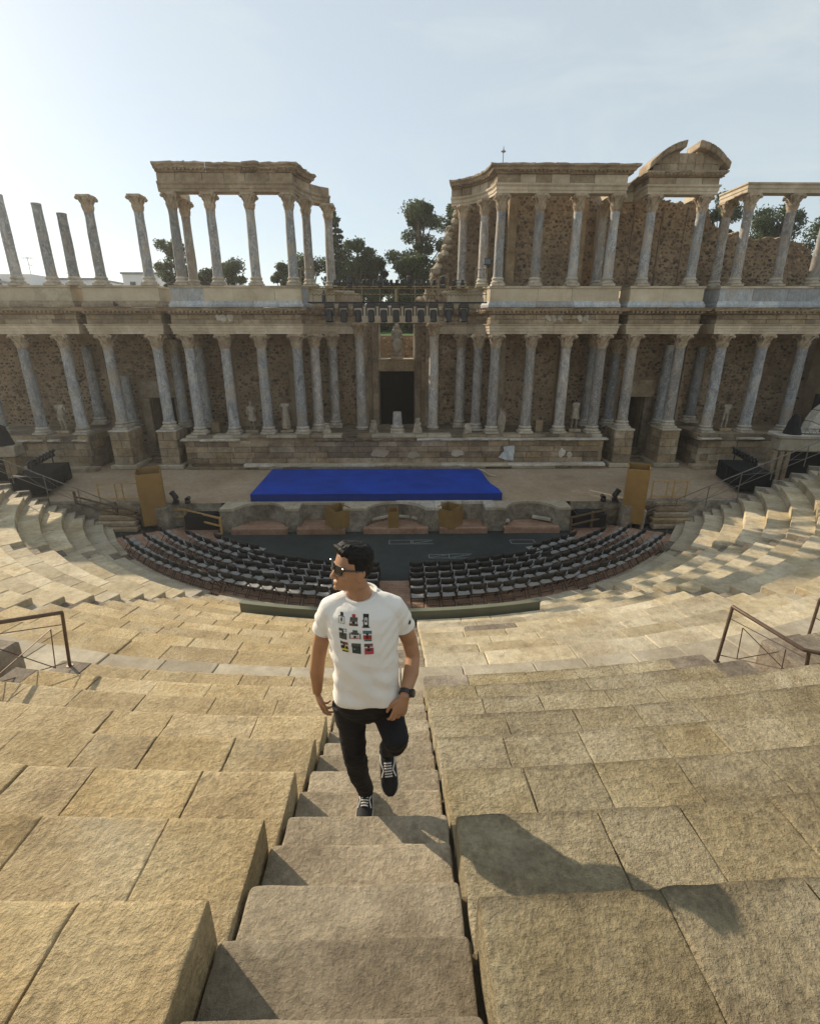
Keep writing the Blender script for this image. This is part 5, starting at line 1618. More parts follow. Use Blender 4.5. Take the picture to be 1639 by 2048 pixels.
# timber rails of the orchestra
def timber_rail(pts, mat, label, zs=(.42, .80)):
    r_ = empty('timber_rail', pts[0], label, 'railing', 'timber rails at the orchestra corners')
    for i in range(len(pts) - 1):
        a, b = Vector(pts[i]), Vector(pts[i + 1])
        for z in zs:
            m = MB(); d = b - a; ang = math.atan2(d.y, d.x); c = (a + b) / 2
            m.box(0, 0, 0, d.length, .05, .085, ch=.006)
            m.v = [(c.x + x * math.cos(ang) - y * math.sin(ang), c.y + x * math.sin(ang) + y * math.cos(ang), c.z + z + zz + (b.z - a.z) * (x / d.length)) for x, y, zz in m.v]
            m.build('rail_board', mat, r_)
    for p in pts:
        m = MB(); m.box(p[0], p[1] + .06, p[2] + .42, .1, .08, .84, ch=.008); m.build('post', mat, r_)
timber_rail([(-11.1, 23.3 - .2, .05), (-11.55, 22.3, .05), (-10.0, 22.3, .05), (-8.0, 21.25, .0)], M['gold_rail'], 'yellow timber rail at the left corner of the orchestra')
timber_rail([(12.4, 22.2, .15), (10.5, 22.1, .1), (9.1, 21.6, .05), (7.95, 21.1, 0)], M['brown_rail'], 'dark brown timber rail at the right corner of the orchestra')
timber_rail([(-15.0, 22.35, .9), (-13.0, 22.0, .5), (-11.8, 21.9, .25)], M['brown_rail'], 'dark brown timber rail on the low steps at the left side entrance', zs=(.3, .62))

# guard frames on the stage edge
def guard(s):
    x0, x1 = (-14.0, -12.15) if s < 0 else (12.2, 13.85)
    r_ = empty('guard_frame', ((x0 + x1) / 2, 22.6, 1.4), ('yellow' if s < 0 else 'rusty') + f' rectangular guard frame on the stage edge at the {"left" if s < 0 else "right"}', 'guard rail', 'guard frames on the stage edge')
    mat = M['gold_rail']
    for z in (1.3, 2.05):
        m = MB(); m.box((x0 + x1) / 2, 22.62, z, x1 - x0, .04, .045); m.build('bar', mat, r_)
    xm = (x0 + x1) / 2
    for x in (x0, xm - .12, xm + .2, x1):
        m = MB(); m.box(x, 22.62, 1.6, .045, .045, .95); m.build('upright', mat, r_)
    m = MB(); m.box(xm + .04, 22.62, 1.7, .28, .035, .035); m.build('cross_bar', mat, r_)
    if s > 0:
        m = MB(); m.tube([(xm + .25, 22.62, 1.35), (x1 - .05, 22.62, 2.02)], .018, 6); m.build('brace', mat, r_)
guard(-1); guard(1)

# long handrails along the ends of the seating
def end_rail(s):
    r_ = empty('handrail', (s * 15, 22.3, 1), f'long sloping steel handrail at the {"left" if s < 0 else "right"} end of the seat rows', 'handrail')
    f_ = lambda x: .62 + (abs(x) - 11.7) * .455
    m = MB(); m.tube([(s * 11.6, 22.12, f_(11.6)), (s * 19.6, 22.12, f_(19.6))], .027, 8); m.build('top_rail', M['steel'], r_, True)
    m = MB(); m.tube([(s * 11.8, 22.12, f_(11.8) - .62), (s * 19.6, 22.12, f_(19.6) - .62)], .014, 6); m.build('lower_rail', M['steel'], r_, True)
    xs_ = [11.8, 13.2, 14.6, 16.0, 17.4, 18.8]
    for k, x in enumerate(xs_):
        m = MB(); m.tube([(s * x, 22.12, f_(x) - 1.0), (s * x, 22.12, f_(x))], .022, 6); m.build('post', M['steel'], r_, True)
        if k < len(xs_) - 1:
            x2 = xs_[k + 1]
            m = MB(); m.tube([(s * x, 22.12, f_(x) - .1), (s * x2, 22.12, f_(x2) - .62)], .009, 5); m.tube([(s * x, 22.12, f_(x) - .62), (s * x2, 22.12, f_(x2) - .1)], .009, 5); m.build('cross_wire', M['steel'], r_)
end_rail(-1); end_rail(1)

# rails round the entrance pits of the upper seating
def pit_rail(name, pts, posts, wires, label):
    r_ = empty('pit_railing', pts[0], label, 'railing')
    m = MB(); m.tube(pts, .026, 10); m.build('top_rail', M['rail'], r_, True)
    for a, b in posts:
        m = MB(); m.tube([a, b], .021, 8); m.build('post', M['rail'], r_, True)
        m = MB(); m.lathe([(.045, 0), (.045, .012)], a, 10); m.build('foot_plate', M['rail'], r_)
    for a, b in wires:
        m = MB(); m.tube([a, b], .0065, 6); m.build('wire', M['rail'], r_, True)
pit_rail('l', [(-4.27, 5.86, 5.20), (-4.47, 5.15, 5.50), (-4.75, 4.1, 6.02)], [((-4.36, 5.86, 4.35), (-4.27, 5.86, 5.20)), ((-4.75, 4.1, 5.05), (-4.75, 4.1, 6.02))],
         [((-4.30, 5.83, 5.03), (-4.76, 4.1, 5.84)), ((-4.38, 5.84, 4.42), (-4.76, 4.1, 5.14)), ((-4.32, 5.66, 5.07), (-4.40, 5.66, 4.47)),
          ((-4.32, 5.66, 5.07), (-4.60, 4.85, 4.83)), ((-4.40, 5.66, 4.47), (-4.60, 4.85, 5.48)), ((-4.60, 4.85, 4.83), (-4.60, 4.85, 5.48))],
         'brown steel railing with crossed wires at the left entrance pit, near the left edge')
pit_rail('r', [(4.72, 5.86, 5.20), (4.98, 4.92, 5.17), (5.30, 4.80, 5.15), (6.2, 4.85, 5.15)], [((4.64, 5.80, 4.35), (4.72, 5.86, 5.20)), ((5.16, 4.98, 4.69), (5.03, 4.90, 5.17))],
         [((4.72, 5.84, 5.02), (5.12, 4.95, 5.0)), ((4.68, 5.82, 4.45), (5.16, 4.97, 4.78)), ((4.79, 5.68, 4.98), (4.78, 5.63, 4.52)), ((4.79, 5.68, 4.98), (5.05, 5.15, 4.7)), ((4.78, 5.63, 4.52), (5.35, 5.65, 4.62)), ((5.02, 5.2, 4.98), (5.0, 5.15, 4.66))],
         'brown steel railing with crossed wires at the right entrance pit, near the right edge')
pit_rail('r2', [(6.62, 6.62, 4.86), (7.4, 6.5, 4.86)], [((6.62, 6.62, 3.8), (6.62, 6.62, 4.86))], [((6.62, 6.62, 4.55), (7.4, 6.5, 4.1)), ((6.64, 6.62, 4.0), (7.4, 6.5, 4.7))],
         'brown steel railing on the far side of the right entrance pit')
# dark granite blocks flanking the pits
for (x, y, z, sx, sy, sz, lab) in [(-5.86, 6.25, 4.05, .5, .7, .52, 'dark granite block beside the left entrance pit'), (6.1, 6.1, 4.05, .75, .75, .54, 'dark granite block beside the right entrance pit')]:
    m = MB(); m.box(x, y, z, sx, sy, sz, rz=.22 if x > 0 else -.22, ch=.035); jitter_mesh(m, .006, 3)
    m.build('granite_block', M['granite'], label=lab, cat='stone block')

# ---- folding chairs
def chair_proto():
    c = empty('folding_chair', (0, 0, 0))
    m = MB(); n = 6                                                # pad, dished
    vs_ = []; fs_ = []
    for j in range(n + 1):
        for i in range(n + 1):
            u, v = i / n * 2 - 1, j / n * 2 - 1
            vs_.append((u * .21, .02 + v * .20, .445 + .012 * v + .012 * u * u))
    for j in range(n):
        for i in range(n): fs_.append((j * 7 + i, j * 7 + i + 1, (j + 1) * 7 + i + 1, (j + 1) * 7 + i))
    b0 = len(vs_); vs_ += [(x, y, z - .025) for x, y, z in vs_]
    for j in range(n):
        for i in range(n): fs_.append((b0 + j * 7 + i, b0 + (j + 1) * 7 + i, b0 + (j + 1) * 7 + i + 1, b0 + j * 7 + i + 1))
    rg = [i for i in range(7)] + [j * 7 + 6 for j in range(1, 7)] + [42 + i for i in range(5, -1, -1)] + [j * 7 for j in range(5, 0, -1)]
    for k in range(len(rg)):
        a, b = rg[k], rg[(k + 1) % len(rg)]; fs_.append((b, a, b0 + a, b0 + b))
    m.add(vs_, fs_); m.build('seat', M['chair_seat'], c, 'full', local=True)
    m = MB(); vs_ = []; fs_ = []                                    # curved backrest
    for i in range(9):
        u = i / 8 * 2 - 1
        y = -.255 + .05 * u * u
        zt = .825 - .018 * u * u; zb = .60 + .012 * u * u
        for (dy, z) in ((0, zb), (-.03, zt), (-.008, zt + .004), (.022, zb)):
            vs_.append((u * .225, y + dy, z))
    for i in range(8):
        for k in range(4): fs_.append((i * 4 + k, i * 4 + (k + 1) % 4, (i + 1) * 4 + (k + 1) % 4, (i + 1) * 4 + k))
    fs_ += [(3, 2, 1, 0), (32, 33, 34, 35)]
    m.add(vs_, fs_); m.build('backrest', M['chair_black'], c, 'full', local=True)
    for s in (-1, 1):
        m = MB(); m.tube([(s * .225, -.235, .81), (s * .225, -.20, .62), (s * .225, .02, .40), (s * .225, .24, 0)], .014, 6); m.build('front_leg', M['chair_black'], c, local=True)
        m = MB(); m.tube([(s * .205, .17, .43), (s * .205, -.0, .30), (s * .205, -.23, 0)], .013, 6); m.build('rear_leg', M['chair_black'], c, local=True)
    m = MB(); m.tube([(-.205, -.17, .08), (.205, -.17, .08)], .011, 6); m.tube([(-.225, .19, .09), (.225, .19, .09)], .011, 6); m.build('cross_bar', M['chair_black'], c, local=True)
    return c
proto = chair_proto(); used = False
rows_c = [(14.72, .16), (14.13, .13), (13.55, .10), (13.02, .07), (12.55, .05)]
rows_s = [(14.86, .16), (14.12, .13), (13.42, .10), (12.72, .05), (12.15, .05)]
rowname = ['back row', 'second row from the back', 'third row from the back', 'fourth row from the back', 'front row']
def put_chair(Rr, a, z, label):
    global used
    c = proto if not used else copy_tree(proto)
    used = True
    p = pol(Rr, a, z)
    c.location = p; c.rotation_euler = (0, 0, R(a) + prng.uniform(-.09, .09))
    c['label'] = label; c['category'] = 'chair'; c['group'] = 'folding chairs set out in the orchestra'
for s, side in ((-1, 'left'), (1, 'right')):
    for r_, (Rr, z) in enumerate(rows_c):
        st_ = math.degrees(.505 / Rr); a = math.degrees(.74 / Rr) if s > 0 else math.degrees(.82 / Rr)
        cnt = 12 - (r_ // 2)
        for k in range(cnt):
            put_chair(Rr + prng.uniform(-.035, .035), s * (a + st_ * k), z, f'black chair, {num[k]} {side} of the aisle, {rowname[r_]}')
    for r_, (Rr, z) in enumerate(rows_s):
        st_ = math.degrees(.515 / Rr)
        a = 26.0 + (0 if r_ < 3 else 1.0)
        end = 48.3 if r_ < 3 else (45.5 if r_ == 3 else 38.5)
        k = 0
        while a + st_ * k < end:
            put_chair(Rr + prng.uniform(-.03, .03), s * (a + st_ * k), z, f'black chair, {num[k]} from inner end of {side} block, {rowname[r_]}')
            k += 1
bg_ = MB(); bg_.blob((0, 0, .14), (.2, .12, .15), 10, 7); bg_.tube([(-.1, 0, .26), (-.06, 0, .36), (.06, 0, .36), (.1, 0, .26)], .014, 6)
p = pol(14.13, -math.degrees(.82 / 14.13) - math.degrees(.505 / 14.13) * 7, .62); bg_.v = [(x + p.x, y + p.y, z + p.z) for x, y, z in bg_.v]
bg_.build('bag', M['chair_seat'], None, True, label='grey bag left on a chair in the second row from the back', cat='bag')

# ---- side entrances at the edges of the photo
rl = empty('side_entrance', (20.8, 24.8, 0), 'marble lintel and pillars over the dark side entrance at the right edge', 'gateway')
m = MB(); m.hexa([(19.55, 24.9, 2.95), (23.8, 24.1, 2.95), (23.9, 25.0, 2.95), (19.7, 25.8, 2.95), (19.5, 24.85, 3.62), (23.8, 24.05, 3.62), (23.9, 25.0, 3.62), (19.7, 25.8, 3.62)], .05); jitter_mesh(m, .02, 3); m.build('lintel', M['slab'], rl)
m = MB(); m.hexa([(19.4, 24.8, 3.63), (23.9, 24.0, 3.63), (24, 25.2, 3.63), (19.6, 26.0, 3.63), (19.3, 24.7, 3.8), (23.9, 23.9, 3.8), (24, 25.2, 3.8), (19.6, 26.0, 3.8)], .03); jitter_mesh(m, .02, 4); m.build('cornice', M['white'], rl)
for k, x in enumerate((19.55, 19.85, 20.15)):
    m = MB(); m.box(x, 25.2 - .05 * k, 2.1, .24, .5, 1.68, ch=.03); m.build('pillar', M['ashlar'], rl)
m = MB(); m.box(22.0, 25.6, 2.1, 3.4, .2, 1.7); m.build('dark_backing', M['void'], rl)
ll = empty('side_entrance', (-20.5, 24.8, 0), 'marble lintel and pillar over the dark side entrance at the left edge', 'gateway')
m = MB(); m.hexa([(-23.5, 24.3, 2.78), (-19.15, 24.9, 2.78), (-19.3, 25.8, 2.78), (-23.6, 25.2, 2.78), (-23.5, 24.3, 3.36), (-19.1, 24.9, 3.36), (-19.3, 25.8, 3.36), (-23.6, 25.2, 3.36)], .05); jitter_mesh(m, .02, 5); m.build('lintel', M['slab'], ll)
m = MB(); m.box(-19.6, 25.2, 2.1, .6, .5, 1.36, ch=.03); m.build('pillar', M['ashlar'], ll)
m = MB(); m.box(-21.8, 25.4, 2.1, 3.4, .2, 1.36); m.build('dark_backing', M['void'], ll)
for (x, y, z, lab) in [(20.3, 25.2, 3.8, 'black draped cone shaped thing on the right lintel'), (-19.75, 25.2, 3.36, 'black draped thing on the left lintel at the photo edge')]:
    m = MB(); m.lathe([(.42, 0), (.33, .3), (.26, .65), (.17, .9), (.09, 1.0)], (x, y, z), 14); jitter_mesh(m, .025, 2); m.build('draped_speaker', M['black_cloth'], None, True, label=lab, cat='drape')
ar = empty('ruined_arch', (24.0, 27.3, 3.3), 'ruined white marble arch piece with a dark hollow at the right edge', 'arch')
for k in range(6):
    a0, a1 = PI * (1 - k * .115), PI * (1 - (k + 1) * .115) + .02
    m = MB(); r0, r1 = 1.1, 1.72
    cx, cz = 24.3, 3.45
    P_ = lambda r_, a, y: (cx + r_ * math.cos(a), y, cz + r_ * 1.1 * math.sin(a))
    m.hexa([P_(r0, a0, 27.0), P_(r0, a1, 27.0), P_(r0, a1, 27.6), P_(r0, a0, 27.6), P_(r1, a0, 27.0), P_(r1, a1, 27.0), P_(r1, a1, 27.6), P_(r1, a0, 27.6)], .03); jitter_mesh(m, .02, k)
    m.build('arch_block', M['white'], ar)
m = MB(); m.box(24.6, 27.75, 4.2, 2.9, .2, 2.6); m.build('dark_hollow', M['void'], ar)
er = empty('end_pier', (25.3, 28.5, 1.4), 'tall brick faced rubble pier at the right end of the facade', 'pier')
m = MB(); m.box(25.6, 28.7, 5.0, 3.6, 1.6, 7.2); m.build('core', M['mortar'], er)
z_ = 5.8
ashlar(er, (23.75, 27.85), (27.4, 27.85), 5.4, 8.6, .2, (.35, .7), [M['ashlar'], M['ashlar_dark'], M['cornice']], depth=.15, proud=.03, nm='brick')
lt = empty('lattice_girder', (21.9, 25.2, 3.85), 'silver aluminium lattice girder lying across the right lintel', 'girder')
pts0 = [(20.9, 25.0, 4.12), (24.4, 24.2, 3.92)]
m = MB()
for dz, dy in ((0, 0), (.0, .25), (.26, .12)):
    m.tube([(20.7, 24.9 + dy, 3.82 + dz), (24.4, 24.15 + dy, 3.82 + dz)], .025, 6)
m.build('chord', M['steel'], lt)
m = MB()
for k in range(12):
    t0, t1 = k / 12, (k + .5) / 12
    q = lambda t, dy, dz: (20.7 + 3.7 * t, 24.9 - .75 * t + dy, 3.82 + dz)
    m.tube([q(t0, 0, 0), q(t1, .12, .26)], .014, 5); m.tube([q(t1, .12, .26), q((k + 1) / 12, 0, 0)], .014, 5)
m.build('lattice', M['steel'], lt)
# ---------------------------------------------------------------- garden and town behind
trng = np.random.default_rng(3)
def leaf_mat(name, c1, c2):
    m, t, b = nodes(name)
    b.inputs['Roughness'].default_value = .65
    b.inputs['Specular IOR Level'].default_value = .2
    va = t.nodes.new('ShaderNodeVertexColor'); va.layer_name = 'tint'
    tx = t.nodes.new('ShaderNodeTexCoord'); n = t.nodes.new('ShaderNodeTexNoise'); n.inputs['Scale'].default_value = 1.1; n.inputs['Detail'].default_value = 4
    r_ = t.nodes.new('ShaderNodeValToRGB'); r_.color_ramp.elements[0].position = .35; r_.color_ramp.elements[1].position = .65
    r_.color_ramp.elements[0].color = (*c1, 1); r_.color_ramp.elements[1].color = (*c2, 1)
    mm = t.nodes.new('ShaderNodeMixRGB'); mm.blend_type = 'MULTIPLY'; mm.inputs['Fac'].default_value = 1
    t.links.new(tx.outputs['Object'], n.inputs['Vector']); t.links.new(n.outputs['Fac'], r_.inputs['Fac'])
    t.links.new(r_.outputs['Color'], mm.inputs['Color1']); t.links.new(va.outputs['Color'], mm.inputs['Color2'])
    t.links.new(mm.outputs['Color'], b.inputs['Base Color'])
    tr_ = t.nodes.new('ShaderNodeBsdfTranslucent'); t.links.new(mm.outputs['Color'], tr_.inputs['Color'])
    ms = t.nodes.new('ShaderNodeMixShader'); ms.inputs['Fac'].default_value = .4
    o = t.nodes['Material Output']
    t.links.new(b.outputs[0], ms.inputs[1]); t.links.new(tr_.outputs[0], ms.inputs[2]); t.links.new(ms.outputs[0], o.inputs['Surface'])
    return m
LEAF = leaf_mat('dark_leaf', (.05, .07, .033), (.10, .125, .06))
LEAF2 = leaf_mat('olive_leaf', (.05, .07, .03), (.10, .12, .06))
NEED = leaf_mat('conifer_needle', (.022, .042, .026), (.05, .075, .045))

def leaves(name, clumps, per, size, mat, parent, dens=1.0):
    """clumps: (x, y, z, rx, ry, rz); many small leaf sprays spread through each clump"""
    P_, = [[]]
    C_ = []
    for (x, y, z, rx, ry, rz) in clumps:
        n = int(per * dens)
        d = trng.normal(size=(n, 3)); d /= np.linalg.norm(d, axis=1)[:, None]
        rad = trng.uniform(.1, 1.0, n) ** .5 * (1 + .45 * (trng.uniform(0, 1, n) > .85) * trng.uniform(0, 1, n))
        p = d * rad[:, None] * np.array([rx, ry, rz]) + np.array([x, y, z])
        P_.append(p)
        c = np.repeat(trng.uniform(.8, 1.25), n) * trng.uniform(.75, 1.25, n)
        C_.append(c)
    p = np.concatenate(P_); c = np.concatenate(C_)
    n = len(p)
    a = trng.normal(size=(n, 3)); a /= np.linalg.norm(a, axis=1)[:, None]
    b = trng.normal(size=(n, 3)); b -= a * (a * b).sum(1)[:, None]; b /= np.linalg.norm(b, axis=1)[:, None]
    s = size * trng.uniform(.6, 1.4, n)[:, None]
    q = np.stack([p - a * s, p - b * s * .45, p + a * s, p + b * s * .45], 1).reshape(-1, 3)
    me = bpy.data.meshes.new(name)
    me.vertices.add(n * 4); me.vertices.foreach_set('co', q.astype(np.float32).ravel())
    me.loops.add(n * 4); me.loops.foreach_set('vertex_index', np.arange(n * 4, dtype=np.int32))
    me.polygons.add(n); me.polygons.foreach_set('loop_start', np.arange(0, n * 4, 4, dtype=np.int32))
    try: me.polygons.foreach_set('loop_total', np.full(n, 4, dtype=np.int32))
    except Exception: pass
    at_ = me.color_attributes.new('tint', 'FLOAT_COLOR', 'POINT')
    cc = np.repeat(c, 4); arr = np.stack([cc, cc, cc * .95, np.ones_like(cc)], 1).astype(np.float32)
    at_.data.foreach_set('color', arr.ravel())
    me.materials.append(mat); me.update(calc_edges=True)
    o = bpy.data.objects.new(name, me); COL.objects.link(o)
    if parent: adopt(o, parent)
    return o

def tree(x, y, z0, top, wid, label, kind='broad', seed=0, dens=1.0, mat=None):
    rr = random.Random(seed)
    t = empty('tree', (x, y, z0), label, 'tree', 'trees behind the stage building')
    H = top - z0
    tb = MB()
    if kind == 'conifer':
        tb.tube([(x, y, z0), (x + .1, y, z0 + H * .6), (x, y, top)], [.28, .16, .03], 8)
        cl = []
        for k in range(26):
            f = k / 25; z = z0 + H * (.12 + .86 * f)
            r_ = wid * (1 - f) ** .8 * rr.uniform(.75, 1.1) + .12
            for q in range(5 if f < .7 else 3):
                a = rr.uniform(0, 6.28)
                L_ = r_ * rr.uniform(.5, 1.0)
                e = (x + math.cos(a) * L_, y + math.sin(a) * L_, z - .25 * L_)
                if f < .9: tb.tube([(x, y, z), e], [.04, .012], 4)
                cl.append((x + math.cos(a) * L_ * .6, y + math.sin(a) * L_ * .6, z - .12 * L_, L_ * .5 + .1, L_ * .5 + .1, .16 + .1 * (1 - f)))
        tb.build('trunk', M['bark'], t)
        leaves('crown', cl, 60, .17, mat or NEED, t, dens)
    else:
        n = 6
        tb.tube([(x, y, z0), (x + rr.uniform(-.2, .2), y, z0 + H * .35), (x + rr.uniform(-.3, .3), y, z0 + H * .6)], [.32, .22, .14], 8)
        cl = []
        for k in range(int(34 * (1 + wid / 5))):
            a = rr.uniform(0, 6.28); f = rr.uniform(.12, 1.0)
            prof = max(.12, math.sin(max(0, min(1, (f - .1) / .9)) * PI * .93)) ** .6
            L_ = wid * prof * rr.uniform(.3, 1.0)
            c = (x + math.cos(a) * L_, y + math.sin(a) * L_ * .8, z0 + H * f - .2)
            s_ = rr.uniform(.4, 1.15) * (.50 + wid * .15)
            cl.append((*c, s_, s_, s_ * .75))
            tb.tube([(x, y, z0 + H * min(f * .75, .55)), ((x + c[0]) / 2, (y + c[1]) / 2, z0 + H * f * .85), c], [.09, .06, .02], 5)
        tb.build('trunk', M['bark'], t)
        leaves('crown', cl, 420, .115, mat or LEAF, t, dens)
G0 = 6.6
tree(-19.2, 48, G0, 16.0, 2.2, 'bushy dark tree left of the roofed colonnade, seen between free columns', seed=1)
tree(-17.0, 50, G0, 13.9, 1.6, 'low dark tree behind the first pair of roofed columns', seed=2)
tree(-14.4, 48, G0, 14.3, 2.1, 'rounded tree seen between the left roofed columns', seed=3)
tree(-10.0, 48, G0, 14.5, 2.0, 'loose branched tree behind the last left roofed columns', seed=4, mat=LEAF2)
tree(-8.0, 50, G0, 15.2, 2.1, 'slim tree leaning beside the pointed conifer', seed=14)
tree(-5.3, 48, G0, 18.3, 2.7, 'tall pointed conifer rising beside the left colonnade end', 'conifer', seed=5)
tree(-3.5, 47, G0, 15.9, 2.0, 'feathery dark tree right of the pointed conifer', seed=6)
tree(-1.9, 48, G0, 14.6, 1.4, 'lower loose tree at the left side of the gap', seed=7, mat=LEAF2)
tree(1.9, 46, G0, 18.4, 2.5, 'tall dense tree in the gap left of the rubble wall', seed=8, dens=1.2)
tree(1.2, 44, G0, 14.3, 1.9, 'lower bushy growth below the tall tree in the gap', seed=9)
tree(5.0, 47, G0, 18.9, 2.2, 'tall tree showing above the slope of the rubble wall', seed=10)
tree(27.6, 48, G0, 19.6, 1.9, 'leafy tree between the pediment and the far right beam', seed=11, mat=LEAF2)
tree(33.6, 50, G0, 18.9, 3.6, 'broad dark green tree at the right edge behind the wall', seed=12, dens=1.3)
tree(38.5, 50, G0, 18.3, 3.0, 'wide tree beyond the right edge of the wall', seed=15)
tree(.2, 62, G0, 13.6, 1.8, 'distant tree seen through the gap behind the lamps', seed=13)
# seen through the opening above the door: rubble bank, lawn, hedge
bk = empty('rubble_bank', (0, 36, 6.6), 'low loose stone wall seen through the opening behind the goddess statue', 'wall')
m = MB(); m.box(0, 36.5, 7.4, 9, .8, 2.2); m.build('core', M['mortar'], bk)
rubble(bk, lambda x, z: True, -3.5, 3.5, 6.4, 8.45, 36.1, sp=.19, tone=1.9, nm='stones')
lw = MB(); lw.add([(-9, 36.9, 8.45), (9, 36.9, 8.45), (9, 52, 8.9), (-9, 52, 8.9)], [(0, 1, 2, 3)]); lw.build('lawn', M['grass'], kind='structure')
hd = empty('hedge', (0, 52, 8.8), 'dark clipped hedge across the lawn, seen through the opening', 'hedge')
leaves('foliage', [(-6 + k * .8, 53, 9.9, .75, .8, 1.25) for k in range(16)], 420, .15, LEAF, hd)
m = MB()
for k in range(8): m.tube([(-5.5 + 1.6 * k, 53, 8.8), (-5.5 + 1.6 * k, 53, 10)], .06, 5)
m.build('stem', M['bark'], hd)
sp_ = empty('sapling', (.75, 46, 8.7), 'thin dark sapling trunk on the lawn beyond the opening', 'tree')
m = MB(); m.tube([(.75, 46, 8.7), (.8, 46, 9.6)], .05, 6); m.build('trunk', M['bark'], sp_)
leaves('crown', [(.8, 46, 10.2, .8, .6, .7)], 300, .13, LEAF, sp_)
# houses
def house(x0, x1, y, ztop, label, roof=None, wins=()):
    h = empty('house', ((x0 + x1) / 2, y + 4, G0), label, 'house', 'white houses behind the theatre')
    m = MB(); m.box((x0 + x1) / 2, y + 4, (G0 + ztop) / 2, x1 - x0, 8, ztop - G0); m.build('wall', M['house'], h)
    m = MB()
    if roof == 'lean': m.hexa([(x0 - .2, y - .3, ztop + .01), (x1 + 3.5, y - .3, ztop - 2.2), (x1 + 3.5, y + 8.2, ztop - 2.2), (x0 - .2, y + 8.2, ztop + .01), (x0 - .2, y - .3, ztop + .25), (x1 + 3.5, y - .3, ztop - 1.95), (x1 + 3.5, y + 8.2, ztop - 1.95), (x0 - .2, y + 8.2, ztop + .25)])
    else: m.box((x0 + x1) / 2, y + 4, ztop + .12, x1 - x0 + .3, 8.3, .22)
    m.build('roof', M['roof'], h)
    for (wx, wz, ws, wh) in wins:
        m = MB(); m.box(wx, y - .03, wz, ws, .08, wh); f = m.build('window', M['roof'], h)
        m = MB(); m.box(wx, y - .08, wz, ws * .85, .04, wh * .88); m.build('pane', M['glass'], f)
    return h
house(-56, -46.2, 70, 15.6, 'white house with sloping grey roof at the far left', 'lean', [(-50.5, 14.6, .8, .9), (-48.2, 14.6, .8, .9)])
house(-46.0, -40.5, 74, 15.3, 'low pale house with flat roof behind the bare shafts', None, [(-44, 14.4, .8, .8)])
house(-34.9, -30.4, 70, 15.6, 'small white house cube between the two free capital columns', None, [(-33.7, 14.35, .7, .8), (-32.2, 14.35, .8, .8)])
house(-25.2, -22.3, 72, 15.2, 'white house corner showing between roofed columns', 'lean', [(-23.8, 14.4, .6, .7)])
def antenna(x, y, z, h, label):
    a = empty('antenna', (x, y, z), label, 'antenna', 'rooftop antennas')
    m = MB(); m.tube([(x, y, z), (x, y, z + h)], .035, 5); m.build('mast', M['roof'], a)
    m = MB(); m.box(x, y, z + h * .92, 1.3, .05, .05)
    for k in range(5): m.box(x - .6 + .3 * k, y, z + h * .92, .03, .5, .05)
    m.tube([(x, y, z + h * .55), (x + .5, y, z + h * .45)], .03, 4)
    m.build('aerial', M['roof'], a)
antenna(-46.9, 71, 15.7, 2.0, 'thin rooftop antenna on the sloping roof at the far left')
antenna(-44.2, 75, 15.4, .9, 'short chimney-like mast on the flat roof')
antenna(-24.4, 73, 15.2, 1.4, 'thin antenna above the house between roofed columns')
# ---------------------------------------------------------------- the man on the stairs
from mathutils.bvhtree import BVHTree
SKIN = simple('tanned_skin', (.37, .195, .105), .5, var=.10, scale=14, bump=.12, bscale=140, spec=.35)
try:
    SKIN.node_tree.nodes['Principled BSDF'].inputs['Subsurface Weight'].default_value = .12
    SKIN.node_tree.nodes['Principled BSDF'].inputs['Subsurface Radius'].default_value = (.012, .005, .003)
except Exception: pass
SHIRT = simple('white_cotton', (.74, .71, .655), .9, var=.03, scale=5, bump=.75, bscale=9)
TROUS = simple('black_denim', (.012, .0115, .0125), .85, var=.3, scale=7, bump=.35, bscale=60)
HAIR = simple('black_hair', (.011, .009, .008), .62, var=.4, scale=30, bump=.5, bscale=90, spec=.2)
SHOE = simple('black_canvas', (.013, .013, .014), .7, var=.2, scale=20, bump=.2, bscale=150)
LACE = simple('white_lace', (.62, .60, .56), .8, var=.05)
SOLE = simple('cream_rubber', (.56, .50, .41), .6, var=.08)
GLASS = simple('black_acetate', (.008, .008, .008), .18, var=.1, spec=.6)
INK = bpy.data.materials.new('print_ink'); INK.use_nodes = True
_t = INK.node_tree; _b = _t.nodes['Principled BSDF']; _v = _t.nodes.new('ShaderNodeVertexColor'); _v.layer_name = 'tint'
_t.links.new(_v.outputs['Color'], _b.inputs['Base Color']); _b.inputs['Roughness'].default_value = .8

man = empty('person', (0.02, 2.28, 5.9), 'man in white camera print t-shirt, black trousers and sunglasses climbing the stairs', 'person')

def remesh(mb, name, mat, voxel, smooth_it=4, fac=.5, disp=None, parent=None):
    me = mb.mesh(name)
    o = bpy.data.objects.new(name, me); COL.objects.link(o)
    r_ = o.modifiers.new('r', 'REMESH'); r_.mode = 'VOXEL'; r_.voxel_size = voxel; r_.adaptivity = 0; r_.use_smooth_shade = True
    if smooth_it:
        s_ = o.modifiers.new('s', 'SMOOTH'); s_.factor = fac; s_.iterations = smooth_it
    dg = bpy.context.evaluated_depsgraph_get()
    me2 = bpy.data.meshes.new_from_object(o.evaluated_get(dg))
    bpy.data.objects.remove(o)
    me2.name = name
    if disp:
        n = len(me2.vertices)
        nv = [v.normal.copy() for v in me2.vertices]
        for v, nn in zip(me2.vertices, nv):
            v.co += disp(v.co, nn)
    me2.materials.clear(); me2.materials.append(mat)
    me2.polygons.foreach_set('use_smooth', [True] * len(me2.polygons))
    me2.update()
    o = bpy.data.objects.new(name, me2); COL.objects.link(o)
    adopt(o, parent or man)
    return o

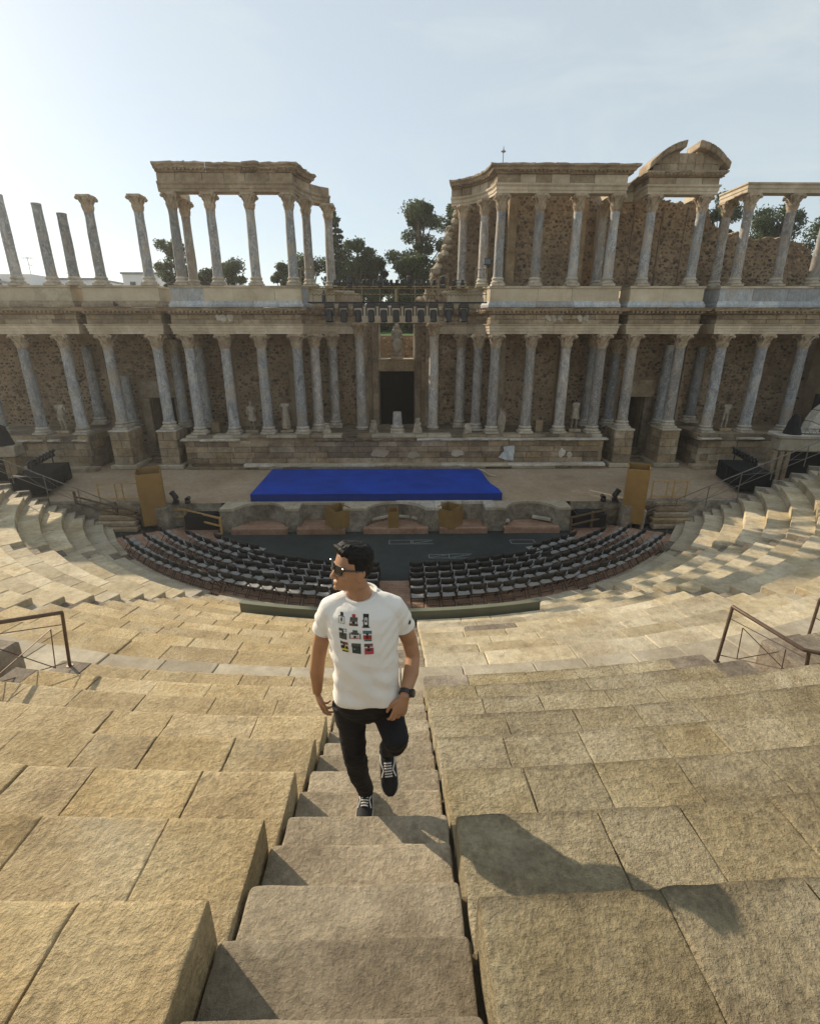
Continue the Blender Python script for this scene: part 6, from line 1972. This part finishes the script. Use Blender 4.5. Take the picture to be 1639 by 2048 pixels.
def ringloft(mb, rings, n=28, ex=2.3):
    """rings of (z, cx, cy, half width, half depth, drop of the front); closed at both ends"""
    vs_ = []; fs_ = []
    for (z, cx, cy, hw, hd, *tl) in rings:
        tl = tl[0] if tl else 0.0
        for k in range(n):
            a = 2 * PI * k / n
            c, s = math.cos(a), math.sin(a)
            vs_.append((cx + hw * math.copysign(abs(c) ** (2 / ex), c), cy + hd * math.copysign(abs(s) ** (2 / ex), s), z + tl * (s if s < 0 else s * .2)))
    for i in range(len(rings) - 1):
        for k in range(n):
            fs_.append((i * n + k, i * n + (k + 1) % n, (i + 1) * n + (k + 1) % n, (i + 1) * n + k))
    fs_.append(tuple(reversed(range(n)))); fs_.append(tuple(range((len(rings) - 1) * n, len(rings) * n)))
    mb.add(vs_, fs_)

# --- head frame
HC = Vector((0.002, 2.235, 7.610))
HY = R(58)
HF = Vector((-math.sin(HY), -math.cos(HY), .17)).normalized()      # where the face looks
HS = Vector((0, 0, 1)).cross(HF).normalized()                       # towards his own ... side
HU = HF.cross(HS).normalized()
HSC = .95
def hp(f, s, u): return HC + (HF * f + HS * s + HU * u) * HSC
HR = [(.118, .015, .04, .028), (.108, .05, .075, .05), (.092, .07, .09, .064), (.065, .084, .098, .073), (.035, .091, .101, .0765), (.012, .0935, .1, .077), (-.008, .090, .097, .0765),
      (-.030, .087, .090, .0745), (-.052, .086, .08, .070), (-.072, .0865, .067, .064), (-.092, .087, .05, .056), (-.108, .084, .035, .046), (-.120, .070, .02, .034), (-.126, .05, .0, .02)]
def head_pt(row, th, off=0.0):
    u, f, b, w_ = row
    c, s = math.cos(th), math.sin(th)
    ex = 2 / 2.25
    cc = math.copysign(abs(c) ** ex, c); ss = math.copysign(abs(s) ** ex, s)
    fw = (f if c > 0 else b) + off
    return (fw * cc, (w_ + off) * ss, u)
body = MB()
n = 32; vs_ = []; fs_ = []
for row in HR:
    for k in range(n):
        vs_.append(hp(*head_pt(row, 2 * PI * k / n)))
for i in range(len(HR) - 1):
    for k in range(n): fs_.append((i * n + k, (i + 1) * n + k, (i + 1) * n + (k + 1) % n, i * n + (k + 1) % n))
fs_.append(tuple(range(n))); fs_.append(tuple(reversed(range((len(HR) - 1) * n, len(HR) * n))))
body.add(vs_, fs_)
RM = Matrix((HF, HS, HU)).transposed()
def hblob(f, s, u, r_, nn=10, mm_=8): body.blob(hp(f, s, u), tuple(q * HSC for q in r_), nn, mm_, M=RM)
# nose, brow, cheeks, lips, chin, ears
body.tube([hp(.088, 0, .004), hp(.098, 0, -.018), hp(.109, 0, -.040)], [.008, .010, .0125], 8)
hblob(.110, 0, -.045, (.013, .013, .010)); hblob(.098, .012, -.047, (.012, .008, .008)); hblob(.098, -.012, -.047, (.012, .008, .008))
hblob(.084, 0, .014, (.013, .055, .010)); hblob(.066, .042, -.040, (.022, .022, .02)); hblob(.066, -.042, -.040, (.022, .022, .02))
hblob(.087, 0, -.075, (.0095, .024, .0055)); hblob(.086, 0, -.085, (.0095, .020, .006)); hblob(.080, 0, -.108, (.014, .022, .014))
for s in (-1, 1):
    hblob(-.012, s * .079, -.022, (.022, .009, .031)); hblob(-.024, s * .084, -.012, (.012, .006, .02)); hblob(-.006, s * .081, -.046, (.010, .007, .010))
    hblob(-.03, s * .045, -.085, (.05, .022, .03))
# neck and trunk
NB = Vector((.034, 2.256, 7.44))
body.tube([hp(-.03, 0, -.03), hp(-.022, 0, -.09), (HC + NB) / 2 + Vector((.0, .004, -.03)), NB, NB + Vector((0, .0, -.06))], [.058, .055, .055, .064, .085], 18)
ringloft(body, [(6.80, .052, 2.205, .11, .07), (6.9, .052, 2.195, .135, .09), (7.1, .052, 2.2, .135, .092), (7.3, .05, 2.22, .155, .095), (7.38, .045, 2.232, .14, .085), (7.425, .04, 2.24, .085, .062)])
# arms: (shoulder, elbow, wrist)
ARM = {'R': [Vector((-.125, 2.235, 7.385)), Vector((-.190, 2.275, 7.13)), Vector((-.210, 2.295, 7.03)), Vector((-.228, 2.315, 6.93)), Vector((-.238, 2.335, 6.775))],
       'L': [Vector((.212, 2.235, 7.385)), Vector((.285, 2.275, 7.15)), Vector((.303, 2.26, 7.06)), Vector((.292, 2.195, 7.005)), Vector((.256, 2.075, 6.945))]}
for s in 'RL':
    a = ARM[s]
    body.tube([a[0], a[0].lerp(a[1], .5), a[1], a[2], a[3], a[3].lerp(a[4], .6), a[4]], [.040, .044, .043, .039, .041, .032, .0265], 14)
# legs inside the trousers
LEG = {'R': [Vector((-.040, 2.225, 6.82)), Vector((-.031, 2.235, 6.40)), Vector((.012, 2.37, 5.985))],
       'L': [Vector((.145, 2.225, 6.82)), Vector((.212, 2.06, 6.675)), Vector((.152, 2.315, 6.375))]}
for s in 'RL':
    l_ = LEG[s]; body.tube([l_[0], l_[0].lerp(l_[1], .5), l_[1], l_[1].lerp(l_[2], .35), l_[2]], [.062, .056, .045, .046, .032], 12)
# hands
def hand(W, a, p, t):
    """W wrist, a towards the fingertips, p out of the palm, t towards the thumb"""
    a = a.normalized(); p = (p - a * p.dot(a)).normalized(); t = (t - a * t.dot(a) - p * t.dot(p)).normalized()
    # palm
    vs_ = []; fs_ = []; n = 14
    for (d, hw, hd) in ((-.015, .026, .022), (.015, .029, .017), (.05, .038, .0165), (.082, .0405, .0135), (.093, .037, .009)):
        for k in range(n):
            th = 2 * PI * k / n
            vs_.append(W + a * d + t * (hw * math.cos(th)) + p * (hd * math.sin(th) + .01 * (d / .09) ** 2))
    for i in range(4):
        for k in range(n): fs_.append((i * n + k, i * n + (k + 1) % n, (i + 1) * n + (k + 1) % n, (i + 1) * n + k))
    fs_.append(tuple(reversed(range(n)))); fs_.append(tuple(range(4 * n, 5 * n)))
    body.add(vs_, fs_)
    for off, Ls, c0 in ((.030, (.042, .026, .021), 14), (.0102, (.046, .029, .022), 20), (-.0098, (.043, .027, .021), 26), (-.029, (.033, .021, .019), 32)):
        q = W + a * (.084 - abs(off - .01) * .28) + t * off + p * .008
        pts = [q - a * .012]; d = a; ang = 0
        tilt = t * (off * .3)
        cur = q; pts.append(cur)
        for L_, ca in zip(Ls, (c0, c0 + 16, c0 + 8)):
            ang += R(ca)
            d = (a * math.cos(ang) + p * math.sin(ang) + tilt).normalized()
            cur = cur + d * L_; pts.append(cur)
        body.tube(pts, [.0098, .0098, .0088, .0080, .0062], 10)
        body.blob(pts[-1], .0064, 8, 6)
    q = W + a * .022 + t * .024 + p * .006
    d1 = (a * .72 + t * .62 + p * .30).normalized(); d2 = (a * .92 + t * .22 + p * .34).normalized(); d3 = (a * .95 - t * .02 + p * .35).normalized()
    pts = [q, q + d1 * .036, q + d1 * .036 + d2 * .032, q + d1 * .036 + d2 * .032 + d3 * .026]
    body.tube(pts, [.0145, .0125, .0108, .0075], 10); body.blob(pts[-1], .0076, 8, 6)
hand(ARM['R'][4], Vector((.10, -.10, -1)), Vector((1, .25, 0)), Vector((.25, -1, 0)))
hand(ARM['L'][4], Vector((-.30, -.30, -.90)), Vector((-.25, .95, -.15)), Vector((-.95, -.25, 0)))
remesh(body, 'body', SKIN, .0034, 3, .5)

# --- hair: a shell a little outside the skull where hair grows, below the skin elsewhere
hair = MB(); vs_ = []; fs_ = []; n = 40
HR2 = [(.121, .030, .055, .042)] + HR[1:9]
def hair_off(u, th):
    c = math.cos(th)
    line = .062 if c > .55 else (.062 - (0.55 - c) * .135 if c > -.1 else -.03 - (-.1 - c) * .06)      # lower limit of the hair by direction
    sd = abs(math.sin(th))
    if sd > .75 and c > -.15: line = min(line, -.012 if c < .22 else .03)
    t = max(0, min(1, (u - line) / .018))
    th_ = .011 if u > .05 else .009
    if u < -.02: th_ = .007
    quiff = .018 * max(0, min(1, (u - .055) / .04)) * max(0, c) ** 1.2
    return -.008 + (th_ + .008 + quiff) * t
for i, row in enumerate(HR2):
    for k in range(n):
        th = 2 * PI * k / n
        o_ = hair_off(row[0], th)
        x, y, u = head_pt(row, th, o_)
        u += .004 * max(0, min(1, (row[0] - .07) / .04)) + (.010 * max(0, math.cos(th)) if row[0] > .085 else 0)
        vs_.append(hp(x, y, u))
for i in range(len(HR2) - 1):
    for k in range(n): fs_.append((i * n + k, (i + 1) * n + k, (i + 1) * n + (k + 1) % n, i * n + (k + 1) % n))
fs_.append(tuple(range(n))); fs_.append(tuple(reversed(range((len(HR2) - 1) * n, len(HR2) * n))))
hair.add(vs_, fs_)
# swept up locks over the forehead
for k in range(9):
    s_ = -.048 + .012 * k
    hair.tube([hp(.060, s_, .090), hp(.080, s_ * 1.02, .098), hp(.091, s_ * 1.0 + .006, .105), hp(.088, s_ + .014, .117)], [.012, .012, .010, .004], 7)
def hair_d(co, nn):
    q = co - HC
    f_, s_, u_ = q.dot(HF), q.dot(HS), q.dot(HU)
    return nn * (noise.noise(Vector((s_ * 190, f_ * 35, u_ * 60))) * .0032 + noise.noise(Vector((s_ * 60, f_ * 20, u_ * 20))) * .003)
remesh(hair, 'hair', HAIR, .0035, 2, .4, hair_d)

# --- sunglasses
sg = empty('sunglasses', (0, 0, 0)); sg.parent = man; sg.matrix_parent_inverse = Matrix.Translation(-man.location)
def hbox(mb, f, s, u, df, ds, du, ch=.0):
    c = []
    for zz in (-.5, .5):
        for (a, b) in ((-.5, -.5), (.5, -.5), (.5, .5), (-.5, .5)):
            c.append(hp(f + a * df, s + b * ds, u + zz * du))
    mb.hexa(c, ch)
fr = MB()
for s in (-1, 1):
    cx = s * .036
    outl = [(-.030, .019), (.026, .021), (.031, .014), (.024, -.019), (-.012, -.022), (-.025, -.014)]
    outl = [(q * (1 if s > 0 else -1), u) for q, u in outl]
    P_ = [hp(.106 - abs(cx + q) * .22, cx + q, .002 + u) for q, u in outl]; Q_ = [hp(.100 - abs(cx + q) * .22, cx + q, .002 + u) for q, u in outl]
    k = len(P_); fr_ = MB(); fr_.add(P_ + Q_, [tuple(range(k)), tuple(reversed(range(k, 2 * k)))] + [(i, k + i, k + (i + 1) % k, (i + 1) % k) for i in range(k)])
    o = fr_.build('lens', GLASS); o.parent = sg; KIDS.setdefault(sg.name, []).append(o)
    fr.tube(P_ + [P_[0]], .0032, 6)
    hbox(fr, .089, s * .067, .017, .012, .014, .013, .002)
    fr.tube([hp(.088, s * .073, .016), hp(.04, s * .082, .010), hp(-.012, s * .085, .006), hp(-.03, s * .084, -.012)], [.0045, .004, .0035, .003], 6)
fr.tube([hp(.102, -.012, .010), hp(.107, 0, .013), hp(.102, .012, .010)], .0035, 6)
o = fr.build('frame', GLASS); o.parent = sg

# --- t-shirt
sh = MB()
ringloft(sh, [(6.892, .055, 2.175, .177, .131), (6.912, .055, 2.175, .178, .132), (6.97, .055, 2.175, .173, .126), (7.05, .055, 2.182, .168, .121), (7.2, .052, 2.20, .176, .124), (7.31, .048, 2.215, .184, .123), (7.38, .045, 2.228, .178, .110, .004), (7.42, .042, 2.238, .146, .096, .012), (7.448, .038, 2.248, .108, .084, .022), (7.462, .036, 2.254, .083, .074, .030)], 36, 2.4)
for s, sx in (('R', -1), ('L', 1)):
    a = ARM[s]
    e = a[0].lerp(a[1], .55)
    sh.tube([a[0] + Vector((-sx * .11, .012, .030)), a[0] + Vector((-sx * .06, .004, .012)), a[0] + Vector((-sx * .012, 0, -.008)), a[0].lerp(a[1], .3), e, e + (a[1] - a[0]).normalized() * .012], [.055, .062, .066, .060, .058, .0582], 18)
def shirt_d(co, nn):
    x, y, z = co
    d = 0.0
    low = max(0, min(1, (7.34 - z) / .3))
    d += math.sin(x * 34 + math.sin(z * 9 + x * 5) * 1.9 + z * 16) * .0045 * low * (.5 + noise.noise(Vector((x * 6, y * 6, z * 5))))
    d += noise.noise(Vector((x * 14, y * 14, z * 5))) * .006 * (.35 + .65 * low)
    d += noise.noise(Vector((x * 9 + z * 16, y * 6, z * 4 - x * 9))) * .014 * (.35 + .65 * low)
    if abs(x - .045) > .10 and 7.12 < z < 7.36: d += math.sin((z * 1.3 - abs(x - .045) * 1.4) * 70) * .0022
    if z > 7.44: d *= .3
    return nn * d
shirt = remesh(sh, 'shirt', SHIRT, .0065, 3, .5, shirt_d)
# rib at the neck, hem lines
ct = []
for k in range(33):
    a = 2 * PI * k / 32
    ct.append((.036 + .083 * math.cos(a), 2.254 + .075 * math.sin(a), 7.462 + .030 * (math.sin(a) if math.sin(a) < 0 else .2 * math.sin(a))))
m = MB(); m.tube(ct, .0085, 8, cap=False); m.build('neck_rib', SHIRT, shirt, True)
for s in 'RL':
    a = ARM[s]; e = a[0].lerp(a[1], .55) + (a[1] - a[0]).normalized() * .008
    d = (a[1] - a[0]).normalized(); u_ = d.orthogonal().normalized(); v_ = d.cross(u_)
    m = MB(); m.tube([e + (u_ * math.cos(q * PI / 12) + v_ * math.sin(q * PI / 12)) * .0568 for q in range(25)], .0032, 6, cap=False); m.build('sleeve_hem', SHIRT, shirt, True)
# print: nine little cameras
bv = BVHTree.FromPolygons([v.co.copy() for v in shirt.data.vertices], [tuple(p.vertices) for p in shirt.data.polygons])
def decal(shapes, cx, cz, nm, direction=Vector((0, 1, 0)), y0=1.7, skew=0.0):
    """shapes: (x0, z0, x1, z1, colour) in units of 1 cm round the icon's centre, printed on the cloth"""
    mm = MB()
    for q, (x0, z0, x1, z1, col) in enumerate(shapes):
        nx = max(1, int(abs(x1 - x0) / .8)); nz = max(1, int(abs(z1 - z0) / .8))
        g_ = []
        for j in range(nz + 1):
            for i in range(nx + 1):
                x = cx + (x0 + (x1 - x0) * i / nx) * .01; z = cz + (z0 + (z1 - z0) * j / nz) * .01 - skew * (x - cx)
                hit = bv.ray_cast(Vector((x, y0, z)), direction)
                yy = hit[0].y if hit[0] else 2.1
                g_.append((x, yy - .0012 - .0006 * q, z))
        W_ = nx + 1
        mm.add(g_, [(j * W_ + i, j * W_ + i + 1, (j + 1) * W_ + i + 1, (j + 1) * W_ + i) for j in range(nz) for i in range(nx)], col)
    return mm.build(nm, INK, shirt)
BK, WH, GY, RD, YE, TE, BR = (.015, .015, .015), (.62, .59, .53), (.16, .145, .12), (.36, .035, .03), (.62, .48, .03), (.06, .12, .13), (.10, .055, .035)
OL = (.07, .072, .055); PK = (.45, .05, .08)
CX = [-.050, .010, .070]; CZ = [7.380, 7.312, 7.246]
ic = [
 [(-1.6, -2.3, 1.6, 1.0, BK), (-1.4, -2.1, 1.4, .8, WH), (-.9, 1.0, .9, 1.3, GY), (-.7, 1.3, .9, 2.6, BK), (-.4, -1.0, .4, .3, BK), (-.2, .3, .2, .7, BK), (-.15, -1.5, .15, -1.2, RD)],
 [(-2.2, -2.6, 2.2, -1.5, BR), (-1.9, -1.5, 1.9, .2, GY), (-1.8, .0, 2.0, 1.3, BR), (-.8, 1.2, .9, 2.6, RD), (-1.0, .2, 1.0, 1.3, OL), (-.5, -1.3, .5, -.2, BK), (-1.5, -1.2, -.9, -.5, WH), (.9, -1.2, 1.5, -.5, WH)],
 [(-1.4, -2.6, 1.4, 3.0, BK), (-1.0, -1.9, 1.0, 1.6, GY), (-.7, -1.6, .7, 1.4, WH), (-.45, -.6, .45, .4, BK), (-1.9, -3.0, 1.9, -2.5, BK), (-.4, .8, .4, 1.2, GY), (-1.8, -.2, -1.3, .5, GY)],
 [(-2.0, 1.2, 2.0, 2.4, OL), (.3, 1.4, 1.7, 2.1, WH), (-2.0, .5, 2.0, 1.2, WH), (-.4, .1, .4, 1.4, BK), (-1.8, -2.8, 2.0, .5, OL), (-.6, -1.2, .6, .0, BK), (-.2, -.8, .2, -.4, GY)],
 [(-3.0, -1.9, 3.0, 1.2, WH), (-2.0, .2, 2.0, 1.4, OL), (-1.1, 1.3, 1.3, 2.5, OL), (-2.9, -1.9, -2.2, 1.0, GY), (2.3, -1.9, 2.9, 1.0, GY), (-2.0, -1.6, 2.0, -1.3, RD), (-.6, -1.2, .6, -.1, BK), (1.1, -.8, 1.6, -.4, BK)],
 [(-2.2, 1.1, 2.3, 2.6, TE), (-2.0, .5, 2.2, 1.1, WH), (-.5, .1, .6, 1.4, BK), (-1.9, -1.8, 2.2, .5, RD), (-.6, -1.2, .6, .2, BK), (1.0, -.9, 1.8, .0, BR), (-1.5, -2.6, 2.2, -1.8, TE)],
 [(-2.0, 1.2, 1.9, 2.6, BR), (.2, 1.4, 1.7, 2.3, RD), (-1.9, .6, 1.9, 1.2, WH), (-.5, .0, .4, 1.4, BK), (-1.7, -1.0, 1.9, .6, BK), (.3, -1.0, .7, .6, YE), (-1.4, -1.9, 2.0, -1.0, YE), (-1.0, -2.6, 2.0, -1.9, BK)],
 [(-2.4, 1.1, 2.3, 2.7, OL), (-2.1, -2.7, 2.3, 1.1, (.028, .04, .036)), (-2.4, .9, 2.3, 1.2, BK), (-1.6, -.3, -.4, -.1, WH)],
 [(-2.2, 1.2, 2.1, 2.7, BR), (.6, 1.5, 1.8, 2.2, PK), (-2.0, .7, 2.2, 1.2, WH), (-.5, .1, .6, 1.6, BK), (-2.0, -2.7, 2.5, .7, PK), (-1.5, -.9, 1.8, .5, BR), (-.6, -.9, .6, .3, BK)]]
for r_ in range(3):
    for c_ in range(3):
        decal([(a * .98, b * .96, c * .98, d * .96, col) for a, b, c, d, col in ic[r_ * 3 + c_]], CX[c_] + .006 * r_, CZ[r_] - .004 * c_, 'camera_print', skew=.05)
# small dark mark on his left sleeve
m_ = ARM['L'][0].lerp(ARM['L'][1], .42)
hit = bv.ray_cast(m_ + Vector((.25, -.25, .02)), Vector((-.7, .7, 0)).normalized())
if hit[0]:
    nn = hit[1]; c = hit[0] + nn * .002; tx_ = Vector((0, 0, 1)).cross(nn).normalized(); tz_ = nn.cross(tx_)
    mm = MB(); pts = [c + tx_ * x * .012 + tz_ * z * .016 for x, z in ((0, 1), (-1, -.3), (0, -1), (1, -.3))]
    mm.add(pts, [(0, 1, 2, 3)], BK); mm.build('sleeve_mark', INK, shirt)

# --- trousers
tr_ = MB()
ringloft(tr_, [(6.70, .05, 2.222, .05, .06), (6.735, .051, 2.22, .115, .088), (6.785, .053, 2.21, .158, .108), (6.84, .054, 2.195, .170, .115), (6.89, .055, 2.185, .168, .114), (6.95, .055, 2.18, .163, .112)], 32, 2.5)
def leg(pts, rad): tr_.tube(pts, rad, 18)
l_ = LEG['R']
leg([l_[0] + Vector((-.015, 0, -.02)), Vector((-.036, 2.225, 6.62)), l_[1] + Vector((0, -.012, .02)), Vector((-.018, 2.275, 6.22)), Vector((0, 2.33, 6.09)), l_[2] + Vector((.0, .0, -.015))], [.088, .078, .066, .060, .053, .050])
l_ = LEG['L']
leg([l_[0] + Vector((.0, 0, -.03)), l_[0].lerp(l_[1], .5) + Vector((.01, -.01, -.035)), l_[1] + Vector((0, .0, 0)), l_[1] + Vector((-.004, .03, -.045))], [.088, .078, .070, .060])
leg([l_[1] + Vector((-.002, .015, -.02)), l_[1].lerp(l_[2], .35), l_[1].lerp(l_[2], .7), l_[2] + Vector((0, .006, -.03))], [.064, .060, .053, .048])
def tr_d(co, nn):
    x, y, z = co
    d = noise.noise(Vector((x * 10, y * 10, z * 22))) * .006 + noise.noise(Vector((x * 30, y * 30, z * 45))) * .0025
    k_ = 1.0 if (z < 6.2 or 6.33 < z < 6.5) else .35
    d += noise.noise(Vector((x * 12 + 5, y * 12, z * 42 + x * 14))) * .006 * k_
    return nn * d
trousers = remesh(tr_, 'trousers', TROUS, .007, 7, .5, tr_d)
bv2 = BVHTree.FromPolygons([v.co.copy() for v in trousers.data.vertices], [tuple(p.vertices) for p in trousers.data.polygons])

# --- shoes
def shoe(heel, d, up, name='shoe'):
    d = d.normalized(); up = (up - d * up.dot(d)).normalized(); sd = d.cross(up).normalized()
    L_ = .285
    P = lambda a, s, h: heel + d * (a * L_) + sd * s + up * h
    half = lambda a: .033 + .016 * math.sin(min(1, a * 1.15) * PI * .62) if a < .8 else (.049 * math.sqrt(max(.0, 1 - ((a - .74) / .27) ** 2)) if a < 1 else 0.0)
    def outline(n=12, grow=0.0):
        q = []
        for k in range(n + 1):
            a = k / n; q.append((a, max(.004, half(a) + grow)))
        return q
    ol = outline(16, .004)
    # sole
    m = MB(); vs_ = []; fs_ = []
    ring = [(a, w_) for a, w_ in ol] + [(a, -w_) for a, w_ in reversed(ol)]
    for h in (0.0, .028):
        for (a, s) in ring: vs_.append(P(a + (-.012 if a == 0 else .0), s, h))
    k = len(ring)
    fs_ = [tuple(reversed(range(k))), tuple(range(k, 2 * k))] + [(i, (i + 1) % k, k + (i + 1) % k, k + i) for i in range(k)]
    m.add(vs_, fs_)
    # upper
    u_ = MB(); vs_ = []; fs_ = []; n = 14
    rows = [(0.0, .95, .085), (.08, 1, .10), (.2, .95, .108), (.32, .95, .106), (.42, 1, .094), (.54, 1, .078), (.66, 1, .064), (.78, 1, .056), (.88, .98, .050), (.96, .95, .042), (.995, .9, .03)]
    for (a, f, h) in rows:
        w_ = max(.008, half(a)) * f
        for q in range(n):
            th = PI * q / (n - 1)
            vs_.append(P(a, math.cos(th) * w_, .02 + (h - .02) * max(0.0, math.sin(th)) ** .62))
    for i in range(len(rows) - 1):
        for q in range(n - 1): fs_.append((i * n + q, i * n + q + 1, (i + 1) * n + q + 1, (i + 1) * n + q))
        fs_.append((i * n + n - 1, i * n, (i + 1) * n, (i + 1) * n + n - 1))
    fs_.append(tuple(range(n))); fs_.append(tuple(reversed(range((len(rows) - 1) * n, len(rows) * n))))
    u_.add(vs_, fs_)
    up_o = u_.build(name, SHOE, man, 'full')
    m.build('sole', SOLE, up_o)
    def top(a):
        for i in range(len(rows) - 1):
            if rows[i][0] <= a <= rows[i + 1][0]:
                t = (a - rows[i][0]) / (rows[i + 1][0] - rows[i][0]); return rows[i][2] + (rows[i + 1][2] - rows[i][2]) * t
        return .05
    for k in range(6):
        a = .36 + .05 * k
        mm = MB(); mm.tube([P(a, s * .021, top(a) + (.004 if abs(s) < 1 else -.001)) for s in (-1, -.5, 0, .5, 1)], .0042, 6); mm.build('lace', LACE, up_o)
    for s in (-1, 1):
        path = []
        for k in range(9):
            t = k / 8; a = .10 + .52 * t
            h = .045 + .040 * math.sin(t * PI * .55) if t < .7 else .045 + .040 * math.sin(.7 * PI * .55) - (t - .7) * .09
            w_ = half(a)
            fr_ = max(.0, min(1, (h - .02) / (top(a) - .02)))
            th = math.asin(min(1, fr_ ** (1 / .62)))
            path.append(P(a, s * (math.cos(th) * w_ + .0015), h))
        mm = MB(); mm.tube(path, .0042, 6); mm.build('side_stripe', LACE, up_o)
    mm = MB(); mm.tube([P(.30, s * .016, top(.33) + .004 + (.006 if s == 0 else 0)) for s in (-1, 0, 1)], .008, 6); mm.build('tongue', SHOE, up_o)
shoe(Vector((.014, 2.445, 5.900)), Vector((-.03, -1, 0)), Vector((0, 0, 1)))
shoe(Vector((.147, 2.392, 6.338)), Vector((.08, -.56, -.62)), Vector((.0, -.74, .67)))

# --- watch on his left wrist
wt = ARM['L'][3].lerp(ARM['L'][4], .80); d = (ARM['L'][4] - ARM['L'][3]).normalized(); u_ = Vector((.7, -.7, 0)); u_ = (u_ - d * u_.dot(d)).normalized(); v_ = d.cross(u_)
m = MB(); rr = .0315
vs_ = []; fs_ = []; n = 20
for h, r_ in ((-.011, rr), (.011, rr), (.011, rr + .004), (-.011, rr + .004)):
    for k in range(n): vs_.append(wt + d * h + (u_ * math.cos(2 * PI * k / n) + v_ * math.sin(2 * PI * k / n)) * r_)
for q in range(4):
    for k in range(n): fs_.append((q * n + k, q * n + (k + 1) % n, ((q + 1) % 4) * n + (k + 1) % n, ((q + 1) % 4) * n + k))
m.add(vs_, fs_); strap = m.build('watch', GLASS, man)
m = MB(); m.tube([wt + u_ * (rr + .001), wt + u_ * (rr + .013)], .0215, 18); m.build('case', M['black'], strap)
m = MB(); m.tube([wt + u_ * (rr + .0131), wt + u_ * (rr + .0142)], .0175, 18); m.build('dial', GLASS, strap)
# ---------------------------------------------------------------- thin morning haze
hz_m = bpy.data.materials.new('haze_air'); hz_m.use_nodes = True
_n = hz_m.node_tree; _n.nodes.clear()
_o = _n.nodes.new('ShaderNodeOutputMaterial'); _p = _n.nodes.new('ShaderNodeVolumePrincipled')
_p.inputs['Color'].default_value = (.93, .93, .90, 1)
_p.inputs['Density'].default_value = .0009
_p.inputs['Anisotropy'].default_value = .45
_n.links.new(_p.outputs['Volume'], _o.inputs['Volume'])
hz = MB(); hz.box(0, 60, 10.0, 190, 150, 24.6)
hz.build('haze', hz_m, kind='stuff')
